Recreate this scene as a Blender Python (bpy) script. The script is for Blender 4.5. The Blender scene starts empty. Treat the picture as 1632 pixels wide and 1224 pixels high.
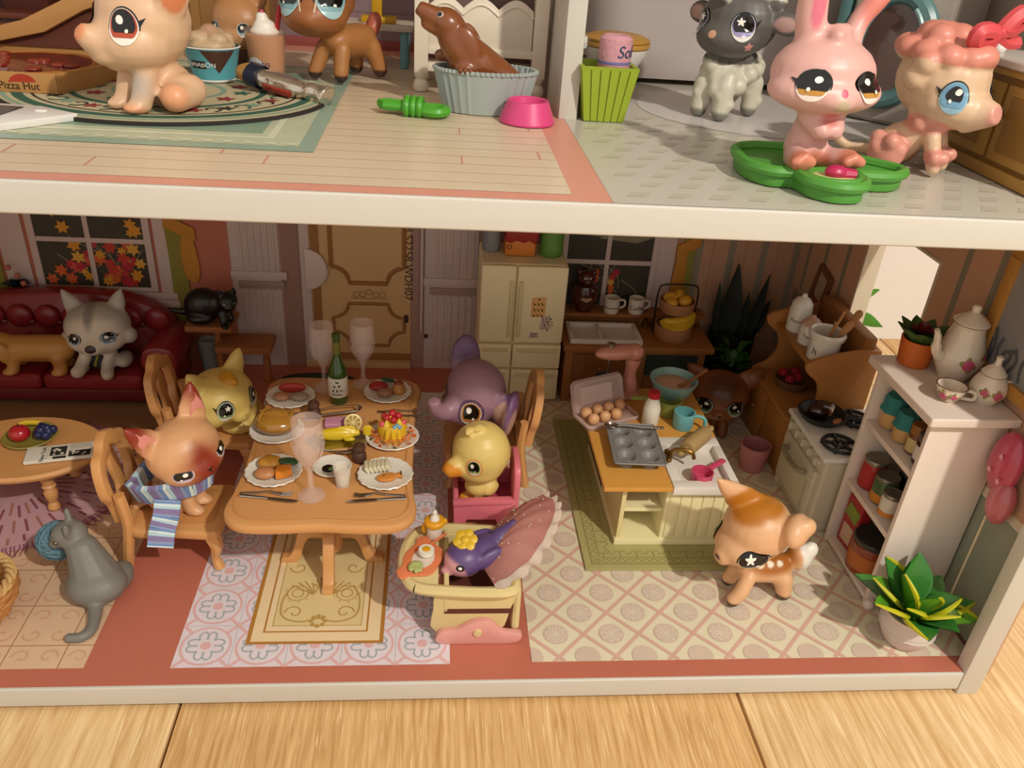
import bpy, bmesh, math, random
from mathutils import Vector as V, Matrix as MX, Euler
from mathutils.bvhtree import BVHTree
random.seed(4)
PI = math.pi; TAU = 2 * PI
sin, cos, rad = math.sin, math.cos, math.radians
sc = bpy.context.scene
col = sc.collection

# ---------------------------------------------------------------- camera, world, lights, exposure
def setup_camera():
    yaw, pit, rol = rad(6.528), rad(29.816), rad(4.337)
    fw = V((sin(yaw) * cos(pit), cos(yaw) * cos(pit), -sin(pit)))
    r = fw.cross(V((0, 0, 1))).normalized(); u = r.cross(fw)
    r2 = r * cos(rol) + u * sin(rol); u2 = -r * sin(rol) + u * cos(rol)
    c = bpy.data.cameras.new('camera'); c.sensor_width = 36; c.sensor_fit = 'HORIZONTAL'
    c.lens = 1309.6 / 1632 * 36; c.clip_start = .05; c.clip_end = 100
    o = bpy.data.objects.new('camera', c); col.objects.link(o)
    m = MX((r2, u2, -fw)).transposed().to_4x4(); m.translation = V((0, -2.730, 3.252))
    o.matrix_world = m; sc.camera = o
setup_camera()
w = bpy.data.worlds.new('world'); sc.world = w; w.use_nodes = True
w.node_tree.nodes['Background'].inputs[0].default_value = (1.0, .93, .84, 1)
w.node_tree.nodes['Background'].inputs[1].default_value = .80
def lamp(name, loc, energy, colr, radius):
    l = bpy.data.lights.new(name, 'POINT'); l.energy = energy; l.color = colr; l.shadow_soft_size = radius
    o = bpy.data.objects.new(name, l); o.location = loc; col.objects.link(o); return o
lamp('room_lamp', (4.7, -6.2, 8.8), 3350, (1.0, .95, .84), .2)
vs = sc.view_settings
vs.view_transform = 'Standard'; vs.look = 'None'; vs.exposure = 0.0; vs.gamma = 1.0
vs.use_curve_mapping = False

# ---------------------------------------------------------------- materials
def lin(h):
    if not isinstance(h, str): return tuple(h)[:3]
    h = h.lstrip('#'); o = []
    for i in (0, 2, 4):
        c = int(h[i:i + 2], 16) / 255
        o.append(c / 12.92 if c <= .04045 else ((c + .055) / 1.055) ** 2.4)
    return tuple(o)
_m = {}
def mat(h, rough=.5, metal=0, trans=0, var=.06, bump=0, bscale=60, coat=0, ior=1.45, alpha=1, vscale=9, sss=0, emit=0):
    key = ('m', h, rough, metal, trans, var, bump, bscale, coat, ior, alpha, vscale, sss, emit)
    if key in _m: return _m[key]
    m = bpy.data.materials.new('paint_' + (h if isinstance(h, str) else 'c').lstrip('#')); m.use_nodes = True
    n = m.node_tree; b = n.nodes['Principled BSDF']; c = lin(h)
    b.inputs['Roughness'].default_value = rough; b.inputs['Metallic'].default_value = metal
    b.inputs['Transmission Weight'].default_value = trans; b.inputs['IOR'].default_value = ior
    b.inputs['Coat Weight'].default_value = coat; b.inputs['Alpha'].default_value = alpha
    if sss:
        b.inputs['Subsurface Weight'].default_value = sss; b.inputs['Subsurface Radius'].default_value = (.03, .015, .008)
    tc = n.nodes.new('ShaderNodeTexCoord')
    nz = n.nodes.new('ShaderNodeTexNoise'); nz.inputs['Scale'].default_value = vscale; nz.inputs['Detail'].default_value = 3
    n.links.new(tc.outputs['Object'], nz.inputs['Vector'])
    mx = n.nodes.new('ShaderNodeMix'); mx.data_type = 'RGBA'
    mx.inputs['A'].default_value = (*[x * (1 - var) for x in c], 1); mx.inputs['B'].default_value = (*[min(1, x * (1 + var)) for x in c], 1)
    n.links.new(nz.outputs['Fac'], mx.inputs['Factor']); n.links.new(mx.outputs['Result'], b.inputs['Base Color'])
    if bump:
        n2 = n.nodes.new('ShaderNodeTexNoise'); n2.inputs['Scale'].default_value = bscale
        n.links.new(tc.outputs['Object'], n2.inputs['Vector'])
        bp = n.nodes.new('ShaderNodeBump'); bp.inputs['Strength'].default_value = bump; bp.inputs['Distance'].default_value = .01
        n.links.new(n2.outputs['Fac'], bp.inputs['Height']); n.links.new(bp.outputs['Normal'], b.inputs['Normal'])
    _m[key] = m; return m
def wood(h1, h2, axis=1, rough=.45, scale=5, stretch=12, streak=None, coat=0, detail=6, lo=.35, hi=.65):
    key = ('w', h1, h2, axis, rough, scale, stretch, streak, coat)
    if key in _m: return _m[key]
    m = bpy.data.materials.new('wood_' + h1.lstrip('#')); m.use_nodes = True
    n = m.node_tree; b = n.nodes['Principled BSDF']; b.inputs['Roughness'].default_value = rough; b.inputs['Coat Weight'].default_value = coat
    tc = n.nodes.new('ShaderNodeTexCoord'); mp = n.nodes.new('ShaderNodeMapping')
    s = [stretch] * 3; s[axis] = 1; mp.inputs['Scale'].default_value = s
    n.links.new(tc.outputs['Object'], mp.inputs['Vector'])
    nz = n.nodes.new('ShaderNodeTexNoise'); nz.inputs['Scale'].default_value = scale; nz.inputs['Detail'].default_value = detail; nz.inputs['Distortion'].default_value = .4
    n.links.new(mp.outputs['Vector'], nz.inputs['Vector'])
    cr = n.nodes.new('ShaderNodeValToRGB'); e = cr.color_ramp.elements
    e[0].position = lo; e[1].position = hi; e[0].color = (*lin(h1), 1); e[1].color = (*lin(h2), 1)
    n.links.new(nz.outputs['Fac'], cr.inputs['Fac']); out = cr.outputs['Color']
    if streak:
        mp2 = n.nodes.new('ShaderNodeMapping'); s2 = [stretch * 3.2] * 3; s2[axis] = 1.6; mp2.inputs['Scale'].default_value = s2
        n.links.new(tc.outputs['Object'], mp2.inputs['Vector'])
        n3 = n.nodes.new('ShaderNodeTexNoise'); n3.inputs['Scale'].default_value = scale; n3.inputs['Detail'].default_value = 2
        n.links.new(mp2.outputs['Vector'], n3.inputs['Vector'])
        c3 = n.nodes.new('ShaderNodeValToRGB'); c3.color_ramp.elements[0].position = .62; c3.color_ramp.elements[1].position = .70
        n.links.new(n3.outputs['Fac'], c3.inputs['Fac'])
        mx = n.nodes.new('ShaderNodeMix'); mx.data_type = 'RGBA'; mx.inputs['B'].default_value = (*lin(streak), 1)
        n.links.new(c3.outputs['Color'], mx.inputs['Factor']); n.links.new(out, mx.inputs['A']); out = mx.outputs['Result']
    n.links.new(out, b.inputs['Base Color'])
    _m[key] = m; return m
def vcmat(rough=.42, bump=0, bscale=50, coat=0):
    key = ('vc', rough, bump, bscale, coat)
    if key in _m: return _m[key]
    m = bpy.data.materials.new('painted_vinyl'); m.use_nodes = True
    n = m.node_tree; b = n.nodes['Principled BSDF']; b.inputs['Roughness'].default_value = rough; b.inputs['Coat Weight'].default_value = coat
    a = n.nodes.new('ShaderNodeVertexColor'); a.layer_name = 'Col'
    n.links.new(a.outputs['Color'], b.inputs['Base Color'])
    tc = n.nodes.new('ShaderNodeTexCoord'); n2 = n.nodes.new('ShaderNodeTexNoise'); n2.inputs['Scale'].default_value = bscale
    n.links.new(tc.outputs['Object'], n2.inputs['Vector'])
    bp = n.nodes.new('ShaderNodeBump'); bp.inputs['Strength'].default_value = max(bump, .02); bp.inputs['Distance'].default_value = .01
    n.links.new(n2.outputs['Fac'], bp.inputs['Height']); n.links.new(bp.outputs['Normal'], b.inputs['Normal'])
    _m[key] = m; return m
def glass(h='#f4e6e0', rough=.04, alpha=.3):
    return mat(h, rough=rough, alpha=alpha, var=.02, ior=1.45, coat=.4)

# ---------------------------------------------------------------- mesh building
def T(loc=(0, 0, 0), rot=(0, 0, 0), s=(1, 1, 1)):
    if not hasattr(s, '__len__'): s = (s, s, s)
    return MX.Translation(V(loc)) @ Euler(rot).to_matrix().to_4x4() @ MX.Diagonal((*s, 1))
def sm(pts, n=6, closed=False):
    """Catmull-Rom through points of any dimension"""
    P = [tuple(p) for p in pts]; o = []; L = len(P); rng = range(L if closed else L - 1)
    for i in rng:
        if closed: a, b, c, d = P[i - 1], P[i], P[(i + 1) % L], P[(i + 2) % L]
        else: a, b, c, d = P[max(i - 1, 0)], P[i], P[i + 1], P[min(i + 2, L - 1)]
        for k in range(n):
            t = k / n
            o.append(tuple(.5 * (2 * q + (r - p) * t + (2 * p - 5 * q + 4 * r - s) * t * t + (3 * q - p - 3 * r + s) * t ** 3) for p, q, r, s in zip(a, b, c, d)))
    if not closed: o.append(P[-1])
    return o
def circ(r, n=24, cx=0, cy=0, ry=None, a0=0, a1=TAU):
    ry = r if ry is None else ry; full = abs(a1 - a0 - TAU) < 1e-6
    return [(cx + r * cos(a0 + (a1 - a0) * i / (n if full else n - 1)), cy + ry * sin(a0 + (a1 - a0) * i / (n if full else n - 1))) for i in range(n)]
def rrect(w, h, r, n=4, cx=0, cy=0):
    o = []
    for sx, sy, a in ((1, 1, 0), (-1, 1, PI / 2), (-1, -1, PI), (1, -1, 1.5 * PI)):
        o += [(cx + sx * (w / 2 - r) + r * cos(a + PI / 2 * k / n), cy + sy * (h / 2 - r) + r * sin(a + PI / 2 * k / n)) for k in range(n + 1)]
    return o
class MB:
    def __init__(s): s.v = []; s.f = []; s.m = []; s.c = 0
    def add(s, v, f, X=None):
        b = len(s.v)
        s.v += [tuple(X @ V(p)) if X is not None else tuple(p) for p in v]
        s.f += [tuple(b + i for i in q) for q in f]; s.m += [s.c] * len(f); return s
    def bm(s, bm, X=None):
        bm.verts.ensure_lookup_table(); bm.verts.index_update()
        s.add([tuple(v.co) for v in bm.verts], [[v.index for v in f.verts] for f in bm.faces], X); bm.free(); return s
    def box(s, c, d, bev=0, seg=2, rot=(0, 0, 0), X=None):
        """c centre, d full size"""
        b = bmesh.new(); bmesh.ops.create_cube(b, size=1); bmesh.ops.scale(b, vec=V(d), verts=b.verts)
        if bev: bmesh.ops.bevel(b, geom=list(b.edges), offset=min(bev, min(d) * .49), segments=seg, affect='EDGES', profile=.6)
        x = T(c, rot)
        return s.bm(b, X @ x if X is not None else x)
    def bb(s, x0, x1, y0, y1, z0, z1, bev=0, seg=2):
        return s.box(((x0 + x1) / 2, (y0 + y1) / 2, (z0 + z1) / 2), (x1 - x0, y1 - y0, z1 - z0), bev, seg)
    def lathe(s, prof, X=None, seg=24, flute=0, fn=12):
        v = []; f = []; rings = []
        for r, z in prof:
            if r < 1e-5: rings.append([len(v)]); v.append((0, 0, z))
            else:
                rings.append(list(range(len(v), len(v) + seg)))
                for i in range(seg):
                    a = TAU * i / seg; q = r * (1 + flute * cos(fn * a)); v.append((q * cos(a), q * sin(a), z))
        for A, B in zip(rings, rings[1:]):
            for i in range(seg):
                j = (i + 1) % seg
                if len(A) == 1 and len(B) == 1: continue
                if len(A) == 1: f.append((A[0], B[j], B[i]))
                elif len(B) == 1: f.append((A[i], A[j], B[0]))
                else: f.append((A[i], A[j], B[j], B[i]))
        return s.add(v, f, X)
    def tube(s, pts, r, seg=8, X=None, cap=True, flat=1, up=None):
        P = [V(p) for p in pts]; n = len(P)
        R = r if hasattr(r, '__len__') else [r] * n
        v = []; f = []; prev = None
        for i in range(n):
            d = (P[min(i + 1, n - 1)] - P[max(i - 1, 0)])
            if d.length < 1e-9: d = V((0, 0, 1))
            d.normalize()
            if up is not None: a = V(up) - d * d.dot(V(up))
            elif prev is None: a = d.orthogonal()
            else: a = prev - d * prev.dot(d)
            if a.length < 1e-6: a = d.orthogonal()
            a.normalize(); prev = a; b = d.cross(a)
            for k in range(seg):
                t = TAU * k / seg; v.append(tuple(P[i] + a * (cos(t) * R[i] * flat) + b * (sin(t) * R[i])))
        for i in range(n - 1):
            for k in range(seg):
                j = (k + 1) % seg; f.append((i * seg + k, i * seg + j, (i + 1) * seg + j, (i + 1) * seg + k))
        if cap: f.append(tuple(range(seg - 1, -1, -1))); f.append(tuple(range((n - 1) * seg, n * seg)))
        return s.add(v, f, X)
    def ell(s, c, r, rot=(0, 0, 0), seg=16, X=None):
        if not hasattr(r, '__len__'): r = (r, r, r)
        h = seg // 2; prof = [(sin(PI * i / h), -cos(PI * i / h)) for i in range(h + 1)]; prof[0] = (0, -1); prof[-1] = (0, 1)
        x = T(c, rot, r); return s.lathe(prof, X @ x if X is not None else x, seg)
    def prism(s, poly, z0, z1, X=None, bev=0, hole=None):
        """poly in xy extruded in z; bev rounds the top and bottom rims"""
        n = len(poly); cx = sum(p[0] for p in poly) / n; cy = sum(p[1] for p in poly) / n
        def inset(d):
            o = []
            for i in range(n):
                p, q, r = V(poly[i - 1]), V(poly[i]), V(poly[(i + 1) % n])
                a = (q - p); b = (r - q)
                a = a.normalized() if a.length > 1e-9 else V((0, 0)); b = b.normalized() if b.length > 1e-9 else a
                nn = V((-(a.y + b.y), a.x + b.x)); nn = nn.normalized() if nn.length > 1e-9 else V((0, 0))
                o.append(q + nn * d * sg)
            return o
        ar = sum(poly[i - 1][0] * poly[i][1] - poly[i][0] * poly[i - 1][1] for i in range(n)); sg = 1 if ar > 0 else -1
        lev = [(0, z0), (0, z1)] if not bev else [(bev, z0), (bev * .3, z0 + bev * .3), (0, z0 + bev), (0, z1 - bev), (bev * .3, z1 - bev * .3), (bev, z1)]
        v = []; f = []
        for d, z in lev: v += [(p[0], p[1], z) for p in (inset(d) if d else poly)]
        for l in range(len(lev) - 1):
            for i in range(n):
                j = (i + 1) % n; q = (l * n + i, l * n + j, (l + 1) * n + j, (l + 1) * n + i); f.append(q if sg > 0 else q[::-1])
        a = tuple(range(n)); t = tuple(range((len(lev) - 1) * n, len(lev) * n))
        f.append(a[::-1] if sg > 0 else a); f.append(t if sg > 0 else t[::-1])
        return s.add(v, f, X)
    def grid(s, fn, nu, nv, X=None, thick=0):
        v = [tuple(fn(i / nu, j / nv)) for j in range(nv + 1) for i in range(nu + 1)]
        f = [(j * (nu + 1) + i, j * (nu + 1) + i + 1, (j + 1) * (nu + 1) + i + 1, (j + 1) * (nu + 1) + i) for j in range(nv) for i in range(nu)]
        if thick:
            b = bmesh.new(); vv = [b.verts.new(p) for p in v]
            for q in f:
                try: b.faces.new([vv[i] for i in q])
                except ValueError: pass
            bmesh.ops.solidify(b, geom=list(b.faces), thickness=thick)
            return s.bm(b, X)
        return s.add(v, f, X)
    def mesh(s, name, mats, smooth=35):
        me = bpy.data.meshes.new(name); me.from_pydata(s.v, [], s.f)
        if not isinstance(mats, (list, tuple)): mats = [mats]
        for m in mats: me.materials.append(m)
        if len(mats) > 1: me.polygons.foreach_set('material_index', s.m)
        if smooth:
            me.polygons.foreach_set('use_smooth', [True] * len(s.f)); me.update()
            me.set_sharp_from_angle(angle=rad(smooth))
        me.validate(); me.update(); return me
def link(name, data, parent=None, loc=(0, 0, 0), rot=(0, 0, 0), s=1):
    o = bpy.data.objects.new(name, data); col.objects.link(o); o.location = loc; o.rotation_euler = rot
    o.scale = (s, s, s) if not hasattr(s, '__len__') else s
    if parent is not None: o.parent = parent
    return o
def part(parent, name, mb, mats, smooth=35, label=None, **k):
    o = link(name, mb.mesh(name, mats, smooth) if isinstance(mb, MB) else mb, parent, **k)
    if label: o['label'] = label
    return o
def tag(o, label, cat, group=None, kind=None):
    if label: o['label'] = label
    if cat: o['category'] = cat
    if group: o['group'] = group
    if kind: o['kind'] = kind
    return o
def thing(name, label, cat, loc=(0, 0, 0), rz=0, group=None, rot=None, s=1):
    return tag(link(name, None, None, loc, rot or (0, 0, rz), s), label, cat, group)
def solo(name, mb, mats, label, cat, loc=(0, 0, 0), rz=0, group=None, smooth=35, rot=None, s=1):
    return tag(link(name, mb.mesh(name, mats, smooth), None, loc, rot or (0, 0, rz), s), label, cat, group)
def struct(name, mb, mats, parent=None, smooth=35, label=None):
    o = link(name, mb.mesh(name, mats, smooth), parent)
    if parent is None: o['kind'] = 'structure'
    if label: o['label'] = label
    return o
def text(parent, name, body, size, mt, X, thick=.0005, font_scale_x=1, shear=0, label=None, align='CENTER'):
    c = bpy.data.curves.new(name, 'FONT'); c.body = body; c.size = size; c.align_x = align; c.align_y = 'CENTER'; c.extrude = thick; c.shear = shear
    tmp = bpy.data.objects.new(name, c); col.objects.link(tmp)
    bpy.context.view_layer.update()
    me = bpy.data.meshes.new_from_object(tmp.evaluated_get(bpy.context.evaluated_depsgraph_get()))
    bpy.data.objects.remove(tmp); me.transform(X if isinstance(X, MX) else T(*X)); me.materials.clear(); me.materials.append(mt)
    o = link(name, me, parent)
    if label: o['label'] = label
    return o
def wrap_text(o, r0, cz=0, rr=None):
    """bend a text mesh built in the xz plane (facing -y) round a vertical cylinder about the origin"""
    for v in o.data.vertices:
        r = rr(v.co.z) if rr else r0
        a = v.co.x / r; d = r - v.co.y * 1.0; v.co = V((sin(a) * d, -cos(a) * d, v.co.z))
TXZ = MX.Rotation(PI / 2, 4, 'X')      # xy drawing -> xz plane facing -y

class Print:
    """flat print: polygons in a 2D sheet, a hair above one another"""
    def __init__(s, X=None, step=.0007): s.mb = MB(); s.ms = []; s.X = X or MX(); s.z = step; s.step = step; s.n = 0
    def _c(s, m):
        if m not in s.ms: s.ms.append(m)
        s.mb.c = s.ms.index(m)
    def up(s): s.z += s.step; return s
    def poly(s, pts, m):
        s._c(m); n = len(pts)
        ar = sum(pts[i - 1][0] * pts[i][1] - pts[i][0] * pts[i - 1][1] for i in range(n))
        if ar < 0: pts = pts[::-1]
        s.n += 1; zz = s.z + (s.n % 40) * s.step / 60; s.mb.add([(p[0], p[1], zz) for p in pts], [tuple(range(n))], s.X); return s
    def rect(s, x0, y0, x1, y1, m): return s.poly([(x0, y0), (x1, y0), (x1, y1), (x0, y1)], m)
    def disc(s, x, y, r, m, n=20, ry=None): return s.poly(circ(r, n, x, y, ry), m)
    def line(s, pts, wd, m, closed=False):
        s._c(m); P = [V(p[:2]) for p in pts]; n = len(P); v = []; s.n += 1; zz = s.z + (s.n % 40) * s.step / 60
        for i in range(n):
            a = P[i - 1] if (i or closed) else P[0]; b = P[(i + 1) % n] if (i < n - 1 or closed) else P[-1]
            d = b - a; d = d.normalized() if d.length > 1e-9 else V((1, 0)); nn = V((-d.y, d.x)) * wd / 2
            v += [(P[i].x - nn.x, P[i].y - nn.y, zz), (P[i].x + nn.x, P[i].y + nn.y, zz)]
        f = [(2 * i, 2 * ((i + 1) % n), 2 * ((i + 1) % n) + 1, 2 * i + 1) for i in range(n if closed else n - 1)]
        s.mb.add(v, f, s.X); return s
    def ring(s, x, y, r, wd, m, n=24, a0=0, a1=TAU, ry=None):
        full = abs(a1 - a0 - TAU) < 1e-6
        return s.line(circ(r, n, x, y, ry, a0, a1), wd, m, closed=full)
    def frame(s, x0, y0, x1, y1, wd, m):
        h = wd / 2
        s.rect(x0, y0, x1, y0 + wd, m).rect(x0, y1 - wd, x1, y1, m).rect(x0, y0 + wd, x0 + wd, y1 - wd, m).rect(x1 - wd, y0 + wd, x1, y1 - wd, m); return s
    def obj(s, name, parent, label=None): return part(parent, name, s.mb, s.ms, 0, label)

# ---------------------------------------------------------------- organic toys
def cap(p0, p1, r0, r1=None, n=None):
    r1 = r0 if r1 is None else r1; p0, p1 = V(p0), V(p1); d = p1 - p0; L = d.length; n = 6
    pts = [p0 - d.normalized() * r0 * k for k in (.98, .75, .4)] + [p0 + d * t / n for t in range(n + 1)] + [p1 + d.normalized() * r1 * k for k in (.4, .75, .98)]
    rs = [r0 * .2, r0 * .66, r0 * .92] + [r0 + (r1 - r0) * t / n for t in range(n + 1)] + [r1 * .92, r1 * .66, r1 * .2]
    return ('t', [tuple(p) for p in pts], rs)
def tub(pts, rs, n=4):
    q = sm([(*p, r) for p, r in zip(pts, rs)], n); return ('t', [p[:3] for p in q], [max(p[3], .004) for p in q])
def el(c, r, rot=(0, 0, 0)): return ('e', c, r, rot)
def ear(base, tip, w, th, side, curl=0):
    """flattened pointed ear: side = direction across the ear"""
    return ('ear', base, tip, w, th, side)
def xf(prims, X):
    return [('x', p, X) for p in prims]
def _raw(mb, p, X=None):
    k = p[0]
    if k == 'x': _raw(mb, p[1], (X @ p[2]) if X is not None else p[2])
    elif k == 'e': mb.ell(p[1], p[2], p[3], 20, X)
    elif k == 't': mb.tube(p[1], p[2], 12, X)
    elif k == 'ear':
        b, t, w, th, sd = V(p[1]), V(p[2]), p[3], p[4], V(p[5]).normalized(); d = t - b
        pts = [b - d * .1, b, b + d * .35, b + d * .7, b + d * .92, b + d * 1.0]; ws = [w * .9, w, w * .85, w * .5, w * .2, w * .06]
        v = []; f = []; seg = 12; nn = sd.cross(d).normalized()
        for q, ww in zip(pts, ws):
            for i in range(seg):
                a = TAU * i / seg; v.append(tuple(q + sd * cos(a) * ww + nn * sin(a) * min(th, ww * .8 + .002)))
        for i in range(5):
            for j in range(seg): f.append((i * seg + j, i * seg + (j + 1) % seg, (i + 1) * seg + (j + 1) % seg, (i + 1) * seg + j))
        f.append(tuple(range(seg - 1, -1, -1))); f.append(tuple(range(5 * seg, 6 * seg))); mb.add(v, f, X)
def remesh(name, prims, vox=.013, smooth=6, fac=.5):
    mb = MB()
    for p in prims: _raw(mb, p)
    me = mb.mesh(name, mat('#ffffff'), 0)
    bm_ = bmesh.new(); bm_.from_mesh(me); bmesh.ops.recalc_face_normals(bm_, faces=bm_.faces); bm_.to_mesh(me); bm_.free()
    o = bpy.data.objects.new(name, me); col.objects.link(o)
    r = o.modifiers.new('r', 'REMESH'); r.mode = 'VOXEL'; r.voxel_size = vox
    if smooth: q = o.modifiers.new('s', 'SMOOTH'); q.factor = fac; q.iterations = smooth
    bpy.context.view_layer.update()
    out = bpy.data.meshes.new_from_object(o.evaluated_get(bpy.context.evaluated_depsgraph_get()))
    bpy.data.objects.remove(o); bpy.data.meshes.remove(me); out.name = name
    out.polygons.foreach_set('use_smooth', [True] * len(out.polygons)); return out
def sst(t): t = max(0, min(1, t)); return t * t * (3 - 2 * t)
def paint(me, base, spots=(), fn=None, m=None):
    """spots: (centre, radii, colour, softness, [matrix])"""
    me.materials.clear(); me.materials.append(m or vcmat())
    at = me.color_attributes.new('Col', 'FLOAT_COLOR', 'POINT'); base = lin(base); S = []
    for q in spots:
        r = q[1] if hasattr(q[1], '__len__') else (q[1],) * 3
        S.append((V(q[0]), r, lin(q[2]), q[3], q[4].inverted() if len(q) > 4 and q[4] is not None else None))
    data = []
    for v in me.vertices:
        c = base; co = v.co
        for ctr, r, cc, so, X in S:
            p = (X @ co if X is not None else co) - ctr
            d = math.sqrt((p.x / r[0]) ** 2 + (p.y / r[1]) ** 2 + (p.z / r[2]) ** 2)
            k = sst((1 + so - d) / (2 * so)) if so > 0 else float(d < 1)
            if k > 0: c = tuple(a + (b - a) * k for a, b in zip(c, cc))
        if fn: c = fn(co, c)
        data += [*c, 1]
    at.data.foreach_set('color', data); me.color_attributes.active_color = at
EYEB = mat('#0c0a0a', rough=.15, coat=.5, var=.02); EYEW = mat('#f2ece0', rough=.25, var=.02)
class Decal:
    """small painted patches that follow the surface of a toy"""
    def __init__(s, me): s.bvh = BVHTree.FromPolygons([v.co[:] for v in me.vertices], [p.vertices[:] for p in me.polygons])
    def patch(s, parent, name, ctr, n, up, shapes, step=.0016, off=.0012):
        """shapes: list of (polygon2d, material), each star-shaped about its centroid"""
        n = V(n).normalized(); up = V(up); x = up.cross(n).normalized(); y = n.cross(x); ctr = V(ctr); mb = MB(); ms = []
        for li, (poly, m) in enumerate(shapes):
            if m not in ms: ms.append(m)
            mb.c = ms.index(m); k = len(poly); cx = sum(p[0] for p in poly) / k; cy = sum(p[1] for p in poly) / k; v = []; f = []
            def put(a, b):
                o = ctr + x * a + y * b; h = s.bvh.ray_cast(o + n * .4, -n, .8)
                if h[0] is None: q = s.bvh.find_nearest(o); p, nn = q[0], q[1]
                else: p, nn = h[0], h[1]
                v.append(tuple(p + nn * (off + step * li)))
            put(cx, cy)
            for t in (.34, .67, 1):
                for p in poly: put(cx + (p[0] - cx) * t, cy + (p[1] - cy) * t)
            for i in range(k):
                j = (i + 1) % k; f.append((0, 1 + i, 1 + j))
                for q in (0, 1): f.append((1 + q * k + i, 1 + (q + 1) * k + i, 1 + (q + 1) * k + j, 1 + q * k + j))
            mb.add(v, f)
        return part(parent, name, mb, ms, 60)
def lidded(rx, ry, lid=9, slant=0, n=26, cx=0, cy=0, low=-9):
    o = []
    for i in range(n):
        a = TAU * i / n; x = rx * cos(a); y = ry * sin(a); y = min(y, lid * ry + slant * x); y = max(y, low * ry); o.append((cx + x, cy + y))
    return o
def star(r, n=5, r2=.45, cx=0, cy=0, a0=PI / 2):
    return [(cx + (r if i % 2 == 0 else r * r2) * cos(a0 + PI * i / n), cy + (r if i % 2 == 0 else r * r2) * sin(a0 + PI * i / n)) for i in range(2 * n)]
def blossom(r, cx=0, cy=0, n=5):
    return [(cx + r * (.72 + .28 * cos(n * a)) * cos(a + PI / 2), cy + r * (.72 + .28 * cos(n * a)) * sin(a + PI / 2)) for a in [TAU * i / 25 for i in range(25)]]
def eye_shapes(rx, ry, iris, lid=9, slant=0, white='#efe6da', star_hl=False, sx=1, lash=True, ring=None, pup=.78, shadow=None, plow=-.6):
    """sx: +1 when the outer corner is on +x of the patch"""
    S = []
    if shadow: S.append((lidded(rx * 1.28, ry * 1.25, lid * 1.0 if lid < 2 else lid, slant), mat(shadow, .4)))
    if lash:
        S.append((lidded(rx * 1.1, ry * 1.1, lid * 1.12 if lid < 2 else 9, slant, low=-.15), EYEB))
        S.append(([(sx * rx * .7, ry * .25 * (lid if lid < 2 else 1)), (sx * rx * 1.5, ry * .55 + slant * sx * rx), (sx * rx * 1.02, -.05 * ry)], EYEB))
    S.append((lidded(rx, ry, lid, slant), mat(white, .3)))
    if ring: S.append((lidded(rx * .95, ry * .82, lid, slant, cy=ry * .1), mat(ring, .3)))
    S.append((lidded(rx * .92, ry * .9, lid * .98 if lid < 2 else 9, slant, cy=ry * .06, low=-.72), mat(iris, .25)))
    S.append((lidded(rx * pup, ry * pup, lid * 1.06 / pup * .9 if lid < 2 else 9, slant, cy=ry * .14, low=plow), EYEB))
    hx, hy = -sx * rx * .22, ry * (.36 if lid > 2 else min(.36, lid * .45))
    S.append((blossom(rx * .36, hx, hy) if star_hl else circ(rx * .25, 14, hx, hy, ry * .26), EYEW))
    S.append((circ(rx * .11, 10, sx * rx * .22, -ry * .28, ry * .11), EYEW))
    return S
def toy(name, label, cat, prims, base, spots=(), loc=(0, 0, 0), rz=0, s=1, vox=.012, smooth=6, fn=None, m=None, group=None, rot=None):
    me = remesh(name, prims, vox, smooth); paint(me, base, spots, fn, m)
    o = link(name, me, None, loc, rot or (0, 0, rz), s); tag(o, label, cat, group); return o
def face_patch(o, name, X, az, elv, shapes, dec, up=(0, 0, 1)):
    """az from -y towards +x, elv upwards, in the head frame X"""
    d = V((sin(az) * cos(elv), -cos(az) * cos(elv), sin(elv))); R = X.to_3x3().normalized(); c = X.translation
    return dec.patch(o, name, c, R @ d, R @ V(up), shapes)
# ---------------------------------------------------------------- the setting
WHITE = mat('#c9c3b8', .38, var=.02); WHITE2 = mat('#e6ddd0', .45, var=.03)
PINK = mat('#bb6c57', .42, var=.04); PINKU = mat('#d2917c', .4, var=.04)
OAK = wood('#c89c64', '#edcb98', 1, .42, 2.2, 16, '#f0d7ac', lo=.3, hi=.7); OAK2 = wood('#bd8d54', '#e4bb82', 1, .42, 2.6, 18, '#ecca98', lo=.3, hi=.7)
BX0 = -3.95
fl = link('floor', None); fl['kind'] = 'structure'; fl['label'] = 'light oak plank floor of the real room'
JX = [-9, -7, -4.95, -3.05, -1.17, 1.6, 4.4, 7.2, 10]
for i in range(len(JX) - 1):
    b = MB(); b.bb(JX[i] + .008, JX[i + 1] - .008, -5, 9, -.35, -.15, .006)
    part(fl, 'plank', b, (OAK2, OAK)[i % 2] if i != 4 else OAK2)
b = MB(); b.bb(-9, 10, -5, 9, -.45, -.35); part(fl, 'subfloor', b, mat('#2a1a10'))
b = MB(); b.bb(-9, 10, 4.2, 4.4, -.15, 6.5); struct('wall_room', b, mat('#e9e4de', .8, var=.02), label='white painted wall of the real room seen through the window')

lo = MB(); lo.bb(BX0, 2.775, 0, 3.15, -.118, 0, .012, 3); floor_lo = struct('floor_lower', lo, WHITE, label='pink lower floor of the dollhouse with a white front edge')
p = Print(); p.rect(BX0, .014, 2.88, 3.15, PINK); p.mb.bb(2.77, 2.885, .05, 3.15, -.1, .0006); floor_pink = p.obj('pink_sheet', floor_lo)
up_ = MB(); up_.bb(BX0, 2.99, 0, 3.15, 2.285, 2.4, .014, 3); floor_up = struct('floor_upper', up_, WHITE, label='white edged upper floor of the dollhouse')
p = Print(T((0, 0, 2.4))); p.rect(BX0, .014, .62, 3.15, PINKU); p.obj('pink_sheet', floor_up)

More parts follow.
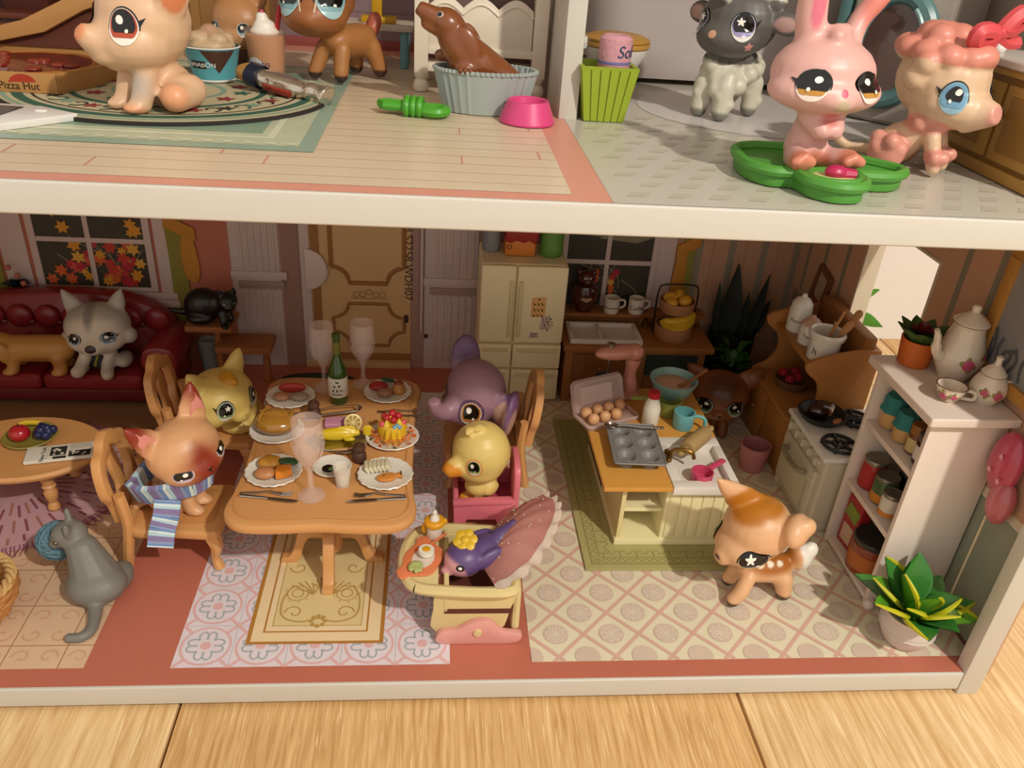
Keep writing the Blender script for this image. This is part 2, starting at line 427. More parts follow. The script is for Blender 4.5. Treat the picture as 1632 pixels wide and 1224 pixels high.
# --- lower floor prints
PW = '#e3d3d6'; PR = mat('#dcb0ae', .4); PG = mat('#a3abad', .4); PLT = mat('#ded3d8', .4); PLT2 = mat('#d8c8c6', .4)
p = Print(T((0, 0, .0008))); x0, x1, y0, y1 = -1.22, .122, .113, 2.75
p.rect(x0, y0, x1, y1, PLT)
p.up(); S = .267; nx = 5
for i in range(nx):
    for j in range(10):
        cx, cy = -1.085 + S * i, .246 + S * j
        if cy + .13 > y1: continue
        if i < nx - 1: p.line([(cx + S / 2, cy - S / 2), (cx + S / 2, cy + S / 2)], .002, PG)
        p.line([(cx - S / 2, cy + S / 2), (cx + S / 2, cy + S / 2)], .002, PG)
        for sx, sy in ((1, 1), (1, -1), (-1, 1), (-1, -1)): p.line([(cx + sx * .088, cy + sy * .088), (cx + sx * S / 2, cy + sy * S / 2)], .016, PR)
p.up()
for i in range(nx):
    for j in range(10):
        cx, cy = -1.085 + S * i, .246 + S * j
        if cy + .13 > y1: continue
        p.disc(cx, cy, .124, PR, 28)
p.up()
for i in range(nx):
    for j in range(10):
        cx, cy = -1.085 + S * i, .246 + S * j
        if cy + .13 > y1: continue
        p.disc(cx, cy, .112, PLT, 28)
p.up()
for i in range(nx):
    for j in range(10):
        cx, cy = -1.085 + S * i, .246 + S * j
        if cy + .13 > y1: continue
        p.disc(cx, cy, .026, PR, 12)
        for q in range(4):
            a = q * PI / 2; ux, uy = cos(a), sin(a); vx, vy = -uy, ux
            for sg in (1, -1):
                pts = [(cx + ux * (.058 + .03 * cos(t)) + vx * sg * (.020 + .021 * sin(t)), cy + uy * (.058 + .03 * cos(t)) + vy * sg * (.020 + .021 * sin(t))) for t in [-2.2 + 4.6 * k / 9 for k in range(10)]]
                p.line(pts, .009, PG)
p.obj('printed_tile_sheet', floor_lo, 'printed floor sheet of pink and grey medallion tiles')
# gold runner printed under the dining table
GB = mat('#b07a35', .45); GC = mat('#e6cea2', .5); GD = mat('#d9c48e', .5); GE = mat('#b3924f', .5)
p = Print(T((0, 0, .0052))); x0, x1, y0, y1 = -.895, -.215, .25, 2.3
p.rect(x0, y0, x1, y1, GB); p.up(); p.rect(x0 + .02, y0 + .016, x1 - .02, y1 - .016, GC)
p.up(); p.frame(-.822, .325, -.298, y1 - .08, .009, GB); p.rect(-.78, .37, -.335, y1 - .13, GD); p.up(); p.frame(-.783, .367, -.332, y1 - .127, .004, GE)
cx = -.5575
for cy in (.62, 1.25, 1.88):
    for sg in (1, -1):
        for k in range(5):
            a = rad(-50 + 25 * k); ox, oy = cx + sg * .05, cy
            pts = [(ox + sg * (.02 + .075 * sin(a + t * .35)) * t * 1.2, oy + (.10 * t * cos(a) - .03)) for t in [q / 5 for q in range(6)]]
            p.line(pts, .008, GE)
        sp = [(cx + sg * (.13 + r * cos(a)), cy - .16 + r * sin(a)) for a, r in [(q * .62, .052 - .0042 * q) for q in range(11)]]
        p.line(sp, .008, GE); sp = [(cx + sg * (.15 + r * cos(a)), cy + .18 + r * sin(a)) for a, r in [(-q * .62, .05 - .004 * q) for q in range(11)]]; p.line(sp, .008, GE)
        p.line(sm([(cx, cy - .2), (cx + sg * .1, cy - .225), (cx + sg * .19, cy - .18), (cx + sg * .2, cy - .06), (cx + sg * .16, cy + .04)], 5), .009, GE)
        p.ring(cx + sg * .13, cy - .02, .055, .006, GE, 18); p.ring(cx + sg * .13, cy - .02, .03, .006, GE, 14)
        for k in range(9): a = TAU * k / 9; p.disc(cx + sg * .13 + .068 * cos(a), cy - .02 + .068 * sin(a), .005, GE, 6)
    for k in range(8): a = TAU * k / 8; p.disc(cx + .035 * cos(a), cy - .22 + .035 * sin(a), .013, GE, 8)
    for k in range(7): a = rad(-70 + 140 / 6 * k); p.line([(cx + .015 * sin(a), cy + .02), (cx + .06 * sin(a), cy + .02 + .09 * cos(a))], .011, GE)
p.obj('printed_runner', floor_lo, 'printed gold runner with scrollwork')
# kitchen floor print
KC = mat('#e0d6b8', .33); KP = mat('#d5ab9b', .4); KM = mat('#d0bba9', .4); KL = mat('#e2d6c4', .4)
p = Print(T((0, 0, .0008))); x0, x1, y0, y1 = .532, 2.876, .118, 2.95
p.rect(x0, y0, x1, y1, KC); p.up()
def cl(a, b):
    (ax, ay), (bx, by) = a, b; t0, t1 = 0, 1; dx, dy = bx - ax, by - ay
    for q, r in ((-dx, ax - x0), (dx, x1 - ax), (-dy, ay - y0), (dy, y1 - ay)):
        if abs(q) < 1e-9: continue
        t = r / q
        if q < 0: t0 = max(t0, t)
        else: t1 = min(t1, t)
    return None if t0 >= t1 else ((ax + t0 * dx, ay + t0 * dy), (ax + t1 * dx, ay + t1 * dy))
SX, SY = .295, .30
for sg in (1, -1):
    p.up()
    for k in range(-14, 26):
        ox = .675 + SX / 2 + k * SX; q = cl((ox - 10 * SX, .295 - sg * 10 * SY), (ox + 10 * SX, .295 + sg * 10 * SY))
        if q: p.line(q, .020, KP)
p.up()
meds = [(.675 + SX * i + ox, .295 + SY * j + oy) for i in range(-1, 9) for j in range(-1, 10) for ox, oy in ((0, 0), (SX / 2, SY / 2))]
def clipd(x, y, r, n=22): return [(min(max(a, x0), x1), min(max(b_, y0), y1)) for a, b_ in circ(r, n, x, y, r * 1.02)]
meds = [(a, b_) for a, b_ in meds if x0 - .05 < a < x1 + .05 and y0 - .05 < b_ < y1 + .05]
for a, b_ in meds: p.poly(clipd(a, b_, .066), KM)
p.up()
for a, b_ in meds:
    if b_ > 1.6 or not (x0 + .06 < a < x1 - .06 and y0 + .05 < b_): continue
    for k in range(8):
        t = TAU * k / 8 + .2; q = [(a + (.024 + .019 * cos(s_)) * cos(t) - .009 * sin(s_) * sin(t), b_ + (.024 + .019 * cos(s_)) * sin(t) + .009 * sin(s_) * cos(t)) for s_ in [TAU * m_ / 8 for m_ in range(8)]]
        p.line(q, .0035, KL, closed=True)
    for k in range(8):
        t = TAU * k / 8 + .2 + PI / 8; p.disc(a + .05 * cos(t), b_ + .05 * sin(t), .006, KL, 6)
p.obj('printed_lattice_sheet', floor_lo, 'printed kitchen floor sheet of cream diamonds with round medallions')
# beige tile print on the left
TB = mat('#d9b795', .4, var=.1, vscale=6); TL = mat('#a5764f', .5); TS = mat('#cfa07e', .5)
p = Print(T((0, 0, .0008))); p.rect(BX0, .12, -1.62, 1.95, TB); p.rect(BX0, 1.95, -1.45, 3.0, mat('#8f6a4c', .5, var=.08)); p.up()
for k in range(7): p.line([(BX0, .262 + .265 * k), (-1.62, .262 + .265 * k)], .005, TL)
for k in range(9): p.line([(-1.74 - .265 * k, .12), (-1.74 - .265 * k, 1.95)], .005, TL)
for i in range(-1, 4):
    for j in range(-1, 6):
        cx, cy = -1.872 - .265 * i, .262 + .1325 + .265 * j
        for sx, sy in ((1, 1), (1, -1), (-1, 1), (-1, -1)):
            q = [(cx + sx * (.062 + r * cos(a)), cy + sy * (.062 + r * sin(a))) for a, r in [(.7 * m_, .048 - .0045 * m_) for m_ in range(9)]]
            if all(-2.9 < u[0] < -1.63 and u[1] > .13 for u in q): p.line(q, .010, TS)
p.obj('printed_tile_sheet', floor_lo, 'printed floor sheet of beige square tiles')
# purple round rug
RP = mat('#c39aa0', .8, bump=.4, bscale=160); RD = mat('#8a4a58', .8); RQ = mat('#8c4468', .8); RT = mat('#a56f62', .8)
rc = (-2.52, 1.56); b = MB(); b.prism(circ(.66, 60), .001, .009); rug = solo('round_rug', b, RP, 'round mauve fringed rug with radiating dashes under the coffee table', 'rug', (*rc, .003))
p = Print(T((0, 0, .009)), .001)
for k in range(44):
    a = TAU * k / 44
    for r0, r1, o in ((.24, .36, 0), (.42, .54, .5), (.57, .63, .2)):
        rr = random.uniform(-.03, .03); t = a + o * TAU / 44; p.line([((r0 + rr) * cos(t), (r0 + rr) * sin(t)), ((r1 + rr) * cos(t), (r1 + rr) * sin(t))], .014, (RD, RT)[k % 2])
p.obj('dash_pattern', rug)['kind'] = 'stuff'
b = MB()
for k in range(190):
    a = TAU * k / 190 + random.uniform(-.01, .01); L = random.uniform(.035, .07); da = random.uniform(-.05, .05)
    b.tube([(.63 * cos(a), .63 * sin(a), .009), (.66 * cos(a), .66 * sin(a), .009), ((.66 + L) * cos(a + da), (.66 + L) * sin(a + da), .004)], [.004, .004, .002], 4)
part(rug, 'fringe', b, RQ)['kind'] = 'stuff'

# --- back wall, lower
DIM = mat('#b89684', .7, var=.05); SALM = mat('#c0705a', .7, var=.05); LILAC = mat('#c8b4b0', .6, var=.03)
CREAM = mat('#cfaa78', .6, var=.04); TAN = mat('#9c6a38', .6, var=.04); TRIMW = mat('#cdb8b2', .6, var=.03)
b = MB(); b.bb(BX0, 2.88, 3.15, 3.25, -.1, 2.285); wall_b = struct('wall_back_lower', b, DIM, label='printed rear wall of the lower dollhouse rooms')
YW = 3.15
XB = T((0, YW, 0)) @ TXZ          # print drawn in x,z on the wall
p = Print(XB)
p.rect(BX0, 0, -1.5, 2.28, mat('#b86d58', .7)); p.rect(1.72, .0, 2.88, 2.28, mat('#b78d72', .7)); p.rect(-.165, 0, .98, 2.28, mat('#a8867a', .7)); p.rect(-1.13, 0, -.98, 2.28, mat('#9c7868', .7))
p.up()
for x in (2.02, 2.28, 2.54, 2.8): p.rect(x, .3, x + .055, 2.28, mat('#8d8370', .7))
for x in (1.88, 2.15, 2.41, 2.67): p.rect(x, .3, x + .012, 2.28, mat('#a97b60', .7))
p.obj('wallpaper', wall_b, 'printed salmon and striped wallpaper')
def sprigs(p, x0, x1, z0, z1, n, cols, rmin=.03, rmax=.05, seed=1):
    R = random.Random(seed)
    for k in range(n):
        x, z, r = R.uniform(x0, x1), R.uniform(z0, z1), R.uniform(rmin, rmax)
        p.poly(star(r, 6, .5, x, z, R.random()), R.choice(cols))
def window(name, x0, x1, z0, z1, mulx, mulz, label, seed, leaves):
    g = MB(); g.bb(x0, x1, YW - .006, YW + .004, z0, z1); o = struct(name, g, mat('#3b352a', .5), label=label)
    p = Print(T((0, YW - .006, 0)) @ TXZ, .00012); R = random.Random(seed)
    for k in range(7):
        z = z0 + (z1 - z0) * (.5 + .5 * R.random()); x = R.uniform(x0, x1 - .2)
        p.poly([(max(x0, x), z), (min(x1, x + .3), z - .03), (min(x1, x + .45), z + .02), (max(x0, x + .1), z + .035)], mat(('#6d6a55', '#4f4c3c', '#8a8266')[k % 3], .6))
    p.up()
    for k in range(9):
        x = R.uniform(x0 + .05, x1 - .05); z = R.uniform(z0, z0 + .2); p.line(sm([(x, z), (x + R.uniform(-.1, .1), z + .1), (x + R.uniform(-.15, .15), z + .2)], 4), .006, mat('#8d8468', .6))
    p.up()
    leaves(p, R)
    p.obj('view_print', o)
    F = MB(); fw = .05
    F.bb(x0 - fw, x0, YW - .02, YW, z0 - .03, z1 + fw, .004); F.bb(x1, x1 + fw, YW - .02, YW, z0 - .03, z1 + fw, .004); F.bb(x0, x1, YW - .02, YW, z1, z1 + fw, .004); F.bb(x0, x1, YW - .02, YW, z0 - .03, z0, .004)
    part(o, 'window_frame', F, TRIMW)
    for x in mulx: q = MB(); q.bb(x - .018, x + .018, YW - .016, YW - .004, z0, z1, .003); part(o, 'mullion', q, TRIMW)
    for z in mulz: q = MB(); q.bb(x0, x1, YW - .017, YW - .004, z - .018, z + .018, .003); part(o, 'mullion', q, TRIMW)
    return o
LC = [mat(h, .6) for h in ('#d6922a', '#c23a2a', '#d2602a', '#b52a34', '#d8a23c', '#c9503a')]
def leavesA(p, R):
    for k in range(50):
        x, z = R.uniform(-2.80, -2.13), R.uniform(.67, .97)
        if k > 39: z = R.uniform(1.05, 1.3); x = R.choice([R.uniform(-2.80, -2.6), R.uniform(-2.2, -2.12)])
        p.up(); p.poly(star(R.uniform(.035, .06), 6, .55, x, z, R.random()), LC[(k * 7 + 1) % 6] if k < 40 else LC[0])
w1 = window('window_1', -2.84, -2.09, .64, 1.75, (-2.48,), (1.0,), 'printed window with autumn leaves behind the sofa', 3, leavesA)
q = MB(); q.bb(-3.1, -2.92, YW - .012, YW, .6, 1.8, .004); q.bb(-2.02, -1.915, YW - .012, YW, .6, 1.8, .004); part(w1, 'side_casing', q, TRIMW)
q = MB(); q.bb(-3.1, -1.905, YW - .03, YW, .555, .605, .006); q.bb(-3.05, -1.89, YW - .045, YW, .495, .552, .012); part(w1, 'window_sill', q, TRIMW)
def leavesB(p, R):
    for k in range(5): p.poly(star(R.uniform(.03, .045), 6, .55, 1.39 + R.uniform(-.03, .03), .72 + .04 * k, R.random()), LC[(k * 2) % 5] if k else LC[2]); p.up()
    for k in range(3): p.poly(star(.035, 6, .55, 1.26, .82 + .03 * k, R.random()), LC[2])
w2 = window('window_2', 1.02, 1.68, .6, 1.7, (1.335,), (.965,), 'printed window with a pond view over the kitchen counter', 9, leavesB)
q = MB(); q.bb(1.7, 1.86, YW - .012, YW, .5, 1.75, .004); part(w2, 'side_casing', q, TRIMW)
def curtain(name, label, x, z0, z1, wd, flip):
    t = thing(name, label, 'curtain', (x, YW - .004, 0))
    b = MB(); b.prism(sm([(-wd, z1), (-wd * .8, (z0 + z1) / 2), (-wd * .7, z0), (wd * .5, z0 + .02), (wd * .45, (z0 + z1) / 2), (wd * .7, z1)], 4), 0, .012, TXZ); part(t, 'green_panel', b, mat('#8a8138', .8))
    b = MB(); f = flip
    b.prism([(f * -wd * .9, z1 - .38), (f * wd * 1.5, z1 - .48), (f * wd * 1.5, z1 - .38), (f * -wd * .8, z1 - .28)], 0, .02, TXZ, .004)
    b.prism(sm([(f * wd * .4, z1 - .45), (f * wd * .2, z1 - .62), (f * wd * .5, z1 - .78), (f * wd * 1.3, z1 - .8), (f * wd * 1.55, z1 - .66), (f * wd * 1.15, z1 - .42)], 4, True), 0, .018, TXZ, .004)
    part(t, 'gold_tieback', b, mat('#c0822e', .7)); return t
curtain('curtain', 'olive curtain with gold tie between the autumn window and black cat', -1.86, .36, 1.5, .09, 1)
curtain('curtain', 'olive curtain with gold tie right of the kitchen window', 1.98, .62, 1.5, .075, -1)
curtain('curtain', 'olive curtain with gold tie at the left edge behind the sofa', -3.17, .36, 1.45, .1, -1)
# shutters, door, panels
SL = mat('#c9b5a8', .55, var=.03); SL2 = mat('#a48a7c', .55)
def shutter(name, label, x0, x1, n, rail):
    t = thing(name, label, 'shutter', (x0, YW, 0)); W = x1 - x0
    b = MB(); b.bb(0, W, -.008, 0, .0, 2.2); part(t, 'panel', b, LILAC)
    for zz in ((rail + .03, 2.2), (.06, rail - .12)):
        for k in range(n):
            x = W * .22 + W * .68 * k / (n - 1); b = MB(); b.bb(x - W * .028, x + W * .028, -.016, -.006, *zz, .003); part(t, 'slat', b, SL)
    b = MB(); b.bb(-.01, W + .05, -.022, 0, rail - .03, rail + .03, .004); part(t, 'rail', b, TRIMW)
    b = MB(); b.bb(.04, W + .03, -.02, 0, rail - .11, rail - .05, .004); part(t, 'lower_rail', b, SL2); return t
shutter('shutter', 'pale louvred shutter beside the black cat', -1.49, -1.14, 6, .77)
shutter('shutter', 'pale louvred shutter between the panelled door and fridge', -.06, .34, 6, .76)
b = MB(); b.bb(-.093, -.072, YW - .03, YW - .002, .33, 2.2, .005); solo('door_rod', b, LILAC, 'thin pale vertical rod on the shutter edge near the fridge', 'rod')
dr = MB(); dr.bb(-.985, -.165, YW - .01, YW, .02, 2.2); door = struct('door_1', dr, CREAM, label='printed cream panelled door with tan mouldings')
q = MB(); q.bb(-.985, -.915, YW - .02, YW - .01, .05, 2.2, .003); part(door, 'pale_jamb', q, TRIMW)
q = MB(); q.bb(-.905, -.845, YW - .02, YW - .01, .05, 2.2, .003); q.bb(-.845, -.165, YW - .02, YW - .01, .07, .13, .003); part(door, 'tan_stile', q, TAN)
q = MB(); q.bb(-.985, -.165, YW - .03, YW - .01, .0, .055, .004); part(door, 'threshold', q, CREAM)
def notched(x0, x1, z0, z1, r, n=5):
    o = []
    for cx, cz, a in ((x0, z0, PI / 2), (x1, z0, PI), (x1, z1, 1.5 * PI), (x0, z1, 0)):
        o += [(cx + r * cos(a - PI / 2 * k / n), cz + r * sin(a - PI / 2 * k / n)) for k in range(n + 1)]
    return o
XD = T((0, YW - .011, 0)) @ TXZ
def outline_prism(poly, wd, d):
    b = MB(); pts = [(x, z) for x, z in poly]
    b.tube([(x, YW - .012, z) for x, z in pts + [pts[0]]], wd / 2, 6, cap=False); return b
part(door, 'upper_moulding', outline_prism(notched(-.76, -.215, .73, 2.1, .13), .036, 0), TAN)
part(door, 'lower_moulding', outline_prism(notched(-.76, -.215, .2, .56, .12), .028, 0), TAN)
p = Print(T((0, YW - .0105, 0)) @ TXZ); EM = mat('#a37a49', .6)
for dx in (-.1, -.05, 0, .05, .1): p.ring(-.48 + dx, .635 + (.02 if abs(dx) < .01 else 0), .022, .008, EM, 12)
for sg in (1, -1): p.line(sm([(-.48, .6), (-.48 + sg * .06, .605), (-.48 + sg * .14, .6)], 4), .008, EM)
p.obj('printed_crest', door)
INK = mat('#3a221a', .6)
text(door, 'printed_code', 'Sound S2258 WDH07', .085, INK, T((-.185, YW - .0115, .98), (PI / 2, PI / 2, 0)), label='upright printed product code')
b = MB(); b.box((-.2, YW - .015, .44), (.035, .02, .06), .006); b.box((-.045, YW - .03, .3), (.03, .02, .03), .006); part(door, 'latch', b, mat('#38211a'))
b = MB(); b.prism(circ(.16, 20, 0, 0, None, -PI / 2, PI / 2), 0, .02, TXZ @ T((0, 0, 0)), .005); b.add(*[[], []])
b.tube([(.158 * cos(a), -.01, .158 * sin(a)) for a in [-PI / 2 + PI * k / 14 for k in range(8)]], .014, 6)
solo('wall_disc', b, mat('#d8c3ba', .4), 'white half-round disc on the wall above the wine bottle', 'ornament', (-.95, YW - .02, .84))

# --- right wall with its window opening
RW = mat('#c69a7c', .7, var=.04); XR = 2.88
b = MB()
for y0, y1, z0, z1 in ((.08, 1.45, -.1, 2.285), (2.26, 3.25, -.1, 2.285), (1.45, 2.26, -.1, .44), (1.45, 2.26, 1.69, 2.285)): b.bb(XR, XR + .11, y0, y1, z0, z1)
wall_r = struct('wall_right_lower', b, RW, label='right wall of the lower dollhouse rooms with a cut-out window')
b = MB(); b.bb(2.775, 2.892, -.005, .08, -.15, 2.4, .008); struct('trim_1', b, WHITE, label='white front post of the right dollhouse wall')
b = MB()
for y0, y1, z0, z1 in ((1.451, 1.47, .44, 1.69), (2.24, 2.259, .44, 1.69), (1.47, 2.24, .441, .46), (1.47, 2.24, 1.672, 1.689)): b.bb(XR - .004, XR + .112, y0, y1, z0, z1)
part(wall_r, 'window_reveal', b, mat('#cfc2aa', .5))
XRP = T((XR, 0, 0)) @ MX.Rotation(-PI / 2, 4, 'Z') @ TXZ   # x drawing -> -y ; keep simple: draw with (-y, z)
p = Print(XRP); GRN = mat('#8c907c', .5, var=.04); GST = mat('#8d8370', .7)
p.rect(-1.45, 0.02, -.08, .805, GRN); p.rect(-3.15, .02, -2.26, .805, mat('#8f7a62', .6)); p.rect(-2.26, .02, -1.45, .43, mat('#8f7a62', .6))
for y in (.95, 1.22, 2.45, 2.75, 3.02): p.rect(-y - .05, .83, -y, 2.28, GST)
p.up(); p.rect(-.425, .02, -.41, .80, mat('#4a3a30', .6)); p.rect(-1.45, .78, -.08, .835, mat('#d6c6ad', .5)); p.rect(-1.45, 0.0, -.08, .03, mat('#6b4a38', .6))
p.obj('wallpaper', wall_r, 'striped wallpaper over grey green wainscot')
b = MB()
for y, z, wd, hh, a in ((2.95, .98, .14, .2, 0), (2.72, .95, .16, .2, .25)):
    pass
def frame_on_right(name, label, y0, y1, z0, z1, fw, fm, pm, tilt=0):
    t = thing(name, label, 'picture', (XR - .02, (y0 + y1) / 2, (z0 + z1) / 2), rot=(tilt, 0, 0)); h, k = (y1 - y0) / 2, (z1 - z0) / 2
    b = MB(); b.bb(-.02, .018, -h, h, k - fw, k, .008); b.bb(-.02, .018, -h, h, -k, -k + fw, .008); b.bb(-.02, .018, -h, -h + fw, -k + fw, k - fw, .008); b.bb(-.02, .018, h - fw, h, -k + fw, k - fw, .008)
    part(t, 'frame', b, fm); b = MB(); b.bb(0, .01, -h + fw, h - fw, -k + fw, k - fw); part(t, 'picture_print', b, pm)
    return t
t = frame_on_right('wall_picture', 'large gold framed grey picture on the right wall', .12, .9, 1.33, 2.02, .07, mat('#b9853f', .45, bump=.5, bscale=40), mat('#8d8a88', .6, var=.25, vscale=5))
p = Print(T((-.001, 0, 0)) @ MX.Rotation(-PI / 2, 4, 'Z') @ TXZ)
R_ = random.Random(5)
for k in range(16): x = R_.uniform(-.3, .25); p.line(sm([(x, -.26), (x + R_.uniform(-.04, .04), -.18), (x + R_.uniform(-.05, .05), -.05 - .1 * R_.random())], 4), .022, mat('#5b5c62', .7))
p.obj('print_strokes', t)
frame_on_right('wall_picture', 'small brown framed picture in the dark corner above the crock', 2.58, 2.8, .86, 1.14, .035, mat('#7b4a2c', .6), mat('#b79f88', .6, var=.3, vscale=14), .2)
frame_on_right('wall_picture', 'small brown oval-ish picture lower in the dark corner', 2.72, 2.92, .66, .86, .03, mat('#6d3f28', .6), mat('#96745c', .6, var=.3, vscale=14), -.15)

b = MB(); b.bb(BX0 - .11, BX0, 0, 3.25, -.118, 2.285, .006); struct('wall_left_lower', b, mat('#cdb8a4', .6), label='left wall of the lower dollhouse rooms')
# --- upper rooms
b = MB(); b.bb(BX0, 2.99, 3.15, 3.25, 2.4, 4.7); wall_bu = struct('wall_back_upper', b, mat('#8a7074', .7, var=.05), label='lilac boarded rear wall of the upper rooms')
p = Print(T((0, YW, 0)) @ TXZ)
for k in range(7): p.rect(BX0, 2.62 + .16 * k, .59, 2.632 + .16 * k, mat('#7d6168', .7))
p.rect(.68, 2.4, 2.88, 4.2, mat('#a39088', .7)); p.obj('printed_boards', wall_bu)
b = MB(); b.bb(2.88, 2.99, 0.02, 3.25, 2.4, 4.7); struct('wall_right_upper', b, mat('#b5a394', .7), label='right wall of the upper bathroom')
b = MB(); b.bb(BX0, 2.99, .9, 3.25, 4.7, 4.8); struct('unseen_roof', b, WHITE2, label='unseen roof panel added to block light over the upper rooms')  # roof out of view, added to block light towards the back
b = MB(); b.bb(.59, .68, 1.32, 3.15, 2.4, 4.7, .006); part_ = struct('wall_partition', b, WHITE, label='white partition between bedroom and bathroom upstairs')
b = MB(); b.bb(BX0, .585, 3.13, 3.15, 2.4, 2.46, .004); struct('baseboard_upper', b, mat('#8e463e', .6), label='dark red baseboard of the upper bedroom')
PK = mat('#d3bfa2', .3, var=.05); PKL = mat('#cfae90', .4); PKS = mat('#c98a78', .4)
p = Print(T((0, 0, 2.401))); p.rect(BX0, .092, .484, 2.9, PK); p.up()
for k in range(24): p.line([(BX0, .19 + .118 * k), (.484, .19 + .118 * k)], .004, PKL)
R_ = random.Random(2)
for k in range(12):
    for x in [(-1.2, -.74, .105, .3)[k % 4] - .9 * j + (.12 if k % 2 else 0) for j in range(3)]:
        p.line([(x, .19 + .118 * k), (x, .19 + .118 * (k + 1))], .007, PKS)
p.obj('printed_boards', floor_up, 'printed cream floorboards upstairs')
p = Print(T((0, 0, 2.401))); BT = mat('#beb7a9', .26, var=.03); p.rect(.62, .015, 2.875, 3.15, BT); p.up()
for i in range(16):
    for j in range(14):
        x, y = .68 + .15 * i + (.075 if j % 2 else 0), .1 + .13 * j
        if x < 2.78 and y < 1.5: p.poly([(x, y), (x + .07, y), (x + .105, y + .055), (x + .035, y + .055)], mat('#b6ae9c', .3))
p.up(); p.disc(1.75, 1.72, .68, mat('#c9c2bc', .3), 40, .6); p.obj('printed_bath_sheet', floor_up, 'printed white bathroom floor with an oval mat')
p = Print(T((0, 0, 2.4032))); GA = mat('#8fa592', .35); GBm = mat('#b9bda0', .4, var=.12, vscale=14); GCm = mat('#7f9a84', .4)
p.rect(-2.7, .49, -.465, 2.35, GA); p.up(); p.rect(-2.6, .56, -.53, 2.28, GBm); p.up(); p.frame(-2.5, .66, -.64, 2.2, .03, mat('#cdd0b6', .4)); p.rect(-2.42, .74, -.70, 2.1, GCm); p.up()
for k in range(26): p.rect(-2.58 + .08 * k, .575, -2.54 + .08 * k, .6, mat('#cfd2b8', .4))
p.obj('printed_rug', floor_up, 'printed sage green bedroom rug')
# ---------------------------------------------------------------- furniture, lower floor
TW = mat('#cf965c', .42, var=.05, coat=.15); TW2 = mat('#c58a50', .45, var=.05)
def scrolled_foot(X, L, h, th, mb):
    prof = sm([(0, h), (L * .35, h * .98), (L * .6, h * .72), (L * .72, h * .35), (L * .85, h * .16), (L, h * .12), (L, 0), (L * .78, 0), (L * .6, h * .1), (L * .5, h * .4), (L * .38, h * .6), (L * .15, h * .62), (0, h * .6)], 3)
    mb.prism(prof, -th / 2, th / 2, X @ TXZ, .006)
def dining_table():
    t = thing('dining_table', 'long golden wooden dining table laid with plates of food', 'table', (-.545, 1.255, 0))
    q = [(0, -.735), (.2, -.748), (.37, -.742), (.455, -.69), (.485, -.60), (.468, -.47), (.455, -.25)]
    h = q + [(.457, 0)] + [(x, -y) for x, y in q[::-1]]; out = h + [(-x, y) for x, y in h[::-1][1:-1]]
    b = MB(); b.prism(sm(out, 5, True), .485, .55, None, .022); part(t, 'tabletop', b, TW)
    b = MB(); ins = [(x * .915, y * .945) for x, y in sm(out, 5, True)]; b.tube([(x, y, .5495) for x, y in ins + [ins[0]]], .005, 5, cap=False); part(t, 'inset_line', b, TW2)
    for y in (-.385, .385):
        b = MB(); b.lathe([(0, .485), (.12, .485), (.115, .45), (.07, .42), (.055, .36), (.05, .28), (.06, .2), (.055, .1), (.03, .07), (0, .07)], T((.015, y, 0)), 18); part(t, 'pedestal', b, TW)
        for a in ((-90, 0, 180) if y < 0 else (90, 0, 180)):
            b = MB(); scrolled_foot(T((.015, y, 0), (0, 0, rad(a))) @ T((.03, 0, 0)), .25, .3, .06, b); part(t, 'foot', b, TW)
dining_table()
def chair(label, x, y, rz, s=1):
    t = thing('dining_chair', label, 'chair', (x, y, 0), rz, 'golden dining chairs', s=s)
    b = MB(); b.prism(sm([(-.19, -.25), (0, -.265), (.19, -.25), (.215, -.2), (.2, 0), (.185, .21), (0, .215), (-.185, .21), (-.2, 0), (-.215, -.2)], 4, True), .225, .285, None, .016); part(t, 'seat', b, TW)
    b = MB(); b.prism(rrect(.31, .36, .05, 4, 0, -.03), .28, .292, None, .005); part(t, 'seat_pad', b, TW2)
    for sx in (-1, 1):
        b = MB(); b.tube(sm([(sx * .17, -.2, .24), (sx * .185, -.225, .17), (sx * .165, -.205, .07), (sx * .175, -.225, .0)], 4), [.042] * 3 + [.04, .036, .032, .028, .026, .024, .024, .028, .03, .032][:10], 8); part(t, 'leg', b, TW)
        b = MB(); b.tube(sm([(sx * .165, .27, .0), (sx * .165, .235, .2), (sx * .17, .22, .34), (sx * .175, .235, .5)], 4), .03, 8); part(t, 'leg', b, TW)
    # shaped back: rim posts, crest, splat
    X = T((0, .235, 0), (rad(-7), 0, 0)) @ TXZ
    rim = sm([(.15, .30), (.165, .42), (.205, .5), (.2, .62), (.165, .70), (.10, .73), (.06, .765), (0, .785)], 5)
    inn = sm([(.095, .30), (.11, .42), (.14, .5), (.135, .6), (.10, .655), (.05, .665), (.02, .68), (0, .68)], 5)
    poly = rim + [(-x, z) for x, z in rim[::-1][1:]] + [(-x, z) for x, z in inn] + inn[::-1][1:]
    b = MB(); b.prism(poly, -.026, .026, X, .008); part(t, 'back_frame', b, TW)
    sp = [(.04, .30), (.055, .4), (.035, .48), (.05, .58), (.03, .67)]; b = MB(); sp = sm(sp, 4); b.prism(sp + [(-x, z) for x, z in sp[::-1]], -.014, .014, X, .004); part(t, 'splat', b, TW)
    b = MB(); b.box((0, .222, .30), (.36, .045, .06), .012); part(t, 'back_rail', b, TW)
    return t
chair('golden wooden dining chair under the cream and rust cat in the scarf', -1.365, .985, PI / 2)
chair('golden wooden dining chair under the yellow cat', -1.36, 1.83, PI / 2)
chair('golden wooden dining chair behind the purple elephant', .355, 1.74, -PI / 2)
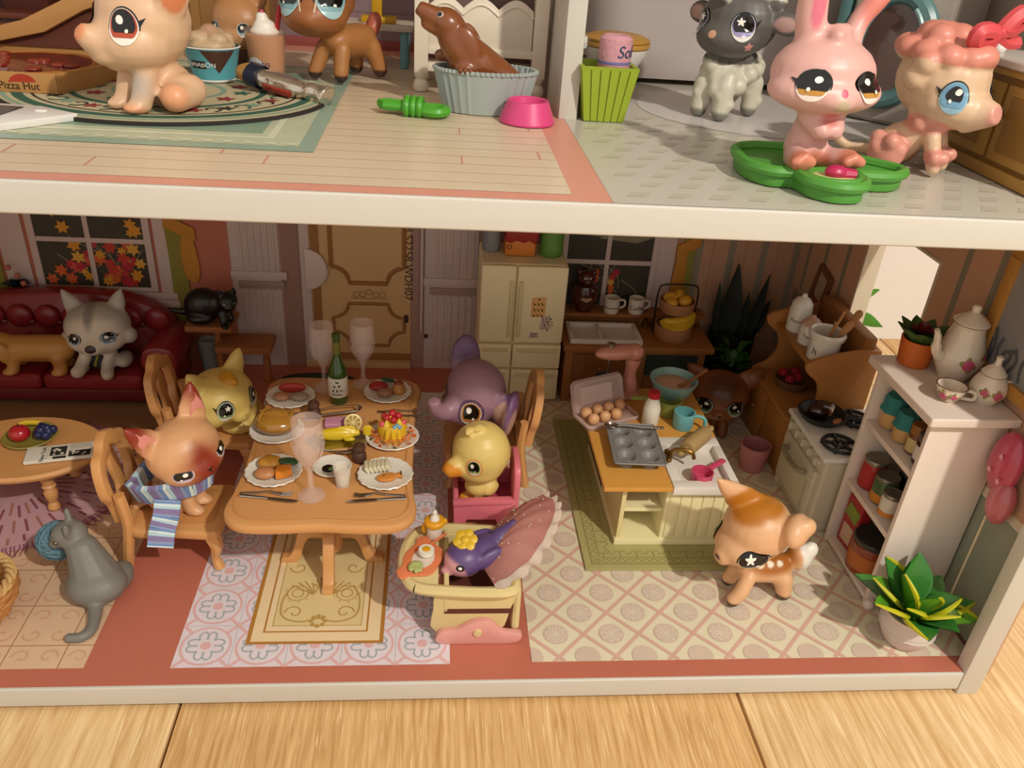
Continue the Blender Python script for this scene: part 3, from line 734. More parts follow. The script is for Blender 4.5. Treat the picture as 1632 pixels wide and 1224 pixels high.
# pink armchair
PKC = mat('#d97280', .4, var=.03); PKD = mat('#c04a62', .45, var=.04)
t = thing('pink_armchair', 'small pink plastic armchair under the yellow duckling', 'chair', (.335, 1.29, 0))
b = MB(); b.bb(-.18, .18, -.13, .15, .1, .14, .01); part(t, 'seat', b, PKD)
for y in (-.135, .155):
    b = MB(); b.prism([(-.18, 0), (-.13, 0), (-.1, .07), (.07, .07), (.1, 0), (.17, 0), (.185, .21), (-.185, .19)], -.014, .014, T((0, y, 0)) @ TXZ, .005); part(t, 'side_panel', b, PKC)
    b = MB(); b.box((-.01, y, .2), (.36, .05, .035), .012, rot=(0, rad(-3), 0)); part(t, 'armrest', b, PKC)
b = MB(); b.prism(sm([(-.15, 0), (-.155, .2), (-.12, .3), (0, .32), (.12, .3), (.155, .2), (.15, 0)], 4), -.018, .018, T((.185, .01, .12), (0, 0, PI / 2)) @ TXZ, .006); part(t, 'backrest', b, PKC)
b = MB(); b.bb(-.185, -.155, -.13, .15, .10, .2, .008); part(t, 'front_rail', b, PKC)
# sofa
RED = mat('#842022', .36, var=.12, vscale=7, coat=.2); REDD = mat('#661618', .38, var=.1, coat=.2)
t = thing('sofa', 'dark red tufted leather sofa below the autumn window', 'sofa', (-2.64, 2.755, 0))
b = MB(); b.bb(-.78, .62, -.27, .2, .03, .13, .03, 3); part(t, 'base', b, REDD)
for x0, x1 in ((-.76, -.08), (-.07, .60)):
    b = MB(); b.bb(x0, x1, -.26, .12, .115, .235, .045, 3); part(t, 'seat_cushion', b, RED)
back = sm([(-.86, .1), (-.88, .4), (-.82, .56), (-.6, .63), (-.3, .665), (0, .68), (.3, .665), (.52, .62), (.68, .52), (.74, .38), (.72, .1)], 5)
b = MB(); b.prism(back, -.09, .09, T((0, .2, 0), (rad(-5), 0, 0)) @ TXZ, .05); part(t, 'backrest', b, RED)
for k in range(13):
    x = -.6 + .19 * (k % 7) + (.095 if k >= 7 else 0); z = .47 if k < 7 else .34
    b = MB(); b.ell((x, .095 - (.0 if k < 7 else .018), z), (.022, .012, .022), seg=10); part(t, 'tuft_button', b, REDD)
    if k < 7: b = MB(); b.ell((x + .095, .13, z + .03), (.09, .035, .09), seg=14); part(t, 'tuft', b, RED)
for x in (-.8, .72):
    b = MB(); b.prism(sm([(-.08, .05), (-.09, .2), (-.13, .3), (-.1, .41), (0, .44), (.1, .41), (.13, .3), (.09, .2), (.08, .05)], 4), -.27, .2, T((x, 0, 0)) @ TXZ, .03); part(t, 'armrest', b, RED)
for x in (-.7, .62):
    for y in (-.2, .2): b = MB(); b.lathe([(0, 0), (.03, 0), (.035, .04), (0, .04)], T((x, y, 0)), 10); part(t, 'foot', b, mat('#2a100c'))
# coffee table
t = thing('coffee_table', 'low round wooden coffee table with turned legs on the mauve rug', 'table', (-2.38, 1.46, .0125), s=(1, 1, .965))
b = MB(); b.lathe([(0, .30), (.40, .30), (.45, .315), (.46, .335), (.44, .352), (0, .355)], T(s=(1, .72, 1)), 48); part(t, 'tabletop', b, TW)
for a in (-52, 52, 128, 232):
    x, y = .3 * cos(rad(a)), .21 * sin(rad(a)); b = MB(); b.lathe([(0, 0), (.02, 0), (.036, .025), (.03, .05), (.02, .065), (.034, .1), (.04, .14), (.025, .17), (.04, .185), (.03, .2), (.042, .24), (.045, .31), (0, .31)], T((x, y, 0), (0, 0, 0)), 14); part(t, 'leg', b, TW)
# wooden step shelf under the black cat
t = thing('wooden_step_stand', 'wooden two-step stand holding the black cat', 'stand', (-1.6, 2.86, 0)); WD = mat('#9a5f33', .5)
b = MB(); b.bb(-.17, .16, -.12, .16, .475, .52, .008); part(t, 'upper_shelf', b, WD)
b = MB(); b.bb(.02, .42, -.1, .15, .295, .345, .008); part(t, 'lower_shelf', b, WD)
for x, z in ((.02, .475), (.36, .295)):
    b = MB(); b.lathe([(0, 0), (.03, 0), (.035, .03), (.025, .1), (.03, z * .6), (.022, z * .8), (.03, z), (0, z)], T((x, .02, 0)), 12); part(t, 'post', b, WD)
b = MB(); b.lathe([(0, 0), (.06, 0), (.075, .19), (.08, .3), (.07, .31), (.06, .28), (0, .27)], T(), 18); b.lathe([(.075, .2), (.083, .24), (.078, .28)], T(), 18)
solo('waste_bin', b, mat('#8b8f8f', .5), 'small grey bin between sofa and wooden stand', 'bin', (-1.70, 3.02, 0.001), s=.9)
# dark green round mat by the door
b = MB(); b.prism(circ(.28, 30, 0, 0, .1), 0, .04, None, .01); solo('door_mat', b, mat('#26331f', .8), 'dark green oval mat at the foot of the door', 'mat', (-.86, 2.86, .004))

# fridge
FR = mat('#ecdcb2', .38, var=.03); FRD = mat('#d8c699', .4)
t = thing('refrigerator', 'cream double-door toy refrigerator with notes stuck on', 'refrigerator', (.65, 2.88, 0))
b = MB(); b.bb(-.31, .31, -.215, .24, .0, 1.115, .03, 3); part(t, 'body', b, FR)
for x0, x1, hx in ((-.308, -.062, -.09), (-.052, .308, -.025)):
    b = MB(); b.bb(x0, x1, -.25, -.21, .51, 1.11, .018, 3); d = part(t, 'door', b, FR)
    b = MB(); b.bb(hx - .012, hx + .012, -.27, -.245, .56, 1.0, .008); part(d, 'handle', b, FRD)
    for z0, z1 in ((.30, .495), (.03, .285)):
        b = MB(); b.bb(x0, x1, -.25, -.21, z0, z1, .012, 2); d = part(t, 'drawer', b, FR)
        b = MB(); b.bb(x0 + .03, x1 - .03, -.268, -.245, z1 - .055, z1 - .03, .008); part(d, 'handle', b, FRD)
p = Print(T((0, -.2506, 0)) @ TXZ, .0006); NO = mat('#e0ab6a', .7); NI = mat('#a8763c', .7); BL = mat('#5b4b52', .7); LV = mat('#cdb3a0', .7)
p.poly([(.06, .72), (.165, .73), (.165, .885), (.06, .875)], NO); p.poly([(.13, .62), (.215, .63), (.205, .74), (.14, .73)], LV); p.poly([(.06, .55), (.13, .555), (.125, .6), (.065, .6)], LV); p.up()
for k in range(9): x = .075 + .028 * (k % 3); z = .84 - .045 * (k // 3); p.line(sm([(x, z), (x + .012, z - .025), (x + .006, z - .012), (x + .02, z - .02)], 3), .007, NI)
for k in range(14): x = .145 + .02 * (k % 4) + .006 * (k % 3); z = .72 - .025 * (k // 4); p.line([(x, z), (x + .014, z - .012), (x + .004, z - .016)], .005, BL)
for k in range(3): p.line([(.07, .59 - .012 * k), (.12, .592 - .012 * k)], .005, BL)
p.disc(.115, .862, .007, mat('#1d1512'), 8); p.disc(.19, .622, .007, mat('#1d1512'), 8)
p.obj('paper_notes', t, 'orange and lilac paper notes with scribbles')
b = MB(); b.lathe([(0, 0), (.06, 0), (.07, .05), (.07, .3), (.06, .32), (0, .32)], T(), 18); solo('pot', b, mat('#84888a', .5), 'grey round pot on top of the fridge', 'pot', (.42, 2.93, 1.118))
t = thing('lunch_box', 'orange box with a red top on the fridge', 'box', (.62, 2.88, 1.118))
b = MB(); b.bb(-.11, .11, -.08, .08, 0, .12, .02); part(t, 'body', b, mat('#cf7a2a', .45)); b = MB(); b.prism(sm([(-.11, .11), (-.07, .095), (-.03, .115), (.02, .1), (.06, .115), (.11, .1), (.11, .26), (-.11, .26)], 3, False), -.078, .083, TXZ, .008); part(t, 'red_top', b, mat('#9a2b26', .45))
b = MB(); b.tube([(-.08 + .016 * cos(a), -.083, .07 + .016 * sin(a)) for a in [TAU * k / 12 for k in range(13)]], .004, 5); part(t, 'emblem', b, mat('#8a4a1a'))
b = MB(); b.lathe([(0, 0), (.07, 0), (.085, .02), (.085, .045), (.088, .05), (.085, .055), (.085, .3), (0, .3)], T(), 24); solo('green_can', b, mat('#5d8a3a', .45), 'green round tin on top of the fridge', 'tin', (.85, 2.86, 1.118))

# kitchen counter with sink
KW = mat('#9a6230', .5, var=.06); KWD = mat('#7c4b22', .5); KD = mat('#2c1c12', .6)
t = thing('sink_counter', 'brown wooden sink counter under the kitchen window', 'counter', (1.56, 2.86, 0))
b = MB(); b.bb(-.56, .52, -.2, .25, 0, .45, .006); part(t, 'body', b, KW)
b = MB(); b.bb(-.58, .57, -.24, .26, .45, .5, .01); part(t, 'worktop', b, KW)
b = MB(); b.bb(-.57, .57, .2, .27, .5, .575, .006); b.bb(-.58, .58, .12, .28, .575, .6, .006); part(t, 'back_ledge', b, KW)
for x0, x1 in ((-.5, -.26), (-.24, .0)):
    b = MB(); b.bb(x0, x1, -.215, -.195, .04, .42, .006); d = part(t, 'door', b, KWD); b = MB(); b.ell((x1 - .03, -.22, .3), .012, seg=8); part(d, 'knob', b, KW)
b = MB(); b.bb(.06, .46, -.212, -.19, .25, .42); part(t, 'painted_recess', b, mat('#24302c', .7)); b = MB(); b.bb(.06, .46, -.214, -.19, .04, .23, .004); part(t, 'lower_panel', b, KWD)  # flat dark panel paints the shade of an open shelf
b = MB(); W_ = mat('#ded2c6', .3)
for x0, x1, y0, y1 in ((-.53, .02, -.2, -.165), (-.53, .02, .09, .12), (-.53, -.5, -.165, .09), (-.01, .02, -.165, .09), (-.30, -.28, -.165, .09)): b.bb(x0, x1, y0, y1, .496, .535, .006)
b.bb(-.52, .01, -.19, .11, .497, .503); part(t, 'sink_basin', b, W_)
b = MB(); b.tube(sm([(.1, .1, .5), (.1, .1, .58), (.06, .04, .6), (.02, .0, .575)], 5), .012, 8); b.lathe([(0, 0), (.022, 0), (.022, .02), (0, .02)], T((.1, .1, .5)), 10); part(t, 'tap', b, mat('#a5803c', .25, metal=.9))
# brown bear jar, mugs on the ledge
t = thing('bear_jar', 'glossy dark red-brown bear shaped jar on the counter ledge', 'jar', (1.17, 3.045, .601)); BR = mat('#4a1812', .2, coat=.6)
b = MB(); b.lathe([(0, 0), (.06, 0), (.065, .03), (.1, .09), (.105, .15), (.08, .21), (.05, .225), (0, .225)], T(s=(1, .8, 1)), 20); part(t, 'body', b, BR)
b = MB(); b.ell((0, -.005, .27), (.072, .06, .06)); b.ell((-.055, 0, .315), .024, seg=10); b.ell((.055, 0, .315), .024, seg=10); b.ell((0, -.06, .255), (.03, .02, .022), seg=10); part(t, 'head', b, BR)
b = MB(); b.ell((-.02, -.058, .285), .007, seg=8); b.ell((.022, -.058, .285), .007, seg=8); part(t, 'eyes', b, EYEW)
b = MB(); b.tube([(-.04, -.085, .13), (0, -.095, .12), (.04, -.085, .13)], [.01, .02, .01], 8); part(t, 'belly_patch', b, mat('#b08a70', .4)); b = MB(); b.ell((-.04, -.07, .19), .018, seg=8); b.ell((.045, -.068, .19), .018, seg=8); part(t, 'paws', b, BR)
MUG = mat('#ddd0c0', .3)
def mug(label, x, band):
    t = thing('mug', label, 'mug', (x, 3.03, .601), 0, 'mugs on the counter ledge')
    b = MB(); b.lathe([(0, 0), (.055, 0), (.06, .02), (.062, .12), (.055, .122), (.053, .03), (0, .025)], T(), 22); part(t, 'cup', b, MUG)
    b = MB(); b.tube(sm([(.058, 0, .1), (.098, 0, .095), (.1, 0, .05), (.06, 0, .03)], 5), .009, 8); part(t, 'handle', b, MUG)
    if band: b = MB(); b.lathe([(.0605, .045), (.0625, .046), (.0625, .052), (.0608, .053)], T(), 22); part(t, 'dark_band', b, mat('#5a4438'))
    else:
        o = text(t, 'lettering', 'Coffee', .05, mat('#4a3a34'), T((0, 0, .055), (PI / 2, 0, 0))); wrap_text(o, .0622)
mug('white mug with a dark band beside the bear jar', 1.39, True); mug('white mug with dark lettering beside the fruit stand', 1.585, False)
# tiered fruit stand
t = thing('fruit_stand', 'two-tier basket stand in front of the kitchen curtain', 'stand', (1.84, 2.82, .501)); BK = mat('#a9774e', .6, bump=.5, bscale=40); WR = mat('#33261c', .4, metal=.6)
b = MB(); b.lathe([(0, 0), (.125, 0), (.14, .03), (.145, .115), (.135, .115), (.125, .03), (0, .02)], T(), 28); part(t, 'lower_basket', b, BK)
b = MB(); b.lathe([(0, .22), (.115, .22), (.13, .24), (.135, .31), (.125, .31), (.118, .25), (0, .24)], T(), 28); part(t, 'upper_basket', b, BK)
b = MB(); b.tube(sm([(-.15, .02, .03), (-.155, .02, .2), (-.15, .02, .38), (-.1, .02, .42), (.1, .02, .42), (.15, .02, .38), (.155, .02, .2), (.15, .02, .03)], 4), .007, 6); part(t, 'wire_frame', b, WR)
LM = mat('#d39a2a', .45); BN = mat('#cfa523', .45)
for i, (x, y, z) in enumerate(((-.05, .02, .315), (.045, -.03, .31), (.02, .06, .32), (-.06, -.05, .3))):
    b = MB(); b.ell((0, 0, 0), (.062, .045, .045)); b.ell((.058, 0, 0), (.014, .012, .012), seg=8); solo('lemon', b, LM, ('lemon at the back left of the upper basket', 'lemon at the front right of the upper basket', 'lemon at the back of the upper basket', 'lemon at the front left of the upper basket')[i], 'lemon', (1.84 + x, 2.82 + y, .501 + z), .6 * i, 'lemons in the fruit stand')
t = thing('banana_bunch', 'bunch of yellow bananas in the lower basket', 'bananas', (1.84, 2.8, .6))
for k in range(4):
    b = MB(); a = .28 * k - .4; b.tube(sm([(-.125, -.03 - .02 * k, .055 + .012 * k), (-.07, -.075 - .01 * k, .03 + .018 * k), (.03, -.085, .02 + .022 * k), (.115, -.03, .05 + .018 * k), (.135, .0, .085 + .01 * k)], 4), [.008, .018, .024, .027, .028, .03, .031, .031, .03, .03, .028, .027, .026, .022, .016, .01, .008], 8); part(t, 'banana', b, BN)

# snake plant and leafy plant in the dark corner
def leafpoly(L, W, n=8):
    a = [(W * sin(PI * (i / n) ** .8) * (1 if i < n else 0), L * i / n) for i in range(n + 1)]; return a
def blade(mb, base, direc, L, W, bend=0, fold=.25, n=8, side=None, shape=.8):
    d = V(direc).normalized(); s_ = V(side).normalized() if side is not None else d.cross(V((0, 0, 1)))
    if s_.length < 1e-4: s_ = V((1, 0, 0))
    s_.normalize(); nn = s_.cross(d).normalized(); v = []; f = []; B = V(base)
    for i in range(n + 1):
        t = i / n; w_ = W * sin(PI * min(1, t ** shape * .97 + .015)) if i else W * .12
        c = B + d * (L * t) - nn * (0) + V((0, 0, -bend * L * t * t)); v += [tuple(c - s_ * w_ + nn * fold * w_), tuple(c), tuple(c + s_ * w_ + nn * fold * w_)]
    th = nn * .004
    v2 = [tuple(V(q) - th) for q in v]; k = len(v)
    for i in range(n):
        for j in (0, 1): a = i * 3 + j; f.append((a, a + 1, a + 4, a + 3)); f.append((k + a, k + a + 3, k + a + 4, k + a + 1))
    mb.add(v + v2, f)
t = thing('snake_plant', 'dark upright snake plant in the back right corner', 'plant', (2.38, 2.98, 0)); SP = mat('#1e241c', .6, var=.2); POT = mat('#171411', .5)
b = MB(); b.lathe([(0, 0), (.13, 0), (.17, .1), (.19, .5), (.17, .5), (.15, .42), (0, .42)], T(s=(1, .75, 1)), 24); part(t, 'pot', b, POT)
for x, y, L, W, dx in ((-.14, 0, .5, .035, -.08), (-.05, -.02, .66, .085, -.03), (.06, 0, .42, .04, .02), (.12, 0, .58, .045, .14), (0, .04, .5, .06, .0), (-.1, .03, .4, .05, -.15), (.16, .03, .36, .05, .3)):
    b = MB(); blade(b, (x, y, .4), (dx, 0, 1), L, W, side=(1, 0, 0), shape=.7); part(t, 'leaf', b, SP)
t = thing('leafy_plant', 'small bushy green plant in a dark pot before the snake plant', 'plant', (2.30, 2.67, 0)); LG = mat('#2c5a22', .5, var=.25, vscale=12)
b = MB(); b.lathe([(0, 0), (.08, 0), (.11, .05), (.12, .36), (.105, .36), (.09, .3), (0, .3)], T(), 20); part(t, 'pot', b, POT)
R_ = random.Random(8)
for k in range(34):
    a = R_.uniform(0, TAU); e = R_.uniform(.1, 1.2); b = MB(); z = .3 + R_.uniform(-.02, .2); blade(b, (.05 * cos(a), .05 * sin(a), z), (cos(a) * cos(e), sin(a) * cos(e), sin(e)), R_.uniform(.09, .15), .028, .25); part(t, 'leaf', b, LG)

# hutch with sloping sides against the right wall
HW = mat('#a9713a', .45, var=.06); HWD = mat('#8a5727', .5)
t = thing('hutch', 'orange wooden hutch with curved sides by the cut-out window', 'hutch', (2.62, 2.08, 0))
side = sm([(-.25, 0), (-.25, .42), (-.24, .46), (-.15, .52), (-.1, .62), (-.13, .74), (-.22, .82), (-.2, .9), (.1, .98), (.24, .98)], 3) + [(.24, 0)]
for y in (-.36, .36):
    b = MB(); b.prism(side, -.018, .018, T((0, y, 0)) @ TXZ, .005); part(t, 'side_panel', b, HW)
b = MB(); b.bb(.21, .24, -.345, .345, 0, .98); part(t, 'back_panel', b, HWD)
b = MB(); b.bb(-.26, .21, -.345, .345, .42, .46, .005); part(t, 'lower_shelf', b, HW)
b = MB(); b.bb(-.16, .21, -.345, .345, .8, .835, .005); part(t, 'upper_shelf', b, HW)
b = MB(); b.bb(-.24, .21, -.345, .345, 0, .06, .005); part(t, 'plinth', b, HW)
b = MB(); b.bb(.12, .21, -.345, .345, .84, 1.06, .02); part(t, 'back_rail', b, HWD)
for y0, y1 in ((-.34, -.01), (.01, .34)):
    b = MB(); b.bb(-.255, -.235, y0, y1, .07, .41, .006); d = part(t, 'door', b, HW); b = MB(); b.ell((-.265, (y0 + y1) / 2, .24), .014, seg=8); part(d, 'knob', b, HWD)
CW = mat('#e2dcd0', .25, coat=.4)
def canister(label, y, h, r, lidc, name='canister', x=2.56, txt='Flour'):
    t = thing(name, label, 'canister', (x, y, .836), 0, 'canisters on the hutch')
    b = MB(); b.lathe([(0, 0), (r, 0), (r * 1.03, .01), (r * 1.03, h * .6), (r * .9, h * .68), (0, h * .68)], T(), 22); part(t, 'body', b, CW)
    b = MB(); b.lathe([(0, h * .66), (r * .98, h * .67), (r * .95, h * .75), (r * .6, h * .88), (r * .25, h * .93), (r * .22, h), (0, h * 1.02)], T(), 22); part(t, 'lid', b, lidc)
    o = text(t, 'lettering', txt, .04, mat('#40342e'), T((0, 0, h * .33), (PI / 2, 0, 0))); wrap_text(o, r * 1.035); o.data.transform(MX.Rotation(rad(-38), 4, 'Z'))
canister('tall white canister with a domed lid at the far end of the hutch', 2.31, .27, .075, CW)
canister('short white canister with a red-banded lid beside the crock', 2.11, .2, .07, mat('#c9a28c', .4), txt='Tea')
t = thing('utensil_crock', 'white crock full of wooden utensils on the hutch', 'crock', (2.565, 1.885, .836))
b = MB(); b.lathe([(0, 0), (.095, 0), (.1, .01), (.1, .145), (.115, .155), (.12, .18), (.11, .2), (.095, .19), (.088, .03), (0, .02)], T(), 28); part(t, 'pot', b, CW)
o = text(t, 'emblem', 'h', .07, mat('#2f2320'), T((0, 0, .07), (PI / 2, 0, 0)), font_scale_x=1); wrap_text(o, .1005); o.data.transform(MX.Rotation(rad(-58), 4, 'Z'))
for i, (x, y, a, bb_, L, kind) in enumerate(((.03, 0, .5, .1, .25, 0), (.0, .02, .25, -.1, .3, 1), (-.02, -.03, .45, -.3, .2, 0), (.04, .03, .1, .2, .2, 1))):
    b = MB(); d = V((sin(a), bb_ * .5, cos(a))).normalized(); p0 = V((x, y, .04)); p1 = p0 + d * L
    b.tube([p0, p1], .009, 8); 
    if kind == 0: b.tube([p1 - d * .02, p1 + d * .02, p1 + d * .07, p1 + d * .09], [.01, .026, .026, .012], 10, flat=.4)
    part(t, 'utensil', b, mat('#b98552', .5))
b = MB()
t = thing('raspberry_basket', 'basket of raspberries inside the dark hutch', 'basket', (2.55, 2.16, .461)); b.lathe([(0, 0), (.1, 0), (.13, .06), (.115, .065), (.09, .02), (0, .015)], T(), 20); part(t, 'bowl', b, mat('#6a4a2c', .7))
for i, (x, y) in enumerate(((-.05, .05), (.03, -.02), (-.04, -.05), (.04, .06))):
    b = MB()
    b.ell((0, 0, 0), .03, seg=10)
    for k in range(14):
        a = TAU * k / 7; z = .012 if k < 7 else -.012; b.ell((.022 * cos(a), .022 * sin(a), z), .012, seg=6)
    solo('raspberry', b, mat('#a3202c', .4), ('raspberry at the far side of the hutch basket', 'raspberry in the middle of the hutch basket', 'raspberry nearest the door of the hutch basket', 'raspberry at the back of the hutch basket')[i], 'raspberry', (2.55 + x, 2.16 + y, .545), 0, 'raspberries in the hutch')
b = MB(); b.lathe([(0, 0), (.08, 0), (.1, .15), (.105, .2), (.095, .2), (.085, .03), (0, .02)], T(), 22); solo('pink_bucket', b, mat('#b07074', .5), 'dusky pink bucket between hutch and stove', 'bucket', (2.235, 1.80, .002))
# ---------------------------------------------------------------- on the dining table (top at z = .55)
ZT = .5515
PLW = mat('#e3ddd0', .3, coat=.3, var=.03); SIL = mat('#b9b4ae', .22, metal=1, var=.03); GLS = glass('#f0dcd4', .05, .2)
def plate(label, x, y, r=.15, flute=.025, dots=False):
    t = thing('plate', label, 'plate', (x, y, ZT), 0, 'plates on the dining table')
    b = MB(); b.lathe([(0, 0), (r * .6, 0), (r * .95, .018), (r, .022), (r * .97, .027), (r * .62, .008), (0, .007)], T(), 56, flute, 18); part(t, 'dish', b, PLW)
    if dots:
        for k in range(9):
            a = TAU * k / 9; b = MB(); b.ell((r * .84 * cos(a), r * .84 * sin(a), .0215), (.016, .008, .002), (0, 0, a + 1), 8); part(t, 'painted_sprig', b, mat(('#b0402c', '#3c4a2a')[k % 2]))
    return t
plate('scalloped white plate with ham and two rolls at the far left of the table', -.86, 1.72); plate('scalloped white plate with a tomato and pudding at the far right of the table', -.27, 1.80)
plate('scalloped white plate with rolls and cheese at the near left of the table', -.83, .94); plate('scalloped white plate with a fish biscuit at the near right of the table', -.235, .92)
plate('white plate with painted sprigs under the yellow cake', -.215, 1.29, .155, .008, True); plate('white plate under the glazed loaf', -.88, 1.345, .155, .012)
def food(name, label, cat, prims, base, x, y, z=.012, spots=(), rz=0, vox=.006, rough=.4, coat=0):
    return toy(name, label, cat, prims, base, spots, (x, y, ZT + z), rz, 1, vox, 3, m=vcmat(rough, .03, 40, coat))
food('ham_slice', 'red ham slice on the far left plate', 'ham', [el((0, 0, .03), (.085, .022, .035)), el((.03, 0, .035), (.06, .02, .03))], '#b6392c', -.86, 1.78)
food('bread_roll', 'pale brown roll at the left of the far left plate', 'bread', [el((0, 0, .022), (.052, .04, .026))], '#b37d5a', -.91, 1.69)
food('bread_roll', 'greyish roll at the right of the far left plate', 'bread', [el((0, 0, .022), (.056, .036, .026))], '#9c8670', -.80, 1.69)
food('tomato', 'red tomato half on the far right plate', 'tomato', [el((0, 0, .02), (.062, .045, .028))], '#a52a26', -.33, 1.84)
food('green_leaf', 'dark green leaf on the far right plate', 'leaf', [el((0, 0, .03), (.052, .028, .012), (0, .3, .3))], '#2c4a2c', -.27, 1.87, .03)
food('bread_roll', 'round brown roll on the far right plate', 'bread', [el((0, 0, .022), (.05, .04, .028))], '#9a6a50', -.285, 1.755)
food('custard_pudding', 'caramel topped pudding on the far right plate', 'pudding', [cap((0, 0, .02), (0, 0, .05), .046, .036)], '#b67c3c', -.2, 1.80, spots=[((0, 0, .085), (.06, .06, .022), '#8a3a1c', .1)])
food('bread_roll', 'golden round roll at the back of the near left plate', 'bread', [el((0, 0, .03), (.066, .055, .034))], '#bf842e', -.855, .985)
food('bread_roll', 'brown egg-shaped roll at the front of the near left plate', 'bread', [el((0, 0, .024), (.058, .046, .03))], '#b87c4e', -.865, .895)
food('green_leaf', 'dark green leaf on the near left plate', 'leaf', [el((0, 0, .03), (.06, .035, .012), (0, .2, .3))], '#2f4f2b', -.755, .985, .02)
t = thing('cheese_wedge', 'orange cheese wedge on the near left plate', 'cheese', (-.775, .90, ZT + .016), .3)
b = MB(); b.prism(sm([(-.04, -.03), (.045, -.02), (.035, .0), (.05, .03), (-.02, .04)], 2, True), 0, .045, None, .006); part(t, 'wedge', b, mat('#d77f25', .4))
t = thing('cracker_stack', 'pale sliced crackers on the near right plate', 'crackers', (-.285, .965, ZT + .014), .1)
for k in range(6):
    b = MB(); b.box((-.05 + .022 * k, 0, .02 + .002 * k), (.018, .075, .04), .004, rot=(0, rad(-30), 0)); part(t, 'cracker', b, mat('#d9d0ae', .5))
t = thing('fish_biscuit', 'orange fish-shaped biscuit on the near right plate', 'biscuit', (-.215, .885, ZT + .012), .25)
b = MB(); b.prism(sm([(-.065, 0), (-.035, .03), (.015, .03), (.045, .012), (.075, .032), (.07, 0), (.072, -.02), (.045, -.008), (.015, -.03), (-.035, -.028)], 4, True), 0, .022, None, .006); part(t, 'biscuit_body', b, mat('#cf8439', .5)); b = MB(); b.ell((-.025, .004, .022), .006, seg=8); part(t, 'eye_hole', b, mat('#6a3a18'))
# glazed loaf
pr = [el((0, 0, .055), (.125, .1, .06)), el((0, .02, .07), (.1, .07, .055))]
lf = food('glazed_loaf', 'glossy golden scored loaf on a white plate', 'bread', pr, '#a5742a', -.88, 1.345, .012, spots=[((0, 0, .03), (.14, .12, .03), '#8a5418', .4)], vox=.007, rough=.15, coat=.7)
for k in range(4):
    b = MB(); b.tube(sm([(-.09 + .055 * k, -.055 + .01 * k, .088), (-.075 + .055 * k, 0, .116), (-.06 + .05 * k, .06, .112)], 4), .008, 6); part(lf, 'score_ridge', b, mat('#a5742a', .18, coat=.6))
for k in range(2):
    b = MB(); b.tube(sm([(-.1, .0 + .05 * k, .098), (0, .005 + .05 * k, .121 - .01 * k), (.1, .0 + .045 * k, .092)], 4), .006, 6); part(lf, 'score_ridge', b, mat('#a5742a', .18, coat=.6))
# cake
t = thing('yellow_cake', 'yellow glazed cake with berries and orange shreds', 'cake', (-.215, 1.29, ZT + .01))
b = MB(); b.lathe([(0, 0), (.078, 0), (.085, .02), (.085, .095), (.075, .11), (0, .112)], T(), 28); part(t, 'cake_body', b, mat('#d9ac22', .3, coat=.5))
R_ = random.Random(3)
for x, y, z, c, r in ((-.03, -.0, .13, '#b81c2a', .022), (.0, .02, .15, '#b81c2a', .024), (.035, .01, .14, '#b81c2a', .022), (.01, -.02, .13, '#b81c2a', .022), (-.055, -.04, .115, '#d8555e', .02), (.065, -.015, .115, '#d8555e', .018), (-.045, .03, .125, '#b81c2a', .02)):
    b = MB(); b.ell((x, y, z), r, seg=10); part(t, 'berry', b, mat(c, .2, coat=.6))
for x, y, z in ((.015, -.068, .112), (.03, -.06, .118), (.045, -.065, .11)): b = MB(); b.ell((x, y, z), .013, seg=8); part(t, 'blue_sugar_ball', b, mat('#7fa9bd', .3))
for x, y in ((-.03, -.05), (.04, -.03), (-.01, .0)): b = MB(); b.lathe([(0, .11), (.02, .11), (.016, .125), (0, .15)], T((x, y, 0)), 8); part(t, 'yellow_icing', b, mat('#e2be3a', .3))
for k in range(3): b = MB(); a = -PI / 2 + (-.3, .1, .5)[k]; b.tube([(.08 * cos(a), .08 * sin(a), .10), (.088 * cos(a), .088 * sin(a), .07), (.09 * cos(a), .09 * sin(a), .025 + .01 * k)], [.012, .012, .014], 8); part(t, 'icing_drip', b, mat('#e0b52c', .3))
b = MB()
for k in range(90):
    a = R_.uniform(PI * .95, PI * 2.1); r = R_.uniform(.085, .125); x, y, z = r * cos(a), r * sin(a), R_.uniform(.008, .05); q = R_.uniform(0, TAU)
    b.tube([(x, y, z), (x + .014 * cos(q), y + .014 * sin(q), z + R_.uniform(-.004, .012))], .004, 5)
part(t, 'orange_shreds', b, mat('#e07a3a', .4))['kind'] = 'stuff'
# fish dish in the middle
t = thing('serving_tray', 'silver oval tray under the yellow fish', 'tray', (-.52, 1.24, ZT))
b = MB(); b.lathe([(0, 0), (.15, 0), (.175, .014), (.17, .018), (.145, .006), (0, .006)], T(s=(1, .6, 1)), 36); part(t, 'dish', b, SIL)
b = MB(); b.tube(sm([(-.02, -.105, .012), (.04, -.13, .02), (.12, -.11, .022), (.16, -.07, .02)], 5), .006, 6); part(t, 'handle', b, SIL)
t = thing('yellow_fish', 'bright yellow plastic fish on the tray', 'fish', (-.5, 1.27, ZT + .008), .1)
me = remesh('body', [el((-.03, 0, .035), (.115, .035, .04)), tub([(.04, 0, .035), (.1, 0, .04)], [.026, .016]), el((.145, 0, .06), (.03, .006, .028), (0, -.5, 0)), el((.145, 0, .03), (.03, .006, .024), (0, .5, 0)), el((.02, 0, .07), (.06, .006, .018)), el((.04, -.045, .025), (.035, .014, .014))], .006, 3); paint(me, '#d9b81f', m=vcmat(.3)); link('body', me, t)
b = MB(); b.ell((-.12, -.026, .045), .007, seg=8); part(t, 'eye', b, EYEB)
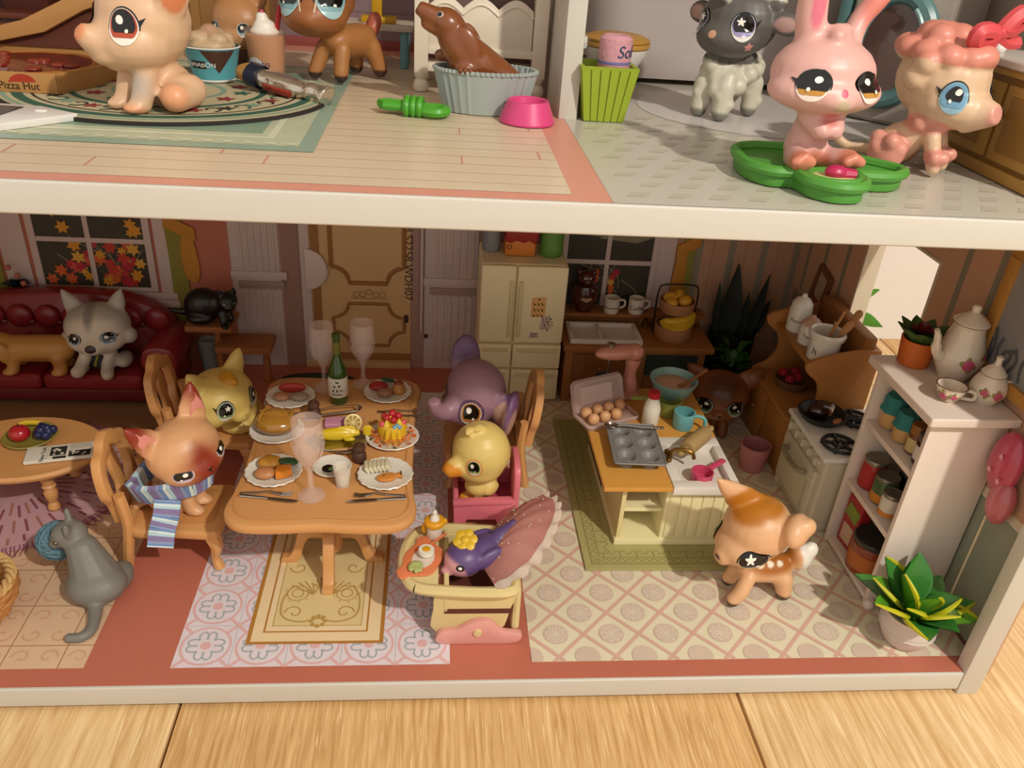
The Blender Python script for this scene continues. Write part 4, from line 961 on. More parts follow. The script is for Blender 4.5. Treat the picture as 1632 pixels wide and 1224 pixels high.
b = MB(); b.box((0, 0, .0), (.22, .09, .035), .016, 3); solo('pink_cloth', b, mat('#c98aa6', .7, bump=.4, bscale=60), 'folded pink napkin behind the yellow fish', 'napkin', (-.51, 1.425, ZT + .02), .08)
t = thing('lemon_slice', 'round lemon slice leaning on the yellow fish', 'lemon slice', (-.445, 1.36, ZT + .062), rot=(rad(-28), 0, .2))
b = MB(); b.prism(circ(.052, 26), -.006, .006, TXZ, .002); part(t, 'rind', b, mat('#ddc684', .4)); 
for k in range(8):
    a = TAU * k / 8; b = MB(); b.prism([(.008 * cos(a + .39), .008 * sin(a + .39)), (.04 * cos(a + .08), .04 * sin(a + .08)), (.043 * cos(a + .39), .043 * sin(a + .39)), (.04 * cos(a + .7), .04 * sin(a + .7))], .0055, .0085, TXZ); part(t, 'segment', b, mat('#a08432', .3))
b = MB(); b.tube([(-.07, 0, .012), (.0, -.005, .014), (.06, .0, .018)], [.012, .016, .01], 8, flat=.6); solo('bread_stick', b, mat('#c99a6a', .5), 'pale bread stick in front of the yellow fish', 'bread', (-.47, 1.135, ZT + .016), .15)
# tongs
t = thing('serving_tongs', 'silver serving tongs behind the pink napkin', 'tongs', (-.555, 1.535, ZT + .012), .18)
for s_ in (1, -1): b = MB(); b.tube(sm([(.13, s_ * .004, .03), (.115, s_ * .03, .03), (0, s_ * .04, .028), (-.08, s_ * .035, .02), (-.13, s_ * .03, .012)], 4), [.008] * 17, 8, flat=.5); part(t, 'arm', b, SIL)
b = MB(); b.tube(sm([(.115, .03, .03), (.14, .0, .03), (.115, -.03, .03)], 5), .008, 8); part(t, 'bend', b, SIL)
def cutlery(kind, label, x, y, rz, z=.004, s=1):
    t = thing(kind, label, kind, (x, y, ZT + z), rz, 'cutlery on the dining table', s=s)
    if kind == 'fork':
        b = MB(); b.tube([(-.15, 0, 0), (-.05, 0, .01), (0, 0, .022), (.03, 0, .012), (.06, 0, .006)], [.009, .007, .006, .009, .016], 8, flat=.4, up=(0, 0, 1)); part(t, 'handle', b, SIL)
        for k in range(4): b = MB(); yy = -.012 + .008 * k; b.tube([(.055, yy, .006), (.085, yy, .003), (.115, yy * 1.1, .01)], .0028, 5); part(t, 'tine', b, SIL)
    else:
        b = MB(); b.tube([(-.15, 0, .004), (-.04, 0, .006), (0, 0, .006)], [.011, .009, .007], 8, flat=.6, up=(0, 0, 1)); part(t, 'handle', b, SIL)
        b = MB(); b.prism(sm([(0, -.01), (.1, -.016), (.15, -.006), (.14, .008), (0, .008)], 3, True), .002, .006); part(t, 'blade', b, SIL)
    return t
cutlery('fork', 'silver fork at the near left place setting', -.82, .755, -.05); cutlery('knife', 'silver knife at the near left place setting', -.82, .715, -.16)
cutlery('fork', 'silver fork at the near right place setting', -.27, .745, PI + .02); cutlery('knife', 'silver knife at the near right place setting', -.265, .705, PI + .12)
cutlery('fork', 'silver fork beside the far left plate', -.77, 1.53, PI + .1, s=.8); cutlery('knife', 'silver knife beside the far left plate', -.78, 1.475, PI - .05, s=.8)
cutlery('fork', 'silver fork behind the cake', -.22, 1.575, PI + .1, s=.85); cutlery('knife', 'silver knife behind the cake', -.17, 1.53, .05, s=.8)
# goblets
def goblet(label, x, y, s=1):
    t = thing('goblet', label, 'glass', (x, y, ZT), .2, 'clear plastic goblets', s=s)
    b = MB(); b.lathe([(0, 0), (.068, 0), (.072, .008), (.06, .014), (.02, .05), (.014, .07), (.014, .17), (0, .17)], T(), 18, .04, 9); part(t, 'foot', b, GLS)
    b = MB(); b.lathe([(0, .17), (.02, .17), (.045, .22), (.072, .30), (.082, .37), (.078, .47), (.072, .47), (.075, .37), (.064, .3), (.036, .225), (0, .195)], T(), 28, .012, 9); cup = part(t, 'bowl', b, GLS)
    for k in range(9):
        a = TAU * k / 9; b = MB()
        for sg in (1, -1): b.tube([(q[0] * cos(a + sg * q[2]), q[0] * sin(a + sg * q[2]), q[1]) for q in ((.05, .225, 0), (.066, .265, .17), (.078, .31, .35), (.083, .35, .5))], .003, 5)
        part(cup, 'cut_facet', b, GLS)
goblet('tall clear goblet in the middle of the table front', -.605, .745); goblet('clear goblet just left of the wine bottle', -.67, 1.85, .95); goblet('clear goblet just right of the wine bottle', -.43, 1.90, .95)
# bottle
t = thing('wine_bottle', 'green glass bottle with a white label on the dining table', 'bottle', (-.565, 1.70, ZT))
b = MB(); b.lathe([(0, 0), (.052, 0), (.058, .012), (.058, .19), (.05, .24), (.028, .3), (.022, .34), (.022, .44), (.026, .445), (.026, .465), (.022, .47), (0, .47)], T(), 24); part(t, 'glass_body', b, mat('#2f4d16', .15, coat=.6))
b = MB(); b.lathe([(.0585, .055), (.0592, .056), (.0592, .185), (.0585, .186)], T(), 24); part(t, 'label', b, mat('#d8cfbc', .6))
b = MB(); b.lathe([(.0225, .34), (.0235, .345), (.0235, .41), (.0225, .415)], T(), 18); part(t, 'neck_band', b, mat('#6f6a24', .4))
p = Print(); 
def glyphs(rows, sc_=1):
    b = MB()
    for r, (z, n, w_) in enumerate(rows):
        for k in range(n):
            x = (k - (n - 1) / 2) * w_; R2 = random.Random(r * 9 + k)
            for q in range(3):
                a = R2.uniform(0, PI); L = w_ * .38; cx, cz = x + R2.uniform(-.3, .3) * w_ * .5, z + R2.uniform(-.3, .3) * w_ * .5
                b.tube([(cx - L * cos(a), -.0005, cz - L * sin(a)), (cx + L * cos(a), -.0005, cz + L * sin(a))], .0022 * sc_, 4)
    return b
o = part(t, 'brush_lettering', glyphs([(.165, 1, .03), (.135, 2, .028), (.105, 3, .024), (.078, 5, .012)]), mat('#1d1a16')); wrap_text(o, .0595)
# cups and shakers
t = thing('milk_glass', 'small clear tumbler of milk at the front of the table', 'glass', (-.455, .845, ZT))
b = MB(); b.lathe([(0, 0), (.036, 0), (.05, .125), (.045, .125), (.034, .01), (0, .01)], T(), 22); part(t, 'tumbler', b, glass('#efe6da', .06, .4)); b = MB(); b.lathe([(0, .011), (.033, .012), (.043, .092), (0, .092)], T(), 22); part(t, 'milk', b, mat('#e4dcc9', .4))
t = thing('sauce_saucer', 'white saucer with dark sauce behind the milk glass', 'saucer', (-.525, .985, ZT))
b = MB(); b.lathe([(0, 0), (.07, 0), (.105, .022), (.1, .026), (.065, .008), (0, .007)], T(), 32); part(t, 'dish', b, PLW)
b = MB(); b.lathe([(0, .009), (.035, .009), (.034, .013), (0, .014)], T((-.02, -.01, 0)), 16); part(t, 'sauce', b, mat('#1a0f0c', .15)); b = MB(); b.ell((.0, -.025, .018), (.02, .014, .01), seg=8); part(t, 'green_garnish', b, mat('#5d7a3a', .5))
def shaker(label, x, y):
    b = MB(); b.lathe([(0, 0), (.036, 0), (.04, .02), (.038, .05), (.028, .065), (.034, .075), (.036, .09), (.03, .105), (.012, .112), (.01, .12), (0, .122)], T(), 18); solo('shaker', b, mat('#4f3124', .45), label, 'shaker', (x, y, ZT), 0, 'brown shakers')
shaker('brown wooden shaker in front of the cake', -.385, 1.065); shaker('brown wooden shaker behind the loaf', -.69, 1.51)

# ---------------------------------------------------------------- coffee table things
t = thing('fruit_plate', 'shallow olive plate of fruit on the coffee table', 'plate', (-2.36, 1.54, .357)); b = MB(); b.lathe([(0, 0), (.1, 0), (.15, .02), (.145, .026), (.095, .008), (0, .008)], T(), 36); part(t, 'dish', b, mat('#8d8238', .5))
b = MB(); b.ell((0, 0, .045), (.06, .058, .05)); o = solo('red_apple', b, mat('#a81c26', .25, coat=.5), 'shiny red apple on the fruit plate', 'apple', (-2.40, 1.51, .365)); b = MB(); b.tube([(0, 0, .085), (.005, 0, .11)], .004, 5); part(o, 'stem', b, mat('#4a2c14'))
t = thing('grape_bunch', 'bunch of dark blue grapes on the fruit plate', 'grapes', (-2.27, 1.535, .366))
for k in range(16):
    a = k * 2.4; r = .055 * math.sqrt((k % 11) / 11); b = MB(); b.ell((r * cos(a), r * sin(a) * .8, .025 + (.04 if k > 10 else .012 * (k % 3))), .026, seg=10); part(t, 'grape', b, mat('#262a52', .35))
b = MB(); b.tube(sm([(-.09, .02, .03), (-.06, .05, .05), (0, .06, .04), (.06, .05, .02)], 4), [.008] + [.016] * 11 + [.008], 8); solo('banana', b, mat('#d8b52c', .45), 'small yellow banana behind the apple', 'banana', (-2.35, 1.575, .368), .4)
t = thing('newspaper', 'folded newspaper at the edge of the coffee table', 'newspaper', (-2.125, 1.37, .358), .22)
b = MB(); b.box((0, 0, .012), (.36, .15, .022), .006); part(t, 'folded_sheets', b, mat('#d9d3c4', .8, var=.04))
p = Print(T((0, 0, .0235)), .0004); N1 = mat('#26241f', .8); N2 = mat('#8d887a', .8); R_ = random.Random(12)
for (x0, y0, x1, y1) in ((-.05, -.04, .035, .05), (.05, -.065, .165, -.005), (-.03, -.074, .04, -.05)):
    p.rect(x0, y0, x1, y1, N1)
p.up()
for (x0, y0, x1, y1) in ((-.05, -.04, .035, .05), (.05, -.065, .165, -.005)):
    for k in range(7): cx, cy = R_.uniform(x0 + .015, x1 - .015), R_.uniform(y0 + .012, y1 - .012); p.disc(cx, cy, R_.uniform(.006, .012), mat('#cfc9b8', .8), 8)
for k in range(7): p.line([(.05, .06 - .008 * k), (.165, .06 - .008 * k)], .0022, N2)
for k in range(6): p.line([(-.062, -.07 + .024 * k), (-.062, -.055 + .024 * k)], .003, N2)
p.obj('photo_print', t); text(t, 'masthead', 'New York T', .034, N1, T((-.085, 0, .0242), (0, 0, PI / 2)))

# ---------------------------------------------------------------- kitchen island
GR = mat('#a9a167', .7, bump=.25, bscale=120); GRL = mat('#8d8750', .7)
t = thing('green_rug', 'moss green bordered rug under the kitchen island', 'rug', (0, 0, .0052))
b = MB(); b.bb(.905, 1.86, .765, 2.37, 0, .014, .006); part(t, 'pile', b, GR)
p = Print(T((0, 0, .0143)), .0005); p.frame(.945, .805, 1.82, 2.33, .006, GRL); p.frame(1.0, .86, 1.765, 2.28, .006, GRL)
for k in range(28): p.ring(.9725, .84 + .053 * k, .02, .005, GRL, 10)
for k in range(17): p.ring(.985 + .048 * k, .8335, .018, .005, GRL, 10)
for k in range(8):
    x = 1.03 + .1 * k; p.line(sm([(x, .865), (x, .9), (x + .02, .92), (x + .05, .89), (x + .08, .92), (x + .1, .9), (x + .1, .865)], 3), .005, GRL)
for k in range(13):
    y = .9 + .1 * k; p.line(sm([(1.005, y), (1.05, y), (1.07, y + .02), (1.04, y + .05), (1.07, y + .08), (1.05, y + .1), (1.005, y + .1)], 3), .005, GRL)
p.obj('border_lines', t)
IY = mat('#e9deac', .45, var=.03); IYD = mat('#dccb92', .45); IW = mat('#d09544', .4, var=.05)
zb = .02
t = thing('kitchen_island', 'cream kitchen island with wooden top and white sink', 'kitchen island', (0, 0, zb))
X0, X1, Y0, Y1 = 1.115, 1.775, .985, 1.98
b = MB(); b.bb(X0, X0 + .025, Y0, Y1, 0, .43); part(t, 'left_side', b, IYD)
b = MB(); b.bb(1.375, X1, Y0, Y1, .03, .398, .004); part(t, 'cupboard', b, IY)
b = MB(); b.bb(X0 - .01, X1 + .01, Y0 - .012, Y1, 0, .045, .006); part(t, 'plinth', b, IY)
b = MB(); b.bb(X0, 1.375, Y1 - .5, Y1, .03, .43); part(t, 'back_block', b, IYD)
b = MB(); b.bb(X0 + .025, 1.375, Y0 + .03, 1.48, .22, .245, .004); part(t, 'shelf', b, IY)
for k in range(6): x = 1.40 + .066 * k; b = MB(); b.bb(x, x + .058, Y0 - .008, Y0 + .002, .055, .39, .003); part(t, 'plank', b, IY)
b = MB(); b.bb(X0, 1.40, Y0 - .008, Y0 + .005, .395, .43); part(t, 'top_rail', b, IY)
b = MB(); b.bb(.985, 1.385, .925, 2.05, .43, .462, .008); b.bb(1.385, 1.79, 1.455, 2.05, .43, .462, .008); part(t, 'wooden_worktop', b, IW)
b = MB(); SW = mat('#e3dbd0', .28)
for x0, x1, y0, y1 in ((1.39, 1.79, .93, 1.0), (1.39, 1.79, 1.36, 1.45), (1.39, 1.45, 1.0, 1.36), (1.74, 1.79, 1.0, 1.36)): b.bb(x0, x1, y0, y1, .405, .462, .008)
b.bb(1.45, 1.74, 1.0, 1.36, .40, .415); part(t, 'white_sink', b, SW)
b = MB(); b.tube(sm([(1.43, 1.2, .46), (1.43, 1.2, .52), (1.47, 1.19, .545), (1.54, 1.17, .54), (1.56, 1.16, .5)], 5), .012, 8); b.ell((1.42, 1.25, .49), .017, seg=10); b.ell((1.41, 1.16, .49), .017, seg=10); b.tube([(1.42, 1.25, .49), (1.41, 1.16, .49)], .008, 6); part(t, 'brass_tap', b, mat('#8a6a34', .3, metal=.9))
ZI = zb + .4635
# muffin tin
t = thing('muffin_tin', 'grey six-cup muffin tin on the island', 'baking tin', (1.225, 1.275, ZI), rad(-3)); MT = mat('#7d7a76', .45)
XC = [(-.07, -.13), (.07, -.13), (-.07, 0.0), (.07, 0.0), (-.07, .13), (.07, .13)]
def tinf(u, v):
    x, y = (u - .5) * .30, (v - .5) * .43; d = min(math.hypot(x - a_, y - b_) for a_, b_ in XC)
    return (x, y, .064 - .034 * sst((.06 - d) / .036))
b = MB(); b.grid(tinf, 44, 62); part(t, 'sheet', b, MT, 80)
for x, y in XC:
    b = MB(); b.lathe([(.0, .0), (.044, .0), (.056, .05), (.06, .058)], T((x, y, 0)), 20); c_ = part(t, 'cup', b, MT)
    b = MB(); b.lathe([(.058, .0645), (.06, .0665), (.063, .0645)], T((x, y, 0)), 22); part(c_, 'cup_rim', b, MT)
b = MB(); b.tube([(x, y, .064) for x, y in rrect(.30, .43, .02) + [(.15, .195)]], .006, 6); part(t, 'rolled_edge', b, MT)
t = thing('serving_spoon', 'silver spoon lying across the muffin tin', 'spoon', (1.235, 1.42, ZI + .078), -.08)
b = MB(); b.lathe([(0, 0), (.03, .004), (.045, .016), (.042, .018), (.028, .008), (0, .005)], T((-.13, 0, 0), s=(1, .7, 1)), 20); part(t, 'bowl', b, SIL)
b = MB(); b.tube(sm([(-.09, 0, .014), (-.05, 0, .02), (.02, 0, .016), (.1, 0, .012), (.17, 0, .012)], 4), .0065, 8); part(t, 'handle', b, SIL)
for k in range(4): b = MB(); b.ell((.13 + .018 * k, 0, .013), (.01, .013, .012), seg=8); part(t, 'grip_bead', b, SIL)
# egg carton
t = thing('egg_carton', 'open clear egg carton on the island', 'egg carton', (1.12, 1.66, ZI), rad(24)); PLS = glass('#d9bdb4', .15, .4)
b = MB(); b.prism(rrect(.38, .21, .02), 0, .012, None, .003); b.tube([(x, y, .025) for x, y in rrect(.38, .21, .03) + [(.19, .075)]], .01, 6); part(t, 'base', b, PLS)
b = MB(); X_ = T((0, .1, .03), (rad(68), 0, 0)); b.prism(rrect(.37, .19, .03, 4, 0, .09), .03, .038, X_, .003); b.tube([X_ @ V((x, y, .018)) for x, y in rrect(.37, .19, .03, 4, 0, .09) + [(.185, .155)]], .016, 6); lid = part(t, 'lid', b, PLS)
b = MB(); b.prism([(-.14, .04), (.1, .04), (.1, .15), (-.14, .15)], .0385, .0395, X_); part(lid, 'paper_label', b, mat('#c4a99f', .7))
for i in range(2):
    for j in range(4):
        if (i, j) == (1, 3) or (i, j) == (0, 3): continue
        b = MB(); b.ell((0, 0, .03), (.038, .036, .04), seg=14); a = rad(24); lx, ly = -.125 + .085 * j, -.045 + .085 * i
        solo('egg', b, mat('#d6a272', .4), ('front', 'back')[i] + ' row egg number ' + ('one', 'two', 'three')[j] + ' from the open end of the carton', 'egg', (1.12 + lx * cos(a) - ly * sin(a), 1.66 + lx * sin(a) + ly * cos(a), ZI + .015), 0, 'eggs in the carton')
b = MB(); b.ell((0, 0, .03), (.038, .036, .04), seg=14); solo('egg', b, mat('#cf9a6a', .4), 'lone egg at the hinge corner of the carton', 'egg', (1.12 + .13 * cos(rad(24)) - .04 * sin(rad(24)), 1.66 + .13 * sin(rad(24)) + .04 * cos(rad(24)), ZI + .015), 0, 'eggs in the carton')
# stand mixer
t = thing('stand_mixer', 'dusty pink stand mixer at the back of the island', 'mixer', (1.25, 1.955, ZI), rad(12)); MX_ = mat('#c07e6c', .35, coat=.3)
b = MB(); b.prism(sm([(-.15, -.075), (.11, -.085), (.13, 0), (.11, .085), (-.15, .075)], 4, True), 0, .035, None, .012); part(t, 'base', b, MX_)
b = MB(); b.tube(sm([(.085, 0, .03), (.075, 0, .15), (.085, 0, .27)], 5), [.055] * 4 + [.045, .04, .04, .042, .048, .05, .05], 14); part(t, 'column', b, MX_)
me = remesh('head', [el((-.03, 0, .325), (.17, .062, .052)), el((.08, 0, .315), (.07, .06, .06))], .008, 4); paint(me, '#c07e6c', m=vcmat(.35, coat=.3)); hd = link('head', me, t)
b = MB(); b.lathe([(0, .37), (.028, .37), (.03, .392), (.02, .398), (0, .396)], T((-.09, 0, 0)), 16); part(hd, 'chrome_knob', b, SIL); b = MB(); b.tube([(-.09, 0, .28), (-.09, 0, .18)], .008, 8); b.tube(sm([(-.09, -.03, .12), (-.09, 0, .18), (-.09, .03, .12), (-.09, 0, .09)], 5, True), .005, 6); part(t, 'whisk', b, SIL)
b = MB(); b.lathe([(0, .036), (.04, .037), (.075, .07), (.085, .14), (.08, .142), (.07, .075), (0, .05)], T((-.09, 0, 0)), 24); part(t, 'mixing_bowl', b, mat('#7d7a7c', .25, metal=.8))
# batter bowl
t = thing('mixing_bowl', 'pale blue bowl of batter at the island corner', 'bowl', (1.605, 1.90, ZI)); TQ = mat('#7fa39c', .35, coat=.2)
b = MB(); b.lathe([(0, 0), (.07, 0), (.075, .015), (.12, .07), (.155, .15), (.16, .165), (.15, .168), (.14, .15), (.11, .08), (0, .03)], T(), 32); part(t, 'bowl', b, TQ)
b = MB(); b.lathe([(.0, .146), (.06, .142), (.12, .128), (.135, .12), (.1, .09), (0, .06)], T(), 28); part(t, 'batter', b, mat('#c39c82', .4))
b = MB(); b.tube(sm([(.02, -.06, .12), (.09, -.06, .17), (.2, -.03, .24)], 4), [.022, .02, .016, .014, .013, .013, .013, .015, .016], 10, flat=.7); solo('wooden_spoon', b, mat('#8a5424', .5), 'brown wooden spoon standing in the batter bowl', 'spoon', (1.605, 1.90, ZI + .012))
t = thing('milk_bottle', 'white milk bottle with a red cap on the island', 'bottle', (1.395, 1.60, ZI)); b = MB(); b.lathe([(0, 0), (.048, 0), (.055, .012), (.055, .12), (.045, .16), (.034, .185), (.034, .2), (0, .2)], T(), 24); part(t, 'glass_body', b, mat('#e0d8c6', .25, coat=.4)); b = MB(); b.lathe([(0, .195), (.036, .195), (.038, .2), (.037, .232), (.03, .238), (0, .238)], T(), 22); part(t, 'cap', b, mat('#b3202a', .4))
def measuring(name, label, x, y, r, h, colr, hl, ha, loc_z=ZI, mugh=False):
    t = thing(name, label, 'cup', (x, y, loc_z), ha); c = mat(colr, .35, coat=.15)
    b = MB(); b.lathe([(0, 0), (r * .88, 0), (r * .95, .008), (r, h), (r * .9, h), (r * .85, .015), (0, .012)], T(), 26); part(t, 'cup', b, c)
    b = MB()
    if mugh: b.tube(sm([(r * .95, 0, h * .78), (r * 1.5, 0, h * .8), (r * 1.95, 0, h * .62), (r * 2.0, 0, h * .28)], 5), .014, 8, flat=.8)
    else: b.box((r + hl / 2 - .005, 0, h - .01), (hl, .036, .016), .006); b.box((r + hl * .5, 0, h - .002), (hl * .6, .012, .008), .003)
    part(t, 'handle', b, c)
measuring('green_measuring_cup', 'olive green measuring cup behind the milk bottle', 1.545, 1.74, .085, .1, '#909a4c', .17, PI - .12)
measuring('turquoise_mug', 'turquoise measuring mug with hooked handle on the island', 1.60, 1.565, .068, .115, '#6fb0b2', 0, -.25, mugh=True)
measuring('pink_measuring_cup', 'pink measuring cup in the island sink', 1.585, 1.05, .065, .075, '#c9496a', .15, .65, loc_z=zb + .416)
t = thing('rolling_pin', 'pale wooden rolling pin resting on the island sink', 'rolling pin', (1.615, 1.325, ZI + .056), rad(46)); WP = mat('#a98c5a', .5)
b = MB(); b.tube([(-.125, 0, 0), (-.12, 0, 0), (-.1, 0, 0), (.1, 0, 0), (.12, 0, 0), (.125, 0, 0)], [.02, .045, .052, .052, .045, .02], 18); part(t, 'roller', b, WP)
for s_ in (1, -1): b = MB(); b.tube([(s_ * .12, 0, 0), (s_ * .15, 0, 0), (s_ * .18, 0, 0), (s_ * .2, 0, 0), (s_ * .205, 0, 0)], [.014, .018, .022, .018, .006], 12); part(t, 'handle', b, WP)

# ---------------------------------------------------------------- stove
ST = mat('#c9bda6', .38, var=.03); STD = mat('#b3a58c', .4); IR = mat('#232120', .5)
t = thing('stove', 'cream toy stove with black burners beside the white shelf', 'stove', (2.62, 1.405, 0))
b = MB(); b.bb(-.26, .24, -.29, .29, 0, .53, .03, 3); part(t, 'body', b, ST)
b = MB(); b.bb(-.28, .25, -.295, .295, .525, .56, .015, 3); part(t, 'hob', b, mat('#e4ddd2', .3))
b = MB(); b.bb(-.285, -.255, -.24, .24, .08, .42, .014, 3); d = part(t, 'oven_door', b, ST)
b = MB(); b.tube(sm([(-.285, .14, .35), (-.33, .12, .36), (-.335, 0, .345), (-.33, -.12, .36), (-.285, -.14, .35)], 5), .018, 8); part(d, 'handle', b, mat('#8d8068', .4))
b = MB(); b.bb(-.292, -.28, -.19, -.17, .1, .32, .004); part(d, 'door_groove', b, STD)
for y in (-.2, -.1, 0, .1, .2): b = MB(); b.lathe([(0, 0), (.03, 0), (.028, .02), (0, .022)], T((-.26, y, .48), (0, -PI / 2, 0)), 14); b.box((-.285, y, .48), (.02, .012, .05), .004); part(t, 'knob', b, ST)
for y in (-.24, .24): b = MB(); b.lathe([(0, 0), (.03, 0), (.035, .03), (.02, .06), (0, .06)], T((-.24, y, 0)), 12); part(t, 'foot', b, ST)
for x, y in ((-.13, -.15), (.1, -.15), (.1, .14)):
    b = MB(); b.tube([(x + .1 * cos(a), y + .1 * sin(a), .575) for a in [TAU * k / 20 for k in range(21)]], .012, 6)
    for k in range(5): a = TAU * k / 5 + .3; b.tube([(x + .02 * cos(a), y + .02 * sin(a), .575), (x + .1 * cos(a), y + .1 * sin(a), .575)], .012, 6); b.tube([(x + .1 * cos(a), y + .1 * sin(a), .56), (x + .1 * cos(a), y + .1 * sin(a), .58)], .012, 6)
    b.tube([(x + .04 * cos(a), y + .04 * sin(a), .575) for a in [TAU * k / 12 for k in range(13)]], .01, 6); part(t, 'burner_grate', b, IR)
t = thing('frying_pan', 'black frying pan with dark glazed roast on the stove', 'pan', (2.50, 1.56, .561), rad(-20))
b = MB(); b.lathe([(0, 0), (.11, 0), (.15, .04), (.155, .055), (.145, .055), (.105, .012), (0, .012)], T(s=(1, 1, 1)), 30); part(t, 'dish', b, IR)
b = MB(); b.tube([(.14, 0, .045), (.25, -.02, .055)], [.018, .014], 8); part(t, 'handle', b, IR)
food('roast', 'dark glazed roast in the frying pan', 'roast', [el((0, 0, .045), (.085, .06, .05)), el((.06, .02, .05), (.04, .035, .04))], '#2c120c', 2.49, 1.57, .577 - ZT, spots=[((.06, -.06, .05), (.03, .05, .05), '#a06038', .3)], vox=.007, rough=.18, coat=.6)
b = MB(); b.prism(sm([(-.04, -.02), (.04, -.03), (.05, .02), (-.02, .03)], 3, True), 0, .01, None, .003); solo('salmon_slice', b, mat('#b8764e', .4), 'pale orange slice beside the roast in the pan', 'slice', (2.575, 1.48, .582), .6)

# ---------------------------------------------------------------- white shelf unit and its contents
SHW = mat('#dfcfc2', .42, var=.02)
t = thing('white_shelf_unit', 'white wooden shelf unit with jars and cans', 'shelf', (0, 0, .0035))
sx0, sx1, sy0, sy1 = 2.455, 2.868, .49, 1.06
b = MB(); b.bb(sx0, sx1, sy0, sy0 + .03, 0, 1.22, .004); part(t, 'side_panel', b, SHW)
b = MB(); b.bb(sx0, sx1, sy1 - .03, sy1, 0, 1.22, .004); part(t, 'side_panel', b, SHW)
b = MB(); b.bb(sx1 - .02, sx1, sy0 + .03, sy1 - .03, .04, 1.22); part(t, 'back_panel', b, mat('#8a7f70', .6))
for z in (.05, .485, .895): b = MB(); b.bb(sx0 + .004, sx1 - .02, sy0 + .03, sy1 - .03, z - .035, z, .004); part(t, 'shelf_board', b, SHW)
b = MB(); b.bb(2.405, 2.876, .435, 1.105, 1.22, 1.27, .012, 3); part(t, 'top_board', b, SHW)
b = MB(); b.lathe([(0, 0), (.03, 0), (.035, .02), (.02, .05), (0, .05)], T((2.47, .475, 0)), 12); part(t, 'foot', b, SHW)
def jar(name, label, cat, x, y, z, r, h, bodyc, lidc, lidh=.25, cloth=False, stripe=None, glassy=False, rz=0):
    t = thing(name, label, cat, (x, y, z + .005), rz)
    b = MB(); hb = h * (1 - lidh); b.lathe([(0, 0), (r * .94, 0), (r, .008), (r, hb - .01), (r * .93, hb), (0, hb)], T(), 24); part(t, 'body', b, mat(bodyc, .3, coat=.3, var=.15, vscale=20))
    if cloth: b = MB(); b.lathe([(r * 1.2, hb * .72), (r * 1.12, hb * .85), (r * .98, hb), (r * 1.02, hb + h * lidh * .7), (r * .9, h), (0, h * 1.01)], T(), 24, .05, 7); part(t, 'cloth_cover', b, mat(lidc, .8))
    else:
        b = MB(); b.lathe([(0, hb - .002), (r * .97, hb - .002), (r * 1.0, hb + .006), (r * 1.0, h - .006), (r * .95, h), (r * .85, h - .004), (0, h - .004)], T(), 24); part(t, 'lid', b, mat(lidc, .3, metal=.7 if lidc in ('#8c8676', '#7d7768', '#6f6a5e') else 0))
    if stripe:
        b = MB(); b.lathe([(r, hb * stripe[1]), (r * 1.006, hb * stripe[1]), (r * 1.006, hb * stripe[2]), (r, hb * stripe[2])], T(), 24); part(t, 'paper_label', b, mat(stripe[0], .6))
    return t
Z3, Z2, Z1 = .9, .49, .055
jar('jam_jar', 'cream jar with a teal cloth cover at the far end of the top shelf', 'jar', 2.56, .96, Z3, .062, .19, '#c39a60', '#2f7a78', .3, True)
jar('jam_jar', 'cream jar with a teal cloth cover in the middle of the top shelf', 'jar', 2.56, .82, Z3, .058, .17, '#c39a60', '#2f7a78', .32, True)
jar('spice_jar', 'amber jar with a pale label on the top shelf', 'jar', 2.56, .70, Z3, .045, .17, '#6e3f1c', '#8a5a24', .3, stripe=('#c9b27c', .1, .75))
j = jar('jam_jar', 'dark berry jam jar with a white label at the near end of the top shelf', 'jar', 2.555, .595, Z3, .055, .17, '#3a0f16', '#5c5650', .22, stripe=('#d9d3c8', .2, .8))
jar('food_can', 'red soup can with a silver lid on the middle shelf', 'can', 2.555, .95, Z2, .068, .19, '#a31f22', '#8c8676', .12, stripe=('#a82326', .1, .8))
jar('food_can', 'green and orange fruit can on the middle shelf', 'can', 2.56, .81, Z2, .066, .17, '#3f5a30', '#7d7768', .12, stripe=('#c7802c', .05, .42))
jar('food_can', 'white and orange vegetable can at the front of the middle shelf', 'can', 2.535, .685, Z2, .055, .145, '#d5cdbb', '#8c8676', .15, stripe=('#cf7f30', .05, .3))
jar('food_can', 'dark can at the back of the middle shelf', 'can', 2.70, .83, Z2, .06, .2, '#23201d', '#6f6a5e', .12); jar('food_can', 'dark red can at the near end of the middle shelf', 'can', 2.66, .60, Z2, .055, .15, '#7a2a24', '#6f6a5e', .12)
t = thing('cereal_box', 'tall red and green packet on the bottom shelf', 'packet', (2.54, .93, Z1 + .005), .1); b = MB(); b.bb(-.035, .035, -.075, .075, 0, .34, .006); part(t, 'packet_body', b, mat('#a1262a', .5)); b = MB(); b.box((-.036, 0, .24), (.006, .12, .09), .002, rot=(rad(12), 0, 0)); part(t, 'green_flash', b, mat('#7d8a2e', .5)); b = MB(); b.box((-.036, 0, .09), (.006, .1, .12), .002); part(t, 'pale_panel', b, mat('#c9a690', .5))
jar('large_can', 'big orange and red can with a dark lid on the bottom shelf', 'can', 2.56, .73, Z1, .12, .23, '#8a3f1c', '#35302a', .14, stripe=('#b5652a', .2, .7))
